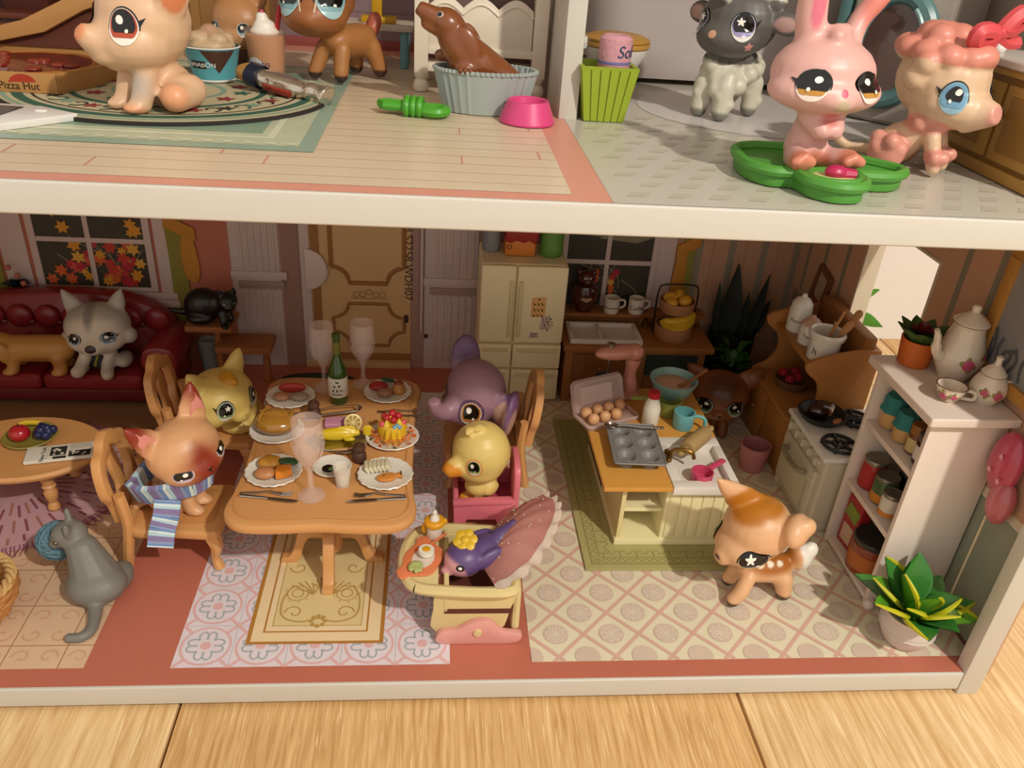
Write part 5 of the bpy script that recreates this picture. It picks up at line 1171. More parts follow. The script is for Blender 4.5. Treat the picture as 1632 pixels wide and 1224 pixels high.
# on the shelf top
ZS = 1.2745
t = thing('succulent', 'dark red and green succulent in an orange pot on the shelf', 'plant', (2.60, 1.01, ZS))
b = MB(); b.lathe([(0, 0), (.075, 0), (.08, .005), (.095, .15), (.085, .15), (.075, .02), (0, .02)], T(), 26); part(t, 'pot', b, mat('#c0601f', .5))
for k in range(9): a = TAU * k / 9; b = MB(); blade(b, (.045 * cos(a), .045 * sin(a), .12), (cos(a) * .75, sin(a) * .75, 1), .15, .045, .1, .4, 6); part(t, 'leaf', b, mat('#3f5a26', .45, var=.2))
for k in range(12): a = TAU * k / 6 + (.5 if k > 5 else 0); e = .9 if k < 6 else .3; b = MB(); blade(b, (0, 0, .16), (cos(a) * e, sin(a) * e, .8), .09, .03, .1, .4, 6); part(t, 'red_petal', b, mat('#6e1f24', .45))
PO = mat('#ddcdb9', .25, coat=.5, var=.04); GT = mat('#6a4a34', .4); RO = mat('#b94f6c', .4); RG = mat('#8a8a4a', .5); RY = mat('#d8b99a', .4)
def roses(t, X, rr, pts):
    """painted sprays on the body of revolution rr(z)"""
    R2 = random.Random(int(rr(.05) * 1000))
    for a, z, r in pts:
        for dx, dz, q, m_ in ((0, 0, 1, RO), (.6, .5, .5, RY), (-.9, .2, .5, RG), (.3, -.9, .55, RG), (-.4, -.8, .45, RY), (1.0, -.3, .4, RG), (-.1, 1.0, .4, RG)):
            b = MB(); aa = a + dx * r / rr(z); zz = z + dz * r; R_ = rr(zz) + .0005; b.ell((0, 0, 0), (r * q, .004, r * q), seg=10, X=X @ T((R_ * sin(aa), -R_ * cos(aa), zz), (0, 0, aa))); part(t, 'painted_rose', b, m_)
def interp(prof):
    def f(z):
        for (r0, z0), (r1, z1) in zip(prof, prof[1:]):
            if z0 <= z <= z1 and z1 > z0: return r0 + (r1 - r0) * (z - z0) / (z1 - z0)
        return prof[-1][0]
    return f
t = thing('teapot', 'tall rose painted porcelain coffee pot on the shelf', 'teapot', (2.74, .86, ZS), rad(10)); pf = sm([(.07, 0), (.075, .012), (.115, .09), (.12, .15), (.095, .23), (.078, .29), (.085, .32)], 4)
b = MB(); b.lathe([(0, 0)] + pf + [(0, .32)], T(), 30); part(t, 'body', b, PO)
b = MB(); b.lathe([(0, .318), (.088, .318), (.088, .326), (.07, .345), (.035, .37), (.02, .38), (.024, .4), (.018, .415), (0, .42)], T(), 26); part(t, 'lid', b, PO); b = MB(); b.lathe([(.086, .316), (.09, .319), (.086, .323)], T(), 26); part(t, 'gilt_line', b, GT)
b = MB(); b.tube(sm([(.08, 0, .26), (.14, 0, .27), (.17, 0, .21), (.15, 0, .13), (.11, 0, .1)], 5), .014, 8); part(t, 'handle', b, PO); b = MB(); b.tube(sm([(-.1, 0, .12), (-.16, 0, .17), (-.18, 0, .25), (-.2, 0, .29)], 5), [.03] * 4 + [.025] * 4 + [.018] * 4 + [.014] * 4, 8); part(t, 'spout', b, PO)
roses(t, T(), interp(pf), ((-.35, .13, .032), (.45, .16, .024)))
t = thing('creamer', 'small lidded rose painted pot at the shelf front', 'pot', (2.77, .615, ZS), rad(-15)); pf = sm([(.05, 0), (.055, .01), (.085, .06), (.08, .11), (.055, .16)], 4)
b = MB(); b.lathe([(0, 0)] + pf + [(0, .16)], T(), 26); part(t, 'body', b, PO); b = MB(); b.lathe([(0, .158), (.06, .158), (.06, .165), (.04, .19), (.018, .21), (.014, .235), (.018, .25), (0, .262)], T(), 22); part(t, 'lid', b, PO)
b = MB(); b.lathe([(.058, .156), (.062, .159), (.058, .162)], T(), 22); part(t, 'gilt_line', b, GT); b = MB(); b.tube(sm([(.07, 0, .12), (.1, 0, .12), (.105, 0, .08), (.08, 0, .05)], 5), .01, 8); part(t, 'handle', b, PO); roses(t, T(), interp(pf), ((-.5, .08, .02), (.25, .075, .024)))
t = thing('teacup', 'rose painted teacup at the front left of the shelf top', 'cup', (2.585, .625, ZS), rad(-25)); pf = sm([(.035, 0), (.04, .008), (.06, .04), (.075, .085)], 4)
b = MB(); b.lathe([(0, 0)] + pf + [(.07, .085), (.055, .04), (0, .015)], T(), 26); part(t, 'cup', b, PO); b = MB(); b.lathe([(.069, .084), (.073, .088), (.077, .084)], T(), 26); part(t, 'gilt_rim', b, GT); b = MB(); b.tube(sm([(.07, 0, .07), (.11, 0, .065), (.11, 0, .03), (.055, 0, .025)], 5), .009, 8); part(t, 'handle', b, PO); roses(t, T(), interp(pf), ((-.6, .045, .024), (.2, .05, .018)))
# balloon on the wall
t = thing('pink_balloons', 'two deep pink balloons behind the white shelf', 'balloons', (2.82, .33, 0))
for z, r, k in ((1.07, .17, .2), (.88, .125, -.15)):
    b = MB(); b.ell((0, k * .2, z), (.055, r * .62, r), seg=20); part(t, 'balloon', b, mat('#b8425c', .3, coat=.5) if z > 1 else mat('#b9606a', .3, coat=.5))
for y, z in ((.02, 1.12), (.06, 1.02), (-.02, 1.0)): b = MB(); b.prism(star(.018, 5, .5), 0, .003, T((-.057, y, z)) @ MX.Rotation(-PI / 2, 4, 'Z') @ TXZ); part(t, 'printed_star', b, mat('#dc9aa6'))
b = MB(); b.tube([(0, .02, .78), (0, .02, .3), (0, .02, .0)], .006, 6); part(t, 'stick', b, mat('#d9c6a4'))

# front potted plant
t = thing('potted_plant', 'yellow-edged green plant in a round white pot at the front corner', 'plant', (2.545, .235, .002), s=1.12); GP = mat('#3a7a30', .3, coat=.4, var=.35, vscale=9); GY = mat('#b9b51e', .35, coat=.3, var=.2); GM = mat('#5d9a2a', .3, coat=.4, var=.3, vscale=9)
b = MB(); b.lathe([(0, 0), (.075, 0), (.095, .02), (.125, .09), (.128, .13), (.115, .165), (.12, .185), (.128, .19), (.11, .185), (.1, .14), (0, .14)], T(), 30); part(t, 'pot', b, mat('#cfc4bc', .4))
b = MB(); b.lathe([(.1265, .09), (.13, .095), (.1265, .1)], T(), 30); part(t, 'pot_band', b, mat('#cfc4bc', .4))
R_ = random.Random(21)
specs = [(200, .5, .30), (250, .35, .26), (290, .45, .26), (330, .35, .34), (0, .35, .36), (30, .6, .3), (160, .7, .3), (120, .8, .3), (70, .9, .34), (225, .75, .26), (310, .7, .28), (90, 1.2, .34), (180, 1.15, .32), (350, .75, .3), (140, .35, .3), (270, 1.1, .28)]
for i, (a, e, L) in enumerate(specs):
    a = rad(a + R_.uniform(-8, 8)); b = MB(); d = (cos(a) * cos(e), sin(a) * cos(e), sin(e)); L *= .95 - .2 * max(0, cos(a)); e += .12; d = (cos(a) * cos(e), sin(a) * cos(e), sin(e)); blade(b, (.03 * cos(a), .03 * sin(a), .17), d, L, .07, .12, .28, 9, shape=.95)
    lf = part(t, 'leaf', b, GM if i % 3 == 0 else GP)
    # yellow edge
    n = 9; q = MB(); V_ = b.v[:3 * (n + 1)]
    for sd in (0, 2):
        if (i + sd) % 3: continue
        q.tube([V_[k * 3 + sd] for k in range(2, n + 1)], [.004, .009, .012, .012, .012, .01, .008, .004][:n - 1], 5)
    if q.v: part(lf, 'yellow_edge', q, GY)
# houseplant outside, seen through the cut-out window
t = thing('trailing_plant', 'trailing green houseplant in a brown pot outside the window', 'plant', (3.72, 3.35, -.149)); b = MB(); b.lathe([(0, 0), (.1, 0), (.14, .2), (.13, .2), (.11, .16), (0, .16)], T(), 20); part(t, 'pot', b, mat('#4a2f28', .5))
for x, y, z, dx, dz, L in ((-.25, -.25, .72, .9, -.15, .2), (-.24, -.2, .58, .5, -.5, .13), (-.25, -.1, .47, .9, .1, .18), (-.22, -.1, .3, .6, -.6, .16), (-.2, -.2, .9, .5, .6, .1)): b = MB(); blade(b, (x, y, z), (dx, -.2, dz), L, L * .36, .1, .2, 8, side=(-.3, -.3, 1), shape=.6); part(t, 'leaf', b, mat('#4f9a3a', .4))
b = MB(); b.tube(sm([(0, 0, .16), (-.1, -.05, .5), (-.22, -.15, .95)], 4), .006, 5); part(t, 'stem', b, mat('#3f7a2c'))
b = MB(); b.lathe([(0, 0), (.05, 0), (.06, .05), (.05, .1), (0, .1)], T(), 16); solo('furniture_foot', b, mat('#5a3a34', .4), 'small dark round foot outside the right dollhouse wall', 'foot', (3.22, .42, -.149))
# ---------------------------------------------------------------- toy animals, lower floor
def HX(pos, yaw, pitch=0, roll=0): return T(pos, (rad(pitch), rad(roll), rad(yaw)))
def BXF(yaw): return T((0, 0, 0), (0, 0, rad(yaw)))
def sq(rx, ry, lid=9, low=-9): return lidded(rx, ry, lid, 0, low=low)
# cream and rust cat in a scarf
X = HX((.07, -.03, .405), 52, 2, -12); B = BXF(80)
head = [el((0, 0, 0), (.2, .175, .165)), el((0, -.05, -.05), (.185, .15, .11)), el((0, -.165, -.06), (.065, .04, .045)), ear((-.12, .03, .1), (-.215, .06, .285), .085, .03, (1, .25, .35)), ear((.12, .03, .1), (.20, .06, .30), .085, .03, (1, -.25, -.35))]
body = [cap((0, .03, .05), (0, 0, .26), .1, .06), el((0, .07, .06), (.11, .1, .07)), cap((-.05, -.06, .16), (-.05, -.09, .03), .045, .04), cap((.05, -.06, .16), (.05, -.09, .03), .045, .04), el((-.05, -.115, .025), (.042, .05, .028)), el((.05, -.115, .025), (.042, .05, .028)), cap((0, .16, .05), (-.1, .2, .04), .03, .02)]
o = toy('toy_cat', 'cream and rust toy cat wearing the striped scarf', 'toy cat', xf(head, X) + xf(body, B), '#d7a274',
        [((0, -.17, -.05), (.12, .12, .12), '#93361c', .7, X), ((0, -.16, .0), (.05, .1, .1), '#8a2f18', .6, X), ((-.2, .06, .25), (.09, .09, .13), '#8a2c1c', .6, X), ((.2, .06, .27), (.08, .08, .13), '#8a2c1c', .6, X), ((0, -.1, -.17), (.14, .12, .06), '#a8562c', .8, X)], (-1.36, .985, .293))
D = Decal(o.data); S_ = eye_shapes
face_patch(o, 'eye', X, rad(-40), rad(-7), S_(.055, .034, '#b9a3b4', .6, -.1, '#cdbcc4', sx=-1, pup=.85, lash=False), D); face_patch(o, 'eye', X, rad(40), rad(-7), S_(.055, .034, '#b9a3b4', .6, .1, '#cdbcc4', sx=1, pup=.85, lash=False), D)
face_patch(o, 'nose', X, 0, rad(-14), [([(-.022, .012), (.022, .012), (0, -.012)], mat('#2a1512', .3))], D)
for s_ in (-1, 1):
    c = X @ V((s_ * .155, .03, .16)); n = X.to_3x3() @ V((s_ * .25, -1, .1)); D.patch(o, 'inner_ear', c, n, X.to_3x3() @ V((s_ * .35, 0, 1)), [([(-.045, -.03), (.045, -.03), (.03, .03), (0, .085), (-.03, .03)], mat('#d88a80', .5))])
# scarf
SC = [mat(h, .9, bump=.6, bscale=140) for h in ('#8f9cc0', '#d6e4e2', '#8a7aa4', '#b3d2dc', '#6f8fbe')]
def ribbon(t, name, pts, wd, th, n=26, dirw=(0, 0, 1)):
    P_ = sm(pts, max(2, n // (len(pts) - 1))); b = MB(); k = len(P_)
    for i in range(k - 1):
        a, c = V(P_[i]), V(P_[i + 1]); d = (c - a).normalized(); w_ = V(dirw); w_ = (w_ - d * w_.dot(d)).normalized() * wd / 2; nn = d.cross(w_).normalized() * th / 2
        b.c = (0, 4, 1, 3, 2, 2)[(i // 1) % 6]
        q = [a - w_ - nn, a + w_ - nn, a + w_ + nn, a - w_ + nn, c - w_ - nn, c + w_ - nn, c + w_ + nn, c - w_ + nn]
        b.add([tuple(z) for z in q], [(0, 1, 5, 4), (1, 2, 6, 5), (2, 3, 7, 6), (3, 0, 4, 7)] + ([(3, 2, 1, 0)] if i == 0 else []) + ([(4, 5, 6, 7)] if i == k - 2 else []))
    return part(t, name, b, SC, 50)
t = thing('striped_scarf', 'blue and lilac striped knitted scarf round the cream cat', 'scarf', (-1.36, .985, .293))
ribbon(t, 'neck_band', [(-.2, -.10, .18), (-.12, -.15, .19), (0, -.16, .21), (.12, -.13, .23), (.19, -.05, .24)], .13, .03, 28, (0, -.4, 1)); ribbon(t, 'hanging_end', [(0.0, -.165, .17), (-.01, -.2, .09), (-.03, -.235, .02), (-.04, -.27, -.06)], .13, .022, 21, (1, .15, 0)); ribbon(t, 'back_band', [(.19, -.05, .24), (.15, .06, .25), (0, .11, .25), (-.14, .06, .22), (-.2, -.10, .18)], .11, .03, 24)
# yellow cat
X = HX((.05, -.16, .30), 58, 6, 0); B = BXF(85)
head = [el((0, 0, 0), (.215, .19, .165)), el((-.13, -.05, -.05), (.09, .1, .08)), el((.13, -.05, -.05), (.09, .1, .08)), el((0, -.17, -.06), (.07, .045, .045)), ear((-.13, .02, .09), (-.21, .04, .24), .085, .035, (1, .2, .4)), ear((.12, .02, .09), (.2, .03, .25), .085, .035, (1, -.2, -.4)), el((0, -.09, .15), (.03, .05, .03)), el((0.02, -.06, .17), (.02, .05, .02))]
body = [cap((0, .02, .06), (0, -.03, .2), .11, .075), el((0, -.05, .12), (.09, .09, .1)), cap((-.06, -.08, .14), (-.07, -.13, .04), .045, .045), cap((.06, -.08, .14), (.07, -.13, .04), .045, .045), el((-.09, -.02, .05), (.07, .1, .055)), el((.09, -.02, .05), (.07, .1, .055))]
o = toy('toy_cat', 'pale yellow fluffy toy cat seated at the far left of the table', 'toy cat', xf(head, X) + xf([('x', p_, T((0, -.1, 0))) for p_ in body], B), '#d2b564', [((0, -.08, .16), (.05, .08, .04), '#c58a1e', .3, X), ((0, -.1, -.06), (.3, .2, .07), '#cfb564', .6, X)], (-1.32, 1.83, .293))
D = Decal(o.data)
for s_ in (-1, 1): face_patch(o, 'eye', X, rad(36 * s_), rad(3), S_(.05, .062, '#7f9a6a', .95, .1 * s_, '#e3dcc4', star_hl=True, sx=s_), D)
face_patch(o, 'nose', X, 0, rad(-14), [([(-.018, .01), (.018, .01), (0, -.012)], mat('#b98a5a', .4))], D)
# purple elephant
X = HX((-.08, -.1, .37), -52, 0, 4); B = BXF(-85)
head = [el((0, 0, .02), (.195, .185, .2)), el((0, -.06, -.06), (.17, .15, .13)), tub([(0, -.15, -.03), (0, -.24, -.05), (0, -.31, .0), (0, -.335, .07)], [.085, .06, .045, .04]), el((0, -.19, -.1), (.06, .04, .03)),
        el((.235, .075, -.06), (.045, .125, .175), (0, .1, .6)), el((.2, .04, -.02), (.05, .06, .12)), el((-.19, .06, .13), (.035, .1, .16), (0, -.3, -.5))]
body = [cap((0, .04, .08), (0, 0, .24), .12, .08), el((-.09, -.06, .04), (.06, .09, .05)), el((.09, -.06, .04), (.06, .09, .05)), cap((-.08, -.03, .2), (-.1, -.1, .1), .04, .04), cap((.08, -.03, .2), (.1, -.1, .1), .04, .04)]
o = toy('toy_elephant', 'dusty purple toy elephant with upturned trunk', 'toy elephant', xf(head, X) + xf(body, B), '#957080', [((.26, .09, -.06), (.085, .15, .19), '#6a486c', .08, X), ((.245, .03, -.06), (.075, .075, .125), '#b08a7a', .1, X), ((-.22, .08, .2), (.07, .12, .14), '#6a486c', .2, X)] + [((0, -.3, .05), (.09, .09, .06), '#96727c', .6, X)] + [((0, 9, 0), .01, '#96727c', .1, X), ((0, -.3, .05), (.09, .09, .06), '#96727c', .6, X), ((-.2, .12, .15), (.06, .06, .06), '#5b3a56', .5, X)], (.36, 1.74, .293))
D = Decal(o.data)
for s_ in (-1, 1): face_patch(o, 'eye', X, rad(42 * s_), rad(-10), S_(.062, .078, '#b9743a', 9, 0, '#e2d6c8', sx=s_, lash=False, shadow='#5f4258', pup=.75), D)
# duckling
X = HX((-.01, 0, .315), -56, 0, 0); B = BXF(-50)
head = [el((0, 0, .02), (.178, .175, .185)), el((0, -.01, -.06), (.16, .155, .11)), tub([(0, -.06, .17), (.0, -.1, .2), (.03, -.13, .19)], [.03, .025, .015]), tub([(.02, -.02, .19), (.02, -.05, .215), (.05, -.08, .21)], [.03, .022, .012])]
bill = [tub([(0, -.14, -.03), (0, -.21, -.03), (0, -.255, -.05)], [.068, .058, .035])]
body = [el((0, 0, .1), (.09, .11, .085)), cap((0, 0, .14), (0, 0, .2), .06, .06), el((.085, .01, .1), (.025, .06, .05), (.3, 0, 0)), el((-.085, .01, .1), (.025, .06, .05), (.3, 0, 0)), el((0, .12, .13), (.04, .05, .03), (.6, 0, 0)), el((-.045, -.07, .015), (.04, .06, .015)), el((.045, -.07, .015), (.04, .06, .015))]
o = toy('toy_duckling', 'yellow toy duckling with an orange bill in the pink chair', 'toy duckling', xf(head + bill, X) + xf(body, B), '#dcc070', [((0, -.225, -.04), (.085, .07, .06), '#d98a22', .12, X), ((0, -.07, .0), (.12, .13, .035), '#d08a20', .2, B)], (.315, 1.285, .142))
D = Decal(o.data)
for s_ in (-1, 1): face_patch(o, 'eye', X, rad(40 * s_), rad(2), S_(.04, .052, '#7f9a3a', .95, .15 * s_, '#ece0d0', sx=s_, shadow='#e0a05c', lash=False), D)
# fawn by the island
X = HX((-.10, -.02, .455), -70, 10, 0); B = BXF(-82)
head = [el((0, .02, .03), (.185, .185, .175)), el((0, -.06, -.05), (.165, .16, .11)), tub([(0, -.12, -.06), (0, -.2, -.08), (0, -.235, -.085)], [.09, .06, .04]), ear((-.06, .02, .13), (-.1, -.19, .38), .1, .035, (.35, .75, .6)), el((.19, .11, .11), (.065, .105, .08), (.2, -.2, .5)), el((.21, .15, .13), (.045, .06, .055))]
body = [cap((0, -.05, .19), (0, .1, .17), .085, .09), cap((0, -.09, .2), (0, -.04, .3), .06, .065), cap((-.06, -.09, .16), (-.07, -.13, .045), .045, .042), cap((.06, -.1, .17), (.09, -.14, .1), .045, .042), cap((.09, -.14, .1), (.09, -.18, .045), .042, .04), cap((-.065, .12, .14), (-.075, .15, .04), .055, .045), cap((.065, .12, .14), (.075, .14, .04), .055, .045), el((0, .23, .23), (.07, .075, .085), (.5, 0, 0)), el((.0, .29, .27), (.04, .045, .055))]
hoof = '#4a2c18'; OFA = '#dbaa7e'
o = toy('toy_fawn', 'orange toy fawn with white tail standing by the kitchen island', 'toy deer', xf(head, X) + xf(body, B), OFA,
        [((0, .0, .2), (.13, .2, .09), '#b4701f', .2, X), ((0, .04, .25), (.12, .17, .085), '#a4611f', .25, B), ((0, .285, .24), (.1, .09, .13), '#e9e2d6', .08, B)] + [((x, y, .0), (.075, .09, .052), hoof, .06, B) for x, y in ((-.07, -.13), (.09, -.18), (-.075, .15), (.075, .14))] + [((0, -.25, -.07), (.028, .022, .022), '#3a1c12', .2, X)] + [((sx * .055, y, .25), .02, '#f0e2cc', .15, B) for sx in (-1, 1) for y in (-.04, .02, .08)], (1.845, .60, .003))
D = Decal(o.data)
for s_ in (-1, 1): face_patch(o, 'eye', X, rad(52 * s_), rad(-14), S_(.078, .055, '#c8b48a', .8, -.32 * s_, '#d8c8a8', star_hl=True, sx=s_, pup=.93, lash=True), D)
# brown toy behind the island
X = HX((0, 0, .33), -14, 4, 0); B = BXF(-20)
head = [el((0, 0, .02), (.24, .2, .18)), el((0, -.08, -.07), (.2, .15, .1)), el((0, -.21, -.06), (.06, .05, .045)), ear((.17, .05, .12), (.33, .08, .24), .09, .04, (.4, 0, -.9)), ear((-.17, .05, .12), (-.3, .08, .2), .08, .04, (.4, 0, .9)), el((.24, .06, .14), (.1, .07, .09))]
body = [cap((0, .04, .08), (0, 0, .2), .11, .08), cap((-.07, -.08, .14), (-.08, -.12, .04), .045, .045), cap((.07, -.08, .14), (.08, -.12, .04), .045, .045)]
o = toy('toy_squirrel', 'dark brown toy animal peering from behind the island', 'toy animal', xf(head, X) + xf(body, B), '#7a4524', [((0, -.1, .12), (.13, .14, .1), '#52290f', .4, X), ((0, -.22, -.08), (.1, .06, .07), '#8a5230', .5, X)], (2.105, 2.30, .003), s=.9)
D = Decal(o.data)
for s_ in (-1, 1): face_patch(o, 'eye', X, rad(36 * s_), rad(-4), S_(.07, .062, '#4f6a4a', .85, -.18 * s_, '#a9b0b0', sx=s_), D)
face_patch(o, 'nose', X, 0, rad(-12), [(circ(.018, 10, 0, 0, .012), mat('#2c1408', .3))], D)
# husky on the sofa
X = HX((0, 0, .30), 2, 4, -4); B = BXF(8)
head = [el((0, .0, .02), (.225, .18, .16)), el((0, -.06, -.05), (.205, .15, .11)), el((0, -.18, -.06), (.085, .06, .055)), el((.2, -.03, -.06), (.06, .06, .06)), el((-.2, -.03, -.06), (.06, .06, .06)), ear((-.13, .05, .11), (-.2, .07, .28), .07, .035, (1, .2, .5)), ear((.13, .05, .11), (.2, .07, .26), .07, .035, (1, -.2, -.5))]
body = [cap((0, .05, .06), (0, 0, .2), .11, .08), cap((-.07, -.06, .17), (-.13, -.17, .05), .045, .045), cap((.06, -.06, .14), (.04, -.16, .02), .05, .045), el((.14, -.04, .06), (.06, .1, .05)), el((-.13, -.1, .035), (.055, .08, .035)), el((-.14, -.18, .045), (.05, .05, .045)), el((.05, -.19, .02), (.045, .055, .04))]
o = toy('toy_husky', 'grey and white toy husky sitting on the red sofa', 'toy dog', xf(head, X) + xf(body, B), '#b5aea2', [((0, -.14, -.04), (.22, .18, .16), '#dacfbd', .25, X), ((0, -.12, .05), (.17, .14, .08), '#d6cab6', .3, X), ((0, -.03, .14), (.035, .2, .1), '#8f8a80', .4, X), ((-.14, -.2, .04), (.06, .05, .05), '#c9bda8', .2, B), ((.05, -.2, .01), (.06, .05, .05), '#c9bda8', .2, B)], (-2.33, 2.67, .237))
D = Decal(o.data)
for s_ in (-1, 1): face_patch(o, 'eye', X, rad(35 * s_), rad(-2), S_(.052, .042, '#7f9aa6', .9, -.2 * s_, '#d5d0c6', sx=s_), D)
face_patch(o, 'nose', X, 0, rad(-12), [(circ(.038, 14, 0, 0, .026), mat('#3a332c', .3))], D); face_patch(o, 'tongue', X, rad(2), rad(-32), [(circ(.026, 12, 0, 0, .018), mat('#c07a66', .4))], D)
b = MB(); b.lathe([(.0, .05), (.125, .05), (.12, .12), (.095, .19), (.08, .2), (0, .2)], T((0, -.01, 0), s=(1, 1, 1)), 24); k_ = part(o, 'dark_vest', b, mat('#26282a', .7)); b = MB(); b.tube(sm([(-.02, -.135, .06), (.0, -.125, .12), (.03, -.095, .2)], 4), .016, 6, flat=.4); part(k_, 'green_tie', b, mat('#8a8a3c', .6))
# golden puppy on the sofa
X = HX((-.22, -.02, .2), -78, 8, 0)
head = [el((0, 0, 0), (.085, .1, .085)), tub([(0, -.06, -.02), (0, -.14, -.045), (0, -.17, -.05)], [.06, .045, .035]), el((.085, .03, -.04), (.028, .05, .08)), el((-.085, .03, -.04), (.028, .05, .08))]
body = [cap((-.14, 0, .16), (.17, 0, .165), .095, .1), cap((-.2, -.02, .17), (-.14, 0, .16), .07, .09), cap((-.13, -.06, .12), (-.14, -.07, .03), .045, .04), cap((-.13, .06, .12), (-.14, .07, .03), .045, .04), cap((.17, -.06, .12), (.18, -.07, .03), .055, .042), cap((.17, .06, .12), (.18, .07, .03), .055, .042), tub([(.25, 0, .2), (.3, 0, .25), (.29, 0, .3)], [.04, .03, .018]), el((-.16, -.09, .02), (.05, .04, .025)), el((.16, -.09, .02), (.05, .04, .025))]
o = toy('toy_puppy', 'golden wrinkled toy puppy standing on the red sofa', 'toy dog', xf(head, X) + body, '#c08c46', [((.1, 0, .1), (.16, .16, .05), '#a06c2c', .6)], (-2.75, 2.59, .237), vox=.011, smooth=4)
D = Decal(o.data)
for s_ in (-1, 1): face_patch(o, 'eye', X, rad(48 * s_), rad(12), [(circ(.014, 12, 0, 0, .018), EYEB), (circ(.004, 8, .003, .006), EYEW)], D)
# black cat on its stand
X = HX((.14, -.05, .19), 25, 10, 0)
head = [el((0, 0, 0), (.075, .075, .07)), el((0, -.06, -.02), (.04, .035, .03)), ear((-.04, .0, .05), (-.055, .0, .105), .03, .014, (1, 0, .2)), ear((.04, .0, .05), (.055, .0, .105), .03, .014, (1, 0, -.2))]
body = [el((-.04, 0, .13), (.14, .1, .13)), el((.06, -.02, .15), (.09, .08, .1)), cap((.1, -.06, .1), (.12, -.1, .025), .035, .03), cap((.1, .04, .1), (.14, .0, .025), .035, .03), el((-.06, -.05, .05), (.1, .07, .05)), tub([(-.15, .0, .07), (-.22, -.02, .085), (-.27, -.03, .1)], [.03, .022, .015]), el((.13, -.12, .02), (.03, .045, .02))]
o = toy('toy_cat', 'small black toy cat crouching on the wooden stand', 'toy cat', xf(head, X) + body, '#0d0c0c', (), (-1.60, 2.84, .522), vox=.009, smooth=4, m=vcmat(.35))
D = Decal(o.data)
for s_ in (-1, 1): face_patch(o, 'eye', X, rad(30 * s_), rad(8), [(circ(.012, 10, 0, 0, .008), mat('#7d857c', .2))], D)
# grey cat with yarn
X = HX((-.11, .1, .315), -75, 12, 8)
head = [el((0, 0, 0), (.075, .09, .075)), el((0, -.075, -.03), (.04, .04, .03)), ear((-.05, .02, .05), (-.062, .03, .125), .036, .016, (1, .3, .2)), ear((.045, .02, .05), (.06, .03, .12), .036, .016, (1, -.3, -.2))]
body = [cap((.02, 0, .1), (-.04, .06, .24), .13, .085), el((.03, -.03, .09), (.15, .13, .1)), cap((-.04, .06, .22), (-.09, .09, .29), .08, .06), cap((-.08, .1, .22), (-.16, .17, .2), .035, .028), cap((-.02, .12, .2), (-.11, .2, .17), .035, .028), el((.11, .06, .06), (.07, .1, .07)), el((-.08, .05, .05), (.07, .1, .06)), tub([(.05, -.13, .04), (.07, -.2, .03), (.08, -.28, .024), (.05, -.33, .024), (-.02, -.335, .024)], [.04, .032, .028, .026, .024])]
o = toy('toy_cat', 'grey toy cat seen from behind clutching blue yarn', 'toy cat', xf(head, X) + body, '#76746c', (), (-1.735, .62, .003), vox=.009, smooth=4, m=vcmat(.5, .15, 90))
D = Decal(o.data)
for s_ in (-1, 1): face_patch(o, 'eye', X, rad(44 * s_), rad(10), [(circ(.014, 10, 0, 0, .01), mat('#3a3a34', .2)), (circ(.005, 8, .003, .003), EYEW)], D)
face_patch(o, 'muzzle', X, 0, rad(-18), [(circ(.018, 10, 0, 0, .012), mat('#c9beb0', .4))], D)
def yarn(label, loc, r, h):
    t = thing('yarn_ball', label, 'yarn', loc); b = MB(); b.ell((0, 0, 0), r * .97, seg=20); part(t, 'core', b, mat(h, .9, bump=.5, bscale=120)); R2 = random.Random(7)
    for k in range(14):
        b = MB(); e = Euler((R2.uniform(-.5, .5) + (1.2 if k % 2 else 0), R2.uniform(-.6, .6), R2.uniform(0, 3))).to_matrix(); q = R2.uniform(-.55, .55) * r; rr = math.sqrt(r * r - q * q)
        b.tube([e @ V((rr * cos(a), rr * sin(a), q)) for a in [TAU * i / 18 for i in range(19)]], r * .085, 5); part(t, 'strand', b, mat(h, .9))
yarn('dusty blue yarn ball held by the grey cat', (-1.955, .80, .205), .1, '#5f7f8c')
t = thing('wicker_basket', 'honey coloured wicker basket cut off at the left edge', 'basket', (-2.27, .45, .003)); WK = mat('#b97e46', .6)
b = MB(); b.lathe([(0, 0), (.14, 0), (.2, .08), (.215, .2), (.2, .21), (.185, .09), (0, .02)], T(), 32); part(t, 'shell', b, WK)
for k in range(9):
    z = .02 + .024 * k; r = .155 + .07 * sst(z / .16); b = MB(); b.tube([((r + .008 * sin(9 * a + PI * (k % 2))) * cos(a), (r + .008 * sin(9 * a + PI * (k % 2))) * sin(a), z) for a in [TAU * i / 54 for i in range(55)]], .014, 6); part(t, 'woven_strand', b, WK)
for q in (0, 1, 2): b = MB(); b.tube([((.215 + .016 * cos(10 * a + q * 2.1)) * cos(a), (.215 + .016 * cos(10 * a + q * 2.1)) * sin(a), .225 + .016 * sin(10 * a + q * 2.1)) for a in [TAU * i / 80 for i in range(81)]], .013, 6); part(t, 'rim_braid', b, mat('#c9a066', .6))
yarn('dark teal yarn ball inside the wicker basket', (-2.25, .45, .14), .1, '#27545c')
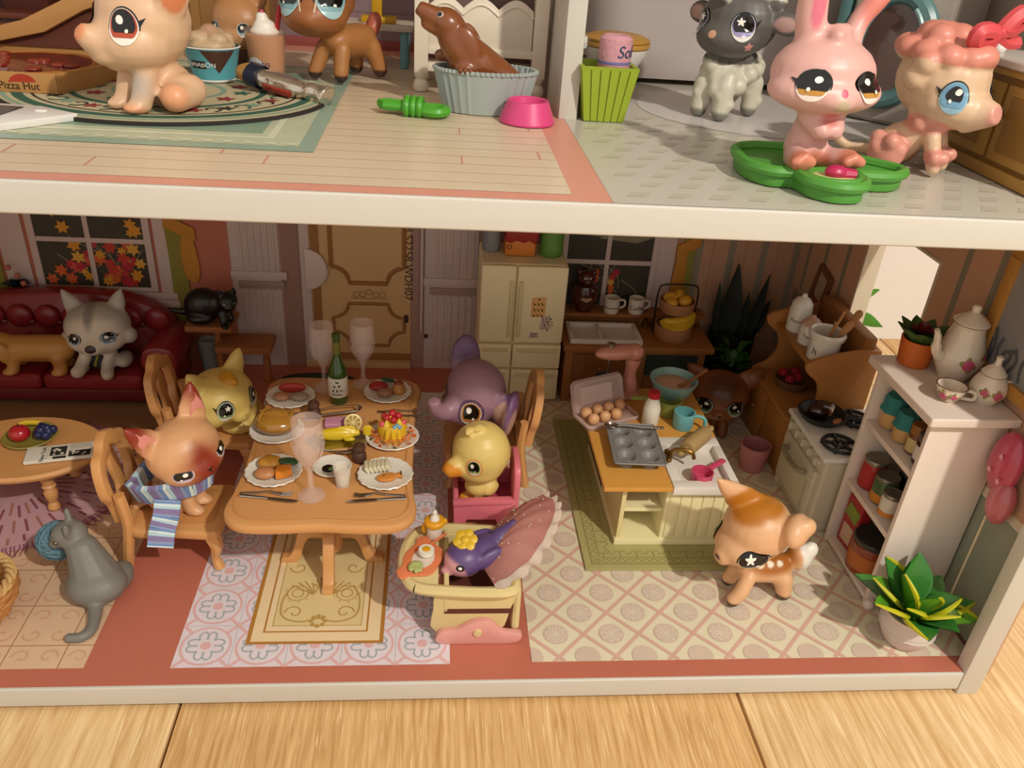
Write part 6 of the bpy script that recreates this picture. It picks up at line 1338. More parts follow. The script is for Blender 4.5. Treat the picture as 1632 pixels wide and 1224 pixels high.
# blue potted plant at the left edge
t = thing('flower_vase', 'dark blue flowering plant at the left edge behind the sofa', 'plant', (-3.02, 3.11, .0)); b = MB(); b.lathe([(0, 0), (.06, 0), (.07, .4), (.05, .62), (.055, .63), (0, .63)], T(s=(1, .6, 1)), 18); part(t, 'stand', b, mat('#2c3a4a', .5))
R_ = random.Random(4)
for k in range(12): a = R_.uniform(0, TAU); b = MB(); blade(b, (.0, -.01, .62), (cos(a) * .6, -.2, .6 + .5 * R_.random()), .17, .05, .5, .2, 6); part(t, 'leaf', b, mat('#223a44', .5))
for x, z in ((.03, .74), (-.02, .8), (.06, .68)): b = MB(); b.ell((x, -.05, z), .022, seg=8); part(t, 'blossom', b, mat('#b86a58', .5))

# ---------------------------------------------------------------- baby rocker with canopy
t = thing('baby_rocker', 'cream and pink baby rocker with a lace canopy', 'baby rocker', (0, 0, .004)); CRM = mat('#d3bf88', .4); RKP = mat('#d99a90', .4)
ZR = .34
outl = sm([(-.05, .29), (.1, .262), (.3, .25), (.42, .262), (.44, .34), (.43, .6), (.40, .70), (.25, .725), (.06, .735), (-.05, .70), (-.105, .6), (-.12, .48), (-.105, .37)], 4, True)
b = MB(); b.tube([(x, y, ZR) for x, y in outl + [outl[0]]], .03, 8, cap=False, up=(0, 0, 1)); part(t, 'rim', b, CRM)
b = MB(); b.prism([(x, y) for x, y in outl if x < .09] , ZR - .02, ZR + .02, None, .006); part(t, 'tray', b, CRM)
b = MB(); b.prism([(.09, .27), (.43, .27), (.42, .71), (.09, .73)], ZR - .16, ZR - .13); part(t, 'seat_floor', b, mat('#5a2c20', .6))
b = MB(); b.bb(.085, .11, .27, .73, ZR - .15, ZR + .015, .006); part(t, 'seat_wall', b, CRM)
for y in (.285, .70):
    b = MB(); b.prism(sm([(.05, .05), (.035, .2), (.06, .325), (.25, .335), (.44, .335), (.42, .2), (.36, .05)], 3, True), -.012, .012, T((0, y, 0)) @ TXZ, .004); part(t, 'side_panel', b, CRM)
    b = MB(); b.prism(sm([(.05, .02), (.1, .0), (.25, .0), (.42, .0), (.48, .02), (.485, .06), (.44, .07), (.38, .085), (.33, .14), (.27, .155), (.21, .13), (.15, .09), (.07, .075)], 4, True), -.02, .02, T((0, y - (.03 if y < .5 else -.03), 0)) @ TXZ, .006); rk = part(t, 'rocker', b, RKP)
    b = MB(); b.lathe([(0, 0), (.022, 0), (.02, .012), (0, .014)], T((.26, y - .05, .085), (PI / 2, 0, 0)), 14); part(rk, 'peg', b, CRM)
b = MB(); b.tube([(.455, .3, .06), (.455, .32, .30)], .022, 8); b.tube([(.455, .68, .06), (.455, .66, .30)], .022, 8); b.tube([(.455, .3, .06), (.455, .68, .06)], .018, 8); part(t, 'rear_post', b, CRM)
b = MB(); b.lathe([(0, .0), (.11, .0), (.12, -.05), (.1, -.11), (0, -.12)], T((-.01, .48, ZR - .02)), 18); part(t, 'pink_underside', b, RKP)
arc = sm([(.33, .27, .375), (.50, .38, .42), (.62, .55, .48), (.68, .74, .50), (.62, .86, .47), (.47, .80, .42), (.36, .70, .38)], 6); ap = V((.27, .45, .355))
def cf(u, v):
    f = u * (len(arc) - 1); i = min(int(f), len(arc) - 2); q = V(arc[i]).lerp(V(arc[i + 1]), f - i); p_ = ap.lerp(q, v); return p_ + V((0, 0, .10 * sin(PI * v) * sin(PI * u) + .006 * sin(u * 60) * v))
b = MB(); b.grid(cf, 40, 10, None, .006); cn = part(t, 'canopy', b, mat('#d3968c', .6, var=.1, vscale=30))
b = MB(); R_ = random.Random(3)
def lacef(u, v):
    p_ = cf(u, 1.0); d = (p_ - ap); d.z = 0; d.normalize(); w_ = .028 + .022 * abs(sin(u * PI * 13)); return p_ + d * (v * w_) + V((0, 0, .012 * sin(u * 90) * v - .012 * v))
b.grid(lacef, 120, 3, None, .004); part(cn, 'lace_edge', b, mat('#ecdccf', .8, alpha=.92))
for k in range(26): b = MB(); q = cf(R_.random(), R_.uniform(.3, .95)); b.ell((0, 0, 0), (.005, .005, .0025), seg=6, X=T(q + V((0, 0, .0045)))); part(cn, 'white_dot', b, mat('#e6cfc4'))
t = thing('baby_plate', 'orange bear shaped plate on the rocker tray', 'plate', (-.02, .46, ZR + .0265), rad(68)); OP = mat('#d97c52', .4)
b = MB(); b.prism(sm([(-.13, 0), (-.09, -.075), (0, -.09), (.09, -.075), (.13, 0), (.17, .05), (.13, .09), (.09, .08), (0, .1), (-.09, .08), (-.13, .09), (-.17, .05)], 4, True), 0, .014, None, .004); part(t, 'dish', b, OP); b = MB(); b.prism(circ(.075, 24, 0, 0, .055), .0135, .016); part(t, 'well', b, mat('#d9c9bc', .4))
t = thing('boiled_egg', 'halved boiled egg on the bear plate', 'egg', (-.005, .48, ZR + .044)); b = MB(); b.lathe([(0, 0), (.03, 0), (.042, .02), (.04, .038), (0, .04)], T(), 20); part(t, 'white', b, mat('#e2dccd', .35)); b = MB(); b.lathe([(0, .039), (.021, .0395), (.018, .045), (0, .047)], T(), 16); part(t, 'yolk', b, mat('#d69a1c', .35))
t = thing('lettuce_leaf', 'pale green lettuce piece on the bear plate', 'lettuce', (-.055, .40, ZR + .044)); b = MB()
me = remesh('leaf_body', [el((0, 0, .01), (.035, .025, .015)), el((-.025, -.02, .01), (.015, .03, .01)), el((0, -.03, .01), (.013, .035, .01)), el((.022, -.025, .01), (.013, .03, .01))], .005, 2); paint(me, '#a9b06c'); link('leaf_body', me, t)
t = thing('baby_bottle', 'baby bottle with a yellow collar on the rocker tray', 'bottle', (.035, .64, ZR + .0265)); b = MB(); b.lathe([(0, 0), (.036, 0), (.042, .01), (.04, .07), (.034, .09), (0, .09)], T(), 20); part(t, 'bottle_body', b, mat('#d6c7b4', .3)); b = MB(); b.lathe([(0, .088), (.05, .088), (.055, .095), (.055, .112), (.045, .12), (0, .122)], T(), 20); b.ell((-.055, 0, .06), (.014, .012, .035), seg=10); b.ell((.055, 0, .105), (.012, .012, .02), seg=10); part(t, 'yellow_collar', b, mat('#d99a1e', .35)); b = MB(); b.lathe([(0, .12), (.026, .12), (.024, .135), (.012, .15), (.013, .168), (.008, .178), (0, .18)], T(), 16); part(t, 'teat', b, mat('#ddd3c6', .35))
b = MB(); b.tube([(.0, 0, 0), (.12, .03, .01)], [.014, .02], 8, flat=.5); solo('baby_spoon', b, mat('#d97c52', .4), 'orange spoon leaning on the baby bottle', 'spoon', (.0, .55, ZR + .04), .5)
X = HX((.19, .45, .385), -62, 6, 0)
o = toy('toy_bird', 'purple toy bird with a pink face and yellow flower in the rocker', 'toy bird', xf([el((0, 0, 0), (.1, .11, .09)), el((0, .11, -.01), (.09, .13, .08)), tub([(0, .2, .02), (0, .28, .06), (0, .31, .1)], [.06, .04, .02]), el((0, -.1, -.03), (.035, .04, .025)), el((.08, .12, 0), (.03, .1, .06)), el((-.08, .12, 0), (.03, .1, .06))], X), '#5d4676', [((0, -.08, -.02), (.105, .075, .075), '#cf9296', .12, X), ((0, -.04, -.07), (.12, .13, .05), '#cf9296', .2, X), ((0, -.14, -.04), (.03, .025, .02), '#7a4030', .2, X)], (0, 0, .004), vox=.008, smooth=4)
D = Decal(o.data)
for s_ in (-1, 1): face_patch(o, 'eye', X, rad(48 * s_), rad(14), [(circ(.022, 14, 0, 0, .018), EYEB), (circ(.01, 10, 0, 0, .008), EYEW)], D)
b = MB()
for k in range(6): a = TAU * k / 6; b.ell((.035 * cos(a), .035 * sin(a), .0), (.03, .03, .014), seg=10)
b.ell((0, 0, .012), (.022, .022, .014), seg=10); k_ = part(o, 'yellow_flower', b, mat('#d3ac2c', .4)); k_.location = (.19, .47, .485); k_.rotation_euler = (.5, -.2, 0)
# ---------------------------------------------------------------- upper rooms (floor at z = 2.4)
ZU = 2.4055
# oval rug
t = thing('oval_rug', 'oval floral rug in dark green and cream upstairs', 'rug', (-1.24, 1.40, ZU)); RA, RB = .73, .64
CRE = mat('#b9ad8a', .8, bump=.3, bscale=90); DGR = mat('#2f5a48', .8); SGR = mat('#7f9a84', .8); BLK = mat('#2a2420', .8); RDD = mat('#8e2f30', .8)
b = MB(); b.prism(circ(RA, 64, 0, 0, RB), 0, .016); part(t, 'backing', b, BLK); b = MB(); b.prism(circ(RA * .985, 64, 0, 0, RB * .985), .0161, .02); part(t, 'pile', b, CRE)
p = Print(T((0, 0, .0202)), .0005)
for s_, w_, m_ in ((.955, .02, SGR), (.88, .045, DGR), (.80, .012, BLK), (.58, .03, DGR), (.33, .025, SGR)): p.ring(0, 0, RA * s_, w_, m_, 64, ry=RB * s_)
p.up(); R_ = random.Random(6)
for k in range(22):
    a = TAU * k / 22; x, y = RA * .69 * cos(a), RB * .69 * sin(a); p.poly(blossom(.04, x, y), RDD if k % 3 == 0 else (BLK if k % 3 == 1 else SGR))
p.up()
for k in range(22):
    a = TAU * (k + .5) / 22; x, y = RA * .69 * cos(a), RB * .69 * sin(a); q = [(x + (.05 - .005 * m_) * cos(a + .7 * m_), y + (.05 - .005 * m_) * sin(a + .7 * m_)) for m_ in range(8)]; p.line(q, .012, DGR if k % 2 else BLK)
p.up()
for k in range(12): a = TAU * k / 12; p.poly(blossom(.045, RA * .45 * cos(a), RB * .45 * sin(a)), RDD if k % 2 else DGR)
p.up(); p.poly(blossom(.13, 0, 0, 6), DGR); p.up(); p.poly(blossom(.07, 0, 0, 6), RDD); p.obj('woven_pattern', t)
ZRG = ZU + .0245
# peach toy
X = HX((-.02, 0, .315), -46, 0, 0); B = BXF(-42)
head = [el((0, .02, .03), (.19, .185, .19)), el((0, -.04, -.05), (.185, .17, .12)), tub([(0, -.12, -.05), (0, -.2, -.035), (0, -.255, .0)], [.12, .065, .032]), el((0, -.13, -.1), (.09, .09, .045)), el((.185, .06, .14), (.03, .075, .11), (0, .2, 0)), el((-.185, .06, .14), (.03, .075, .11), (0, -.2, 0))]
body = [cap((0, .07, .08), (0, -.02, .2), .105, .065), cap((.055, -.06, .15), (.06, -.1, .035), .05, .045), cap((-.055, -.06, .15), (-.06, -.1, .035), .05, .045), el((.06, -.13, .02), (.045, .055, .026)), el((-.06, -.13, .02), (.045, .055, .026)), el((.1, .08, .07), (.065, .1, .075)), el((-.1, .08, .07), (.065, .1, .075)), cap((.12, .08, .06), (.15, .0, .06), .055, .062)]
o = toy('toy_mouse', 'peach toy with a pointed snout sitting on the oval rug', 'toy animal', xf(head, X) + xf(body, B), '#d6ad8a', [((0, -.26, .0), (.04, .035, .04), '#d98a5c', .3, X), ((.21, .05, .14), (.03, .06, .085), '#cf7a4e', .15, X), ((.17, -.02, .06), (.06, .06, .06), '#dc9a70', .3, B), ((.06, -.1, .1), (.05, .05, .06), '#b5a596', .6, B), ((.06, -.15, .015), (.06, .05, .025), '#dd9c74', .3, B)], (-1.19, 1.02, ZRG))
D = Decal(o.data)
for s_ in (-1, 1): face_patch(o, 'eye', X, rad(44 * s_), rad(6), S_(.055, .068, '#b04a30', 9, 0, '#ece2d6', sx=s_, lash=True, pup=.8), D)
# pizza box
t = thing('pizza_box', 'open brown pizza box on the oval rug', 'box', (-1.95, 1.55, ZRG - .006)); KR = mat('#b07f48', .7); KRD = mat('#5a2a18', .7)
oct_ = [(-.4, -.37), (.3, -.37), (.40, -.14), (.40, .3), (.3, .37), (-.4, .37)]
b = MB(); b.prism(oct_, 0, .012); part(t, 'bottom', b, KR)
for i in range(len(oct_)):
    p0, p1 = V(oct_[i]), V(oct_[(i + 1) % len(oct_)]); c = (p0 + p1) / 2; d = p1 - p0; b = MB(); b.box((c.x, c.y, .045), (d.length, .012, .085), .003, rot=(0, 0, math.atan2(d.y, d.x))); part(t, 'side_wall', b, KR)
b = MB(); b.prism([(-.4, .0), (.38, .0), (.4, .08), (.33, .27), (.12, .22), (-.1, .1), (-.42, .03)], 0, .012, T((0, .36, .08), (rad(-8), 0, 0)) @ TXZ); lid = part(t, 'lid', b, KRD)
b = MB(); b.prism([(-.42, .02), (-.1, .11), (.12, .22), (.33, .28), (.41, .32), (.39, .25), (.31, .21), (.2, .17), (.0, .06), (-.42, -.04)], .012, .05, T((0, .35, .09), (rad(-8), 0, 0)) @ TXZ, .004); part(lid, 'folded_flap', b, KR)
LGR = mat('#a8321c', .6); p = Print(T((0, -.3765, .045)) @ TXZ, .0006); p.poly(sm([(.1, .0), (.115, .022), (.15, .036), (.19, .03), (.215, .008), (.2, .004), (.12, .002)], 3, True), LGR); p.obj('red_roof_logo', t); text(t, 'lettering', 'Pizza Hut', .045, mat('#2a1a12'), T((.14, -.377, .03), (PI / 2, 0, 0)))
t = thing('pizza', 'round tomato pizza in the brown box', 'pizza', (-1.93, 1.55, ZRG + .008)); b = MB(); b.lathe([(0, .0), (.3, .0), (.33, .02), (.33, .045), (.3, .055), (.28, .045), (0, .045)], T(), 40); part(t, 'crust', b, mat('#a8692c', .6)); b = MB(); b.lathe([(0, .056), (.285, .05), (.287, .046)], T(), 40, .02, 11); part(t, 'topping', b, mat('#6a1e14', .25, coat=.5, var=.3, vscale=25, bump=.6, bscale=40))
R_ = random.Random(2)
for k in range(14): a = R_.uniform(0, TAU); r = .25 * math.sqrt(R_.random()); b = MB(); b.lathe([(0, .0), (.035, .0), (.033, .008), (0, .01)], T((r * cos(a), r * sin(a), .054)), 12); part(t, 'pepperoni', b, mat('#8a2c1c', .3))
# white tablet
t = thing('handheld_tablet', 'white handheld tablet with a dark screen at the front left', 'tablet', (-1.72, .76, ZU), rad(-4)); b = MB(); b.prism([(.28, .06), (.1, .15), (-.35, .15), (-.35, -.2), (.08, -.2)], 0, .03, None, .006); part(t, 'case', b, mat('#dcd6d0', .35)); b = MB(); b.prism([(.05, .1), (-.33, .1), (-.33, -.13), (.03, -.13)], .03, .033); part(t, 'screen', b, mat('#241c18', .15)); b = MB(); b.box((.14, .06, .032), (.04, .02, .006), .002); part(t, 'button', b, mat('#eeeae4', .3))
# ice cream cup
t = thing('ice_cream_cup', 'turquoise cup of whipped dessert with a brown label', 'cup', (-1.10, 1.69, ZRG)); TQ2 = mat('#5aa6b4', .4)
rf = lambda z: .098 + .2 * z
b = MB(); b.lathe([(0, 0), (.098, 0), (.1, .008), (.13, .15), (.136, .156), (.125, .158), (.1, .03), (0, .03)], T(), 32); part(t, 'cup', b, TQ2); b = MB(); b.lathe([(.0985, .0), (.102, .006), (.1, .014)], T(), 32); b.lathe([(.129, .15), (.137, .157), (.13, .162)], T(), 32); part(t, 'white_rims', b, mat('#d8d2c8', .4))
me = remesh('swirl', [el((0, 0, .16), (.115, .115, .04)), el((-.05, -.04, .195), (.055, .05, .035)), el((.045, -.045, .19), (.05, .05, .035)), el((0, .05, .2), (.06, .055, .04)), el((0, -.01, .225), (.045, .045, .035)), el((-.07, .03, .18), .035), el((.07, .03, .185), .035)], .009, 1); paint(me, '#bfa27e', [((0, -.02, .22), .04, '#a5745a', .5)], m=vcmat(.5, .7, 25)); link('swirl', me, t)
def curved(t, name, pts, m_, k=6):
    b = MB(); v = []; f = []; n = len(pts)
    for a, z in pts: r = rf(z) + .0022; v.append((r * sin(a), -r * cos(a), z))
    b.add(v, [tuple(range(n))]); return part(t, name, b, m_, 0)
for i in range(10):
    a0, a1 = -.25 + .14 * i, -.25 + .14 * (i + 1); z = lambda a: .045 + .105 * abs((a - .45) / .7); curved(t, 'brown_chevron', [(a0, z(a0)), (a1, z(a1)), (a1, .15), (a0, .15)], mat('#4a2c22', .5))
for i in range(5): a0, a1 = -.78 + .14 * i, -.78 + .14 * (i + 1); curved(t, 'dark_band', [(a0, .065), (a1, .065), (a1, .1), (a0, .1)], mat('#1c1818', .5))
o = text(t, 'lettering', 'CINNABON', .032, mat('#d8d2c8'), T((-.047, 0, .083), (PI / 2, 0, 0))); wrap_text(o, .118)
# tan kitten toy
X = HX((0.02, 0, .22), -16, 4, 0)
head = [el((0, 0, .02), (.155, .14, .14)), el((0, -.04, -.04), (.14, .12, .09)), el((0, -.125, -.03), (.04, .03, .03)), el((.11, .02, .14), (.05, .03, .06), (0, .5, 0)), el((-.11, .02, .14), (.05, .03, .06), (0, -.5, 0))]
o = toy('toy_kitten', 'tan toy kitten behind the dessert cups', 'toy cat', xf(head, X) + [cap((0, .02, .05), (0, 0, .12), .09, .06), cap((-.05, -.06, .1), (-.06, -.09, .03), .035, .035), cap((.05, -.06, .1), (.06, -.09, .03), .035, .035)], '#b27e50', [((0, -.13, -.05), (.06, .05, .05), '#c49468', .4, X)], (-1.07, 2.14, ZU + .001), vox=.01)
D = Decal(o.data)
for s_ in (-1, 1): face_patch(o, 'eye', X, rad(34 * s_), rad(2), S_(.035, .036, '#7f9aa0', 9, 0, '#ddd2c2', sx=s_, lash=False), D)
face_patch(o, 'nose', X, 0, rad(-8), [(circ(.012, 10), mat('#8a4a30', .4))], D)
b = MB(); b.prism(sm([(-.07, 0), (.05, .01), (.09, -.03), (.07, -.1), (.03, -.14), (-.03, -.1)], 3, True), 0, .01, TXZ, .003); solo('brown_bib', b, mat('#4a2a18', .7), 'small dark brown kerchief on the tan kitten', 'kerchief', (-1.04, 2.02, ZU + .11), .2)
# blended drink
t = thing('blended_drink', 'orange blended drink with whipped cream and a red straw', 'drink', (-.875, 1.88, ZU + .001)); b = MB(); b.lathe([(0, .0), (.085, 0), (.09, .01), (.105, .25), (.1, .25), (.082, .02), (0, .015)], T(), 28); part(t, 'clear_cup', b, glass('#e8cdb8', .08, .14)); b = MB(); b.lathe([(0, .016), (.081, .018), (.097, .22), (0, .225)], T(), 28); part(t, 'orange_drink', b, mat('#c07a38', .4))
me = remesh('cream', [el((0, 0, .235), (.075, .075, .03)), el((0, 0, .265), (.055, .055, .03)), el((-.01, 0, .3), (.03, .03, .03))], .008, 2); paint(me, '#e6ded2'); link('cream', me, t); b = MB(); b.ell((-.01, 0, .325), .016, seg=8); part(t, 'cherry', b, mat('#a83a4c')); b = MB(); b.tube([(.05, 0, .2), (.085, 0, .36)], .013, 8); part(t, 'straw', b, mat('#b3242c', .4))
o = text(t, 'lettering', 'BLIZZARD', .034, mat('#24406a'), T((-.045, 0, .085), (PI / 2, 0, 0))); wrap_text(o, .099); 
b = MB(); R2 = .0975
for k in range(5): a0, a1 = -1.05 + .22 * k, -1.05 + .22 * (k + 1); h0, h1 = .034 * sin(PI * k / 5) + .004, .034 * sin(PI * (k + 1) / 5) + .004; b.add([(R2 * sin(a0), -R2 * cos(a0), .085 - h0), (R2 * sin(a1), -R2 * cos(a1), .085 - h1), (R2 * sin(a1), -R2 * cos(a1), .085 + h1), (R2 * sin(a0), -R2 * cos(a0), .085 + h0)], [(0, 1, 2, 3)])
part(t, 'oval_logo', b, mat('#c7c3c4', .4), 0)
# candy bar
t = thing('candy_bar', 'silver wrapped candy bar at the edge of the oval rug', 'candy bar', (-.735, 1.42, ZRG + .046), rot=(0, rad(8), rad(-27)), s=1.15)
FO = mat('#cfc6b8', .2, metal=.9, bump=.7, bscale=20); me = remesh('foil', [el((0, 0, 0), (.17, .055, .042)), el((-.12, 0, 0), (.07, .05, .042)), ('t', [(.14, 0, 0), (.19, 0, .01), (.225, 0, .0)], [.045, .035, .06])], .009, 1); me.materials.clear(); me.materials.append(FO); link('foil_wrapper', me, t)
b = MB(); b.lathe([(.056, -.14), (.062, -.14), (.06, -.09), (.054, -.09)], T((0, 0, 0), (0, PI / 2, 0), (.78, 1, 1)), 20); part(t, 'navy_band', b, mat('#161c34', .35)); b = MB(); b.lathe([(.0, -.2), (.035, -.195), (.05, -.17), (.054, -.14), (0, -.14)], T((0, 0, 0), (0, PI / 2, 0), (.78, 1, 1)), 20); part(t, 'bare_end', b, mat('#a87a3c', .5)); b = MB(); b.box((.02, -.05, -.014), (.13, .016, .025), .004, rot=(.5, 0, 0)); part(t, 'red_print', b, mat('#8a2c22', .3))
# brown deer toy
X = HX((-.13, -.06, .39), -6, 0, 0); B = BXF(-35)
head = [el((0, 0, .04), (.205, .18, .19)), el((0, -.05, -.06), (.17, .16, .11)), el((0, -.16, -.07), (.07, .06, .055)), ear((.17, .05, .15), (.34, .08, .2), .07, .03, (0, .3, 1)), ear((-.17, .05, .15), (-.34, .08, .2), .07, .03, (0, .3, 1))]
body = [cap((0, -.05, .2), (0, .13, .19), .085, .09), cap((-.06, -.09, .17), (-.09, -.14, .045), .045, .04), cap((.06, -.09, .17), (.07, -.12, .045), .045, .04), cap((-.06, .15, .16), (-.07, .17, .045), .05, .042), cap((.06, .15, .16), (.09, .18, .045), .05, .042), cap((0, -.09, .22), (-.02, -.08, .3), .06, .06), el((0, .24, .26), (.045, .04, .075), (-.4, 0, 0))]
o = toy('toy_deer', 'brown toy deer with blue eyes at the rug corner', 'toy deer', xf(head, X) + xf(body, B), '#a8703e', [((0, 0, .1), (.25, .22, .17), '#8a4e2a', .3, X), ((0, -.12, -.05), (.17, .12, .11), '#96592f', .4, X), ((0, .25, .26), (.06, .06, .09), '#b8604a', .15, B)] + [((x, y, .0), (.075, .08, .055), '#3a211a', .08, B) for x, y in ((-.09, -.14), (.07, -.12), (-.07, .17), (.09, .18))], (-.485, 1.99, ZU + .001))
D = Decal(o.data)
for s_ in (-1, 1): face_patch(o, 'eye', X, rad(36 * s_), rad(6), S_(.075, .085, '#7fa6ae', 9, 0, '#9fc0c4', sx=s_, lash=True, pup=.82), D); face_patch(o, 'white_stripe', X, rad(13 * s_), rad(4), [([(-.004 - .012 * s_, -.05), (.004 - .012 * s_, -.05), (.008 + .012 * s_, .06), (-.004 + .012 * s_, .06)], mat('#d8c2a8', .4))], D)
# small table with yellow toy stand
t = thing('blue_leg_table', 'white small table with blue legs by the bedroom wall', 'table', (-.36, 2.58, ZU)); BLG = mat('#6d9aa4', .5)
b = MB(); b.bb(-.2, .22, -.14, .14, .20, .235, .008); part(t, 'tabletop', b, mat('#c9b8a6', .5))
for x in (-.15, .17):
    for y in (-.1, .1): b = MB(); b.tube([(x, y, 0), (x, y, .2)], .026, 10); part(t, 'leg', b, BLG)
t = thing('yellow_stand', 'yellow plastic stand on the blue-legged table', 'stand', (-.35, 2.54, ZU + .236)); YS = mat('#c29418', .45); b = MB(); b.bb(-.09, .11, -.05, .05, 0, .035, .008); part(t, 'base', b, YS); b = MB(); b.bb(-.03, .03, -.03, .03, .033, .25, .008); part(t, 'post', b, YS)
# white scalloped bench
t = thing('white_bench', 'white bench with a scalloped back behind the seal', 'bench', (.22, 1.86, ZU)); BW = mat('#d9cbb8', .45)
for x in (-.30, .31):
    b = MB(); b.lathe([(0, 0), (.035, 0), (.042, .02), (.035, .05), (.025, .06), (.035, .075), (.038, .1), (0, .1)], T((x, -.04, 0)), 14); b.bb(x - .036, x + .036, -.076, -.004, .09, .62, .008); part(t, 'post', b, BW)
q = []
for c_ in range(3): q += [(-.27 + .18 * c_ + .18 * k / 8, .41 + .05 * sin(PI * k / 8)) for k in range(9)]
b = MB(); b.prism([(-.27, .2)] + q + [(.27, .2)], -.012, .012, T((0, -.03, 0)) @ TXZ, .004); part(t, 'scalloped_back', b, BW)
b = MB(); b.tube([(x, -.044, z - .03) for x, z in q], .006, 6); part(t, 'scallop_moulding', b, mat('#e0d2c0', .45))
for z0, z1 in ((.185, .225), (.1, .145)): b = MB(); b.bb(-.27, .28, -.06, .0, z0, z1, .008); part(t, 'rail', b, BW)
b = MB(); b.bb(-.27, .28, -.02, .3, .11, .14, .006); part(t, 'seat', b, BW); b = MB(); b.bb(-.27, .28, .1, .12, .14, .6); part(t, 'rear_panel', b, mat('#6e5650', .6))
for x in (-.29, .3): b = MB(); b.bb(x - .03, x + .03, .27, .33, 0, .6, .008); part(t, 'post', b, BW)
# tub basket, seal
t = thing('pet_basket', 'pale blue ribbed oval pet basket', 'basket', (.235, 1.40, ZU)); PB = mat('#9fa8a4', .5)
b = MB(); b.lathe([(0, .0), (.195, 0), (.2, .01), (.245, .185), (.25, .195), (.235, .197), (.19, .03), (0, .03)], T(s=(1, .62, 1)), 64, .022, 32); part(t, 'wall', b, PB); b = MB()
for k in range(64): a = TAU * k / 64; b.ell((.243 * cos(a), .151 * sin(a), .19), (.013, .013, .011), seg=6)
part(t, 'beaded_rim', b, PB)['kind'] = 'stuff'
SEAL = [tub([(.17, 0, .1), (.06, 0, .165), (-.04, -.02, .215), (-.13, -.03, .29), (-.17, -.03, .36)], [.06, .078, .095, .088, .075]), el((-.12, -.03, .24), (.07, .075, .08)), el((-.085, -.1, .31), (.045, .022, .085), (0, -.5, 0)), el((-.075, .05, .31), (.045, .022, .085), (0, -.5, 0)), el((-.185, -.035, .385), (.085, .075, .065), (0, .5, 0)), tub([(-.22, -.04, .40), (-.29, -.045, .43), (-.325, -.045, .45)], [.05, .038, .03]), tub([(-.22, -.04, .355), (-.28, -.045, .375), (-.31, -.045, .385)], [.035, .026, .012]), el((-.10, -.1, .2), (.05, .035, .03)), el((-.2, .02, .24), (.05, .03, .03)), el((-.03, -.02, .21), (.08, .075, .06), (0, .5, 0))]
o = toy('toy_dachshund', 'glossy brown toy dachshund leaning out of the pale blue basket', 'toy dog', SEAL, '#7d441f', [((-.345, -.045, .46), .032, '#2a140c', .3)], (.235, 1.40, ZU), vox=.009, smooth=4, m=vcmat(.28, coat=.4))
D = Decal(o.data); D.patch(o, 'eye', (-.21, -.035, .41), (-.25, -1, .3), (0, 0, 1), [(circ(.016, 12, 0, 0, .013), mat('#cfc4b8', .3)), (circ(.012, 12, -.002, 0, .01), EYEB)])
for k in range(3): b = MB(); b.ell((-.125 + .022 * k, -.135, .2), (.013, .016, .016), seg=8); part(o, 'toe', b, mat('#7a4524', .35))
# rope toy and bowl
t = thing('rope_toy', 'bright green coiled rope toy on the floorboards', 'rope toy', (-.1, 1.22, ZU + .028), rad(-8)); GN = mat('#4a9a2a', .4)
b = MB(); b.tube(sm([(-.16, 0, .01), (-.13, .02, .012), (-.02, .015, .01), (.03, .02, .005), (.08, .05, 0), (.13, .045, 0), (.15, 0, 0), (.12, -.045, 0), (.07, -.045, 0), (.02, -.015, .005), (-.04, -.015, .008), (-.14, -.015, .01)], 5), .023, 8); part(t, 'rope', b, GN)
for k in range(3): b = MB(); x = -.03 + .03 * k; b.tube([(x, .05 * cos(a), .01 + .036 * sin(a)) for a in [TAU * i / 14 for i in range(15)]], .016, 6); part(t, 'coil', b, GN)
b = MB(); b.lathe([(0, .0), (.128, 0), (.13, .008), (.095, .098), (.088, .1), (.08, .095), (.07, .05), (0, .045)], T(), 36); solo('pet_bowl', b, mat('#d0447c', .4), 'hot pink pet bowl on the floorboards', 'bowl', (.425, 1.20, ZU))
# waste bin, paper roll, toilet
t = thing('green_bin', 'lime green square slatted waste bin by the partition', 'bin', (.805, 1.38, ZU)); LM_ = mat('#93a62c', .45)
def frus(w0, w1, h, th): 
    b = MB(); v = []
    for w_, z in ((w0, 0), (w1, h)): v += [(-w_, -w_ * .9, z), (w_, -w_ * .9, z), (w_, w_ * .9, z), (-w_, w_ * .9, z)]
    for w_, z in ((w1 - th, h), (w0 - th, th)): v += [(-w_, -w_ * .9, z), (w_, -w_ * .9, z), (w_, w_ * .9, z), (-w_, w_ * .9, z)]
    f = [(3, 2, 1, 0)]
    for l in (0, 1, 2):
        for i in range(4): j = (i + 1) % 4; f.append((l * 4 + i, l * 4 + j, l * 4 + 4 + j, l * 4 + 4 + i))
    f.append((12, 13, 14, 15)); return b.add(v, f)
part(t, 'shell', frus(.098, .138, .25, .02), LM_, 20)
for k in range(6):
    b = MB(); x0, x1 = -.098 + .0327 * k, -.138 + .046 * k; v = [(x0 + .003, -.0882, 0), (x0 + .029, -.0882, 0), (x1 + .041, -.1242, .24), (x1 + .004, -.1242, .24)]; v2 = [(x, y - .006, z) for x, y, z in v]; b.add(v + v2, [(4, 5, 6, 7), (0, 4, 7, 3), (1, 2, 6, 5), (3, 7, 6, 2), (0, 1, 5, 4)]); part(t, 'slat', b, LM_, 0)
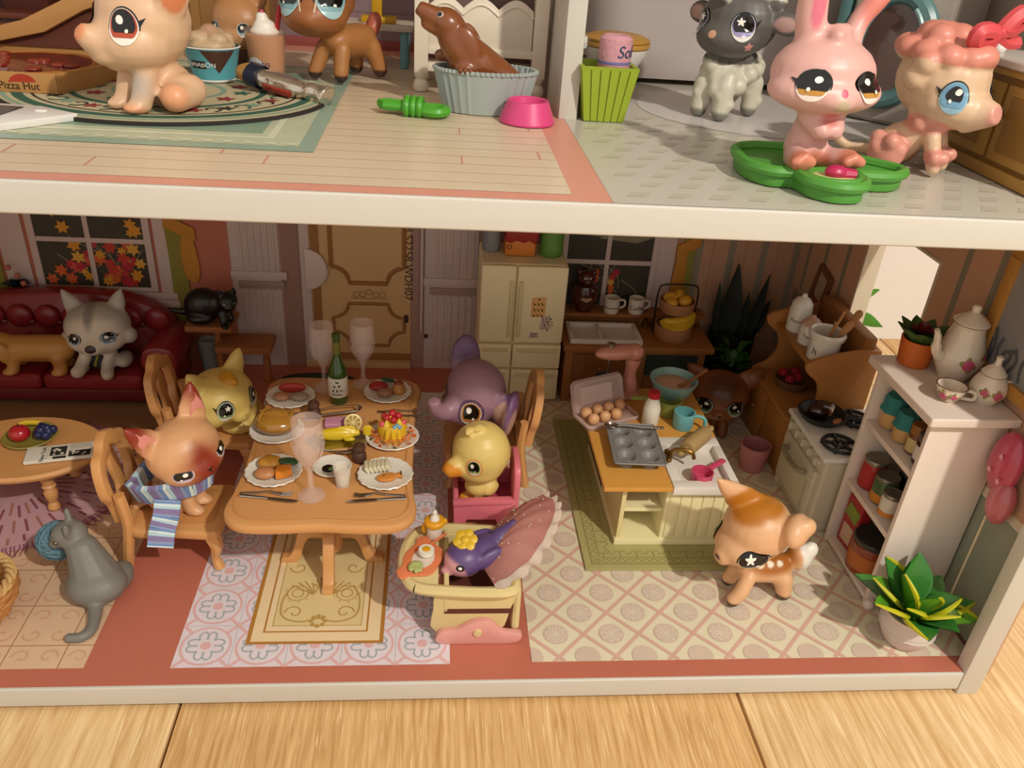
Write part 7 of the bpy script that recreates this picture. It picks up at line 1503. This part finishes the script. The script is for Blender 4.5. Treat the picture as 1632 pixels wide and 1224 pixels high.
t = thing('paper_roll', 'pink wrapped paper roll lying in the green bin', 'paper roll', (.84, 1.375, ZU + .215)); b = MB(); b.lathe([(0, 0), (.075, 0), (.078, .01), (.078, .15), (.06, .165), (.03, .155), (0, .15)], T(), 24); part(t, 'wrapper', b, mat('#c9919a', .5, bump=.5, bscale=30)); b = MB(); b.lathe([(.0782, .04), (.0795, .041), (.0795, .052), (.0782, .053)], T(), 24); part(t, 'blue_line', b, mat('#6a6a9a', .5)); o = text(t, 'lettering', 'Soft', .075, mat('#24345a'), T((.055, 0, .095), (PI / 2, 0, 0)), shear=.2); wrap_text(o, .0795)
t = thing('toilet', 'white toilet with a wooden lid beside the green bin', 'toilet', (.93, 1.80, ZU)); TWH = mat('#d6cfc8', .3)
b = MB(); b.lathe([(0, 0), (.1, 0), (.1, .02), (.075, .06), (.085, .12), (.13, .2), (.16, .25), (.165, .275), (0, .275)], T(s=(1, 1.1, 1)), 28); part(t, 'bowl', b, TWH)
b = MB(); b.lathe([(0, .276), (.165, .276), (.172, .285), (.172, .305), (0, .307)], T(s=(1, 1.1, 1)), 32); part(t, 'seat', b, mat('#b5853c', .4)); b = MB(); b.lathe([(0, .308), (.17, .308), (.172, .318), (.13, .335), (0, .34)], T(s=(1, 1.1, 1)), 32); part(t, 'lid', b, mat('#b5853c', .4))
b = MB(); b.bb(-.17, .13, .17, .29, .2, .30, .02); b.bb(-.21, -.13, -.06, .04, .26, .32, .02); part(t, 'cistern', b, TWH); b = MB(); b.ell((-.19, -.062, .285), (.012, .006, .012), seg=8); part(t, 'lever', b, mat('#1c1a1a'))
# bath tub
t = thing('bathtub', 'large white freestanding bathtub along the bathroom wall', 'bathtub', (1.68, 2.62, ZU + .03)); TB_ = mat('#b9aca8', .35, coat=.2)
b = MB(); lv = [(1.3, .34, .02), (1.42, .42, .0), (1.52, .48, .06), (1.58, .5, .2), (1.66, .52, .42), (1.78, .56, .52), (1.86, .6, .55), (1.84, .58, .58), (1.7, .48, .55), (1.5, .4, .3)]
rg = [[(x, y, z) for x, y in rrect(w_, d_, d_ * .48, 8)] for w_, d_, z in lv]; nn_ = len(rg[0]); v = [q for r_ in rg for q in r_]
b.add(v, [(l * nn_ + i, l * nn_ + (i + 1) % nn_, (l + 1) * nn_ + (i + 1) % nn_, (l + 1) * nn_ + i) for l in range(len(rg) - 1) for i in range(nn_)] + [tuple(range(nn_))[::-1], tuple(range((len(rg) - 1) * nn_, len(rg) * nn_))]); part(t, 'shell', b, TB_, 50)
for x in (-.5, .55): b = MB(); b.ell((x, -.15, .0), (.06, .06, .03), seg=12); part(t, 'foot', b, mat('#2a2420'))
# sheep
X = HX((0, -.02, .44), -52, 2, 0); B = BXF(-50)
WO = [(.0, .0)]; R_ = random.Random(5)
head = [el((0, 0, .02), (.195, .175, .165)), el((0, -.06, -.05), (.17, .16, .1)), el((0, -.17, -.05), (.08, .05, .055)), el((.245, .02, .03), (.085, .03, .055), (0, .1, .2)), el((-.245, .02, .03), (.085, .03, .055), (0, -.1, -.2))]
wool = [cap((0, -.06, .2), (0, .12, .19), .09, .1)] + [el((.1 * cos(a), .03 + .16 * sin(a), .2 + .07 * R_.uniform(-1, 1)), .045) for a in [TAU * k / 14 for k in range(14)]] + [el((.07 * cos(a), .03 + .1 * sin(a), .28), .04) for a in [TAU * k / 8 for k in range(8)]] + [cap((0, -.1, .2), (0, -.03, .36), .055, .05)]
legs = []
for x, y in ((-.065, -.11), (.065, -.11), (-.07, .15), (.07, .15)): legs += [cap((x, y, .16), (x, y - .01, .04), .05, .045)] + [el((x + .035 * cos(a), y + .035 * sin(a), z), .026) for a, z in [(TAU * k / 5 + k, .08 + .02 * (k % 3)) for k in range(5)]]
curls = [el((x, y, z), r) for x, y, z, r in ((0, -.06, .19, .06), (-.07, -.05, .18, .05), (.07, -.04, .18, .055), (0, .03, .2, .07), (-.1, .04, .16, .06), (.12, .05, .15, .065), (.02, -.13, .155, .035), (.0, -.155, .125, .025), (.17, .03, .11, .05))]
o = toy('toy_lamb', 'grey-faced toy lamb with white curly wool upstairs', 'toy lamb', xf(head + curls, X) + xf(wool + legs, B), '#c6c0ae', [((0, -.02, -.01), (.36, .26, .17), '#5c5854', .02, X), ((0, 0, .215), (.14, .13, .085), '#cfc9b8', .06, X), ((0, -.14, .145), (.04, .04, .045), '#cfc9b8', .06, X), ((.14, .05, .17), (.09, .1, .06), '#cfc9b8', .08, X), ((.26, -.01, .03), (.06, .03, .035), '#b58f88', .15, X), ((-.26, -.01, .03), (.06, .03, .035), '#b58f88', .15, X)] + [((x, y, .0), (.085, .085, .05), '#7a7870', .1, B) for x, y in ((-.065, -.12), (.065, -.12), (-.07, .14), (.07, .14))], (1.475, 1.57, ZU), vox=.0095, smooth=2)
D = Decal(o.data)
for s_ in (-1, 1): face_patch(o, 'eye', X, rad(40 * s_), rad(3), S_(.056, .062, '#8f86b4', .95, .1 * s_, '#dcd6d0', star_hl=True, sx=s_, ring='#b8a2b4', pup=.85), D)
face_patch(o, 'nose', X, 0, rad(-8), [(circ(.022, 12, 0, 0, .017), mat('#cf9f80', .4))], D); face_patch(o, 'cheek_star', X, rad(52), rad(-22), [(star(.026, 5, .55), mat('#c98a84', .5))], D)
# green tray
t = thing('leaf_tray', 'green lobed leaf tray at the front of the bathroom', 'tray', (0, 0, ZU)); TG = mat('#4f9136', .42); TGD = mat('#3f7a2a', .45)
pl = sm([(1.23, .60), (1.21, .40), (1.27, .29), (1.36, .275), (1.38, .17), (1.45, .10), (1.55, .11), (1.60, .19), (1.61, .27), (1.75, .28), (1.84, .36), (1.80, .45), (1.60, .62), (1.42, .68), (1.30, .67)], 3, True)
b = MB(); b.prism(pl, 0, .055, None, .006); part(t, 'base', b, TG); b = MB(); b.tube([(x, y, .06) for x, y in pl + [pl[0]]], .022, 8, cap=False, up=(0, 0, 1)); b.prism([(1.495 + (x - 1.495) * 1.0, y) for x, y in pl], .0, .06, None, .004) if False else None; part(t, 'rim', b, TG)
b = MB(); b.prism(circ(.095, 24, 1.49, .225, .07), .05, .066, None, .004); part(t, 'pale_cup', b, mat('#cfc78c', .4)); b = MB(); b.tube([(1.49 + .1 * cos(a), .225 + .085 * sin(a), .062) for a in [TAU * k / 24 for k in range(25)]], .018, 8); part(t, 'inner_rim', b, TG)
b = MB(); b.ell((0, 0, .015), (.045, .032, .026), seg=12); b.tube([(.02, 0, .01), (.075, -.005, .008)], [.024, .02], 8); solo('pink_berry', b, mat('#b01f50', .35), 'magenta berry in the cup of the leaf tray', 'berry', (1.50, .235, ZU + .067))
# pink bunny
X = HX((-.01, .0, .325), 4, 0, 0); B = BXF(8)
head = [el((0, .0, .015), (.2, .17, .135)), el((.0, -.04, -.04), (.222, .16, .082)), el((0, -.17, -.06), (.06, .04, .035)), tub([(-.07, .02, .12), (-.085, .03, .23), (-.085, .03, .33), (-.08, .03, .37)], [.055, .058, .045, .02]), tub([(.09, .03, .11), (.13, .06, .2), (.185, .06, .275), (.235, .05, .315)], [.045, .04, .04, .018]), el((.01, -.03, .16), (.05, .04, .035)), el((.04, -.01, .165), (.035, .035, .03)), el((-.015, -.07, .155), (.03, .03, .025))]
body = [cap((0, .02, .06), (0, 0, .2), .085, .06), cap((-.055, -.04, .19), (-.02, -.095, .15), .04, .038), cap((.06, -.04, .19), (.035, -.095, .15), .04, .038), cap((-.06, -.02, .03), (-.1, -.13, .04), .045, .045), cap((.06, -.02, .03), (.11, -.12, .045), .045, .045)] + [el((s_ * .105 + dx, -.165, .05 + dz), .024) for s_ in (-1, 1) for dx, dz in ((-.03, .0), (0, .015), (.03, .0))]
o = toy('toy_bunny', 'pale pink toy bunny sitting on the green leaf tray', 'toy rabbit', xf(head, X) + xf(body, B), '#d3a299', [((-.085, -.03, .25), (.028, .05, .085), '#cf6a7c', .2, X), ((.18, .0, .25), (.09, .07, .09), '#cf7a6e', .4, X), ((0, -.08, .2), (.04, .05, .04), '#c9706c', .4, B), ((-.105, -.16, .045), (.075, .06, .07), '#c97c62', .3, B), ((.11, -.16, .05), (.075, .06, .07), '#c97c62', .3, B), ((0, -.08, .03), (.07, .05, .04), '#c8795f', .4, B), ((.0, -.2, -.085), (.03, .04, .045), '#b5a083', .35, X)], (1.455, .43, ZU + .058))
D = Decal(o.data)
for s_ in (-1, 1): face_patch(o, 'eye', X, rad(35 * s_), rad(-2), S_(.058, .05, '#b9833a', .92, -.15 * s_, '#eadbd0', sx=s_, pup=1.0, plow=-.42), D)
face_patch(o, 'nose', X, 0, rad(-7), [(circ(.013, 12), mat('#c94a68', .4))], D)
# poodle
X = HX((.06, 0, .335), 28, 3, 0); B = BXF(45)
head = [el((0, .03, .03), (.165, .19, .165)), el((0, -.04, -.05), (.15, .17, .1)), tub([(0, -.13, -.06), (0, -.21, -.05), (0, -.245, -.04)], [.09, .055, .04])]
R_ = random.Random(9); hair = [el((.13 * cos(a) * (1 if k < 10 else .5), .06 + .15 * sin(a) * (1 if k < 10 else .5), .13 + (.06 if k >= 10 else 0)), (.06, .06, .05)) for k, a in enumerate([TAU * k / 10 for k in range(16)])] + [el((s_ * .165, .02 + .03 * q, .1 - .06 * q), .05) for s_ in (-1, 1) for q in range(2)] + [el((0, -.1, .14), (.07, .06, .05))]
body = [cap((0, .08, .09), (0, -.03, .19), .085, .06), cap((.05, -.07, .15), (.055, -.11, .035), .035, .03), cap((-.05, -.07, .15), (-.055, -.11, .035), .035, .03), el((.1, .08, .07), (.06, .08, .075)), el((-.1, .08, .07), (.06, .08, .075)), tub([(0, .16, .05), (-.02, .27, .045), (-.05, .33, .1), (-.06, .34, .2)], [.028, .022, .02, .02])]
poms = [el((.07 * cos(a), -.03 + .06 * sin(a), .2 + .03 * (k % 2)), .035) for k, a in enumerate([TAU * k / 9 for k in range(9)])] + [el((s_ * .055 + .025 * cos(a), -.11 + .025 * sin(a), .08), .028) for s_ in (-1, 1) for a in (0, 1.6, 3.1, 4.7)] + [el((s_ * .11 + .03 * cos(a), .08 + .05 * sin(a), .09 + .03 * (k % 2)), .036) for s_ in (-1, 1) for k, a in enumerate((0, 1.2, 2.4, 3.6, 4.8))] + [el((-.06 + .03 * cos(a), .345 + .03 * sin(a), .25 + .03 * sin(a * 2)), .05) for a in (0, 1.2, 2.4, 3.6, 4.8)]
o = toy('toy_poodle', 'cream toy poodle with coral curls and a blue eye', 'toy dog', xf(head + hair, X) + xf(body + poms, B), '#d2b090', [((0, .06, .17), (.26, .28, .088), '#cf8472', .04, X), ((0, -.25, -.05), (.06, .035, .05), '#cf9080', .4, X), ((0, -.03, .205), (.125, .11, .05), '#d08d7c', .1, B), ((.055, -.11, .08), (.06, .06, .04), '#d08d7c', .1, B), ((-.055, -.11, .08), (.06, .06, .04), '#d08d7c', .1, B), ((.12, .08, .08), (.1, .11, .085), '#d08d7c', .1, B), ((-.12, .08, .08), (.1, .11, .085), '#d08d7c', .1, B), ((-.06, .345, .25), (.1, .1, .085), '#cf7d74', .1, B), ((0, -.1, .0), (.12, .06, .03), '#dcc0a2', .2, B)], (2.03, .66, ZU), vox=.0095, smooth=3)
D = Decal(o.data)
for s_ in (-1, 1): face_patch(o, 'eye', X, rad(46 * s_), rad(-2), S_(.05, .058, '#6f9ab4', 9, 0, '#8fb4c4', sx=s_, pup=.6, lash=True), D)
t = thing('red_bow', 'coral red ribbon bow on the head of the poodle', 'bow', (2.19, .58, ZU + .56), rot=(.2, -.4, .2)); CB = mat('#c9484c', .5)
for s_ in (-1, 1): b = MB(); b.tube(sm([(0, 0, 0), (s_ * .05, 0, .035), (s_ * .1, 0, .045), (s_ * .11, 0, 0), (s_ * .05, 0, -.02), (0, 0, 0)], 4), .018, 6, flat=1.8); part(t, 'loop', b, CB); b = MB(); b.tube(sm([(0, 0, -.01), (s_ * .05, 0, -.06), (s_ * .1, .0, -.075)], 4), .016, 6, flat=1.6); part(t, 'tail', b, CB)
b = MB(); b.ell((0, 0, 0), (.028, .028, .03), seg=10); part(t, 'knot', b, CB)
# round-door appliance
t = thing('washing_machine', 'pale appliance with a teal ringed round door', 'washing machine', (2.46, 1.72, ZU), rad(-50)); AP = mat('#a79c92', .45); TE = mat('#567a7a', .35)
b = MB(); b.bb(-.26, .26, -.2, .26, 0, .85, .05, 3); part(t, 'body', b, AP)
b = MB(); b.tube([(.19 * cos(a), -.215, .37 + .25 * sin(a)) for a in [TAU * k / 36 for k in range(37)]], .045, 10, cap=False); d = part(t, 'door_ring', b, TE); b = MB(); b.lathe([(0, .0), (.16, .0), (.165, .02), (0, .03)], T((0, -.2, .37), (PI / 2, 0, 0), (1, 1.35, 1)), 32); part(d, 'dark_glass', b, mat('#5a423c', .15, coat=.6)); b = MB(); b.tube([(.17 * cos(a), -.262, .37 + .23 * sin(a)) for a in [.5 + .5 * k / 6 for k in range(7)]], .012, 6); part(d, 'painted_glint', b, mat('#8fb0b0', .3))  # pale arc on the ring imitates a glint of light
b = MB(); b.bb(-.33, -.27, -.2, .2, .3, .85, .02); part(t, 'teal_side_rail', b, TE)
# wooden vanity
t = thing('wooden_vanity', 'golden wooden vanity with a white sink top at the right edge', 'vanity', (2.345, .0, ZU)); VW = mat('#8a6428', .5, var=.08); VWL = mat('#a87f3c', .5, var=.08)
b = MB(); b.bb(.01, .5, .3, 1.0, .0, .40, .01); part(t, 'body', b, VW); b = MB(); b.bb(-.01, .52, .28, 1.02, .0, .05, .008); part(t, 'plinth', b, VWL); b = MB(); b.bb(-.015, .52, .27, 1.03, .395, .425, .01); part(t, 'moulding', b, VWL)
for y0, y1 in ((.33, .63), (.66, .97)):
    b = MB(); b.bb(-.008, .012, y0, y1, .07, .37, .008); d = part(t, 'door', b, VWL); b = MB(); b.bb(-.014, -.004, y0 + .05, y1 - .05, .11, .33, .006); part(d, 'raised_panel', b, VW); b = MB(); b.ell((-.022, y1 - .025 if y0 < .5 else y0 + .025, .25), .016, seg=10); part(d, 'knob', b, VW)
b = MB(); b.bb(-.03, .53, .25, 1.05, .425, .46, .015, 3); part(t, 'sink_top', b, mat('#cfc4bc', .3)); b = MB(); b.ell((.06, .88, .475), (.03, .03, .025), seg=12); part(t, 'tap_knob', b, mat('#ddd6ce', .3))
# dark wardrobe, husky pup, tan doors at the back left
t = thing('dark_cabinet', 'dark red-brown wooden cabinet behind the pizza box', 'cabinet', (-2.42, 2.72, ZU)); DW = mat('#4a1f12', .4, var=.15)
b = MB(); b.bb(-.5, .24, -.2, .35, 0, .14, .01); b.bb(-.05, .2, -.1, .35, .14, .7, .01); part(t, 'body', b, DW); b = MB(); b.bb(-.52, .27, -.23, .36, .14, .175, .01); part(t, 'ledge', b, mat('#5c2a18', .4))
for x0, x1 in ((-.47, -.14), (-.11, .22)): b = MB(); b.bb(x0, x1, -.215, -.195, .02, .12, .006); part(t, 'drawer', b, mat('#5c2a18', .4))
X = HX((0, 0, .18), 25, 0, 0); o = toy('toy_husky', 'small grey and white toy husky on the dark cabinet upstairs', 'toy dog', xf([el((0, 0, .02), (.15, .13, .12)), el((0, -.05, -.03), (.135, .1, .08)), el((0, -.13, -.035), (.05, .04, .035)), ear((-.09, .03, .09), (-.12, .04, .2), .045, .025, (1, 0, .4)), ear((.09, .03, .09), (.12, .04, .2), .045, .025, (1, 0, -.4))], X) + [cap((0, .03, .05), (0, 0, .12), .075, .055), cap((-.04, -.05, .1), (-.05, -.08, .03), .032, .032), cap((.04, -.05, .1), (.05, -.08, .03), .032, .032)], '#77797a', [((0, -.1, -.02), (.12, .11, .1), '#c6c2bc', .2, X), ((0, -.05, .06), (.05, .12, .1), '#c6c2bc', .3, X)], (-2.62, 2.68, ZU + .177), vox=.01)
D = Decal(o.data)
for s_ in (-1, 1): face_patch(o, 'eye', X, rad(36 * s_), rad(6), [(circ(.03, 14, 0, 0, .036), EYEB), (circ(.011, 10, -.004, .012), EYEW)], D)
face_patch(o, 'nose', X, 0, rad(-10), [(circ(.024, 12, 0, 0, .018), mat('#4a4450', .3))], D)
t = thing('tan_cupboard', 'tan panelled cupboard behind the peach toy', 'cupboard', (-1.52, 2.95, ZU)); TN = mat('#8f6636', .5); b = MB(); b.bb(-.5, .5, -.1, .19, 0, 1.1, .01); part(t, 'body', b, TN)
for x in (-.25, .25):
    b = MB(); b.bb(x - .22, x + .22, -.115, -.095, .05, 1.0, .006); d = part(t, 'door', b, mat('#9c7240', .5))
    for z0, z1 in ((.1, .28), (.33, .62), (.67, .95)): b = MB(); b.bb(x - .16, x + .16, -.125, -.112, z0, z1, .008); part(d, 'raised_panel', b, TN)
b = MB(); b.bb(-.56, -.51, -.12, .19, 0, 1.1, .008); part(t, 'pale_side_post', b, mat('#b79d84', .5))
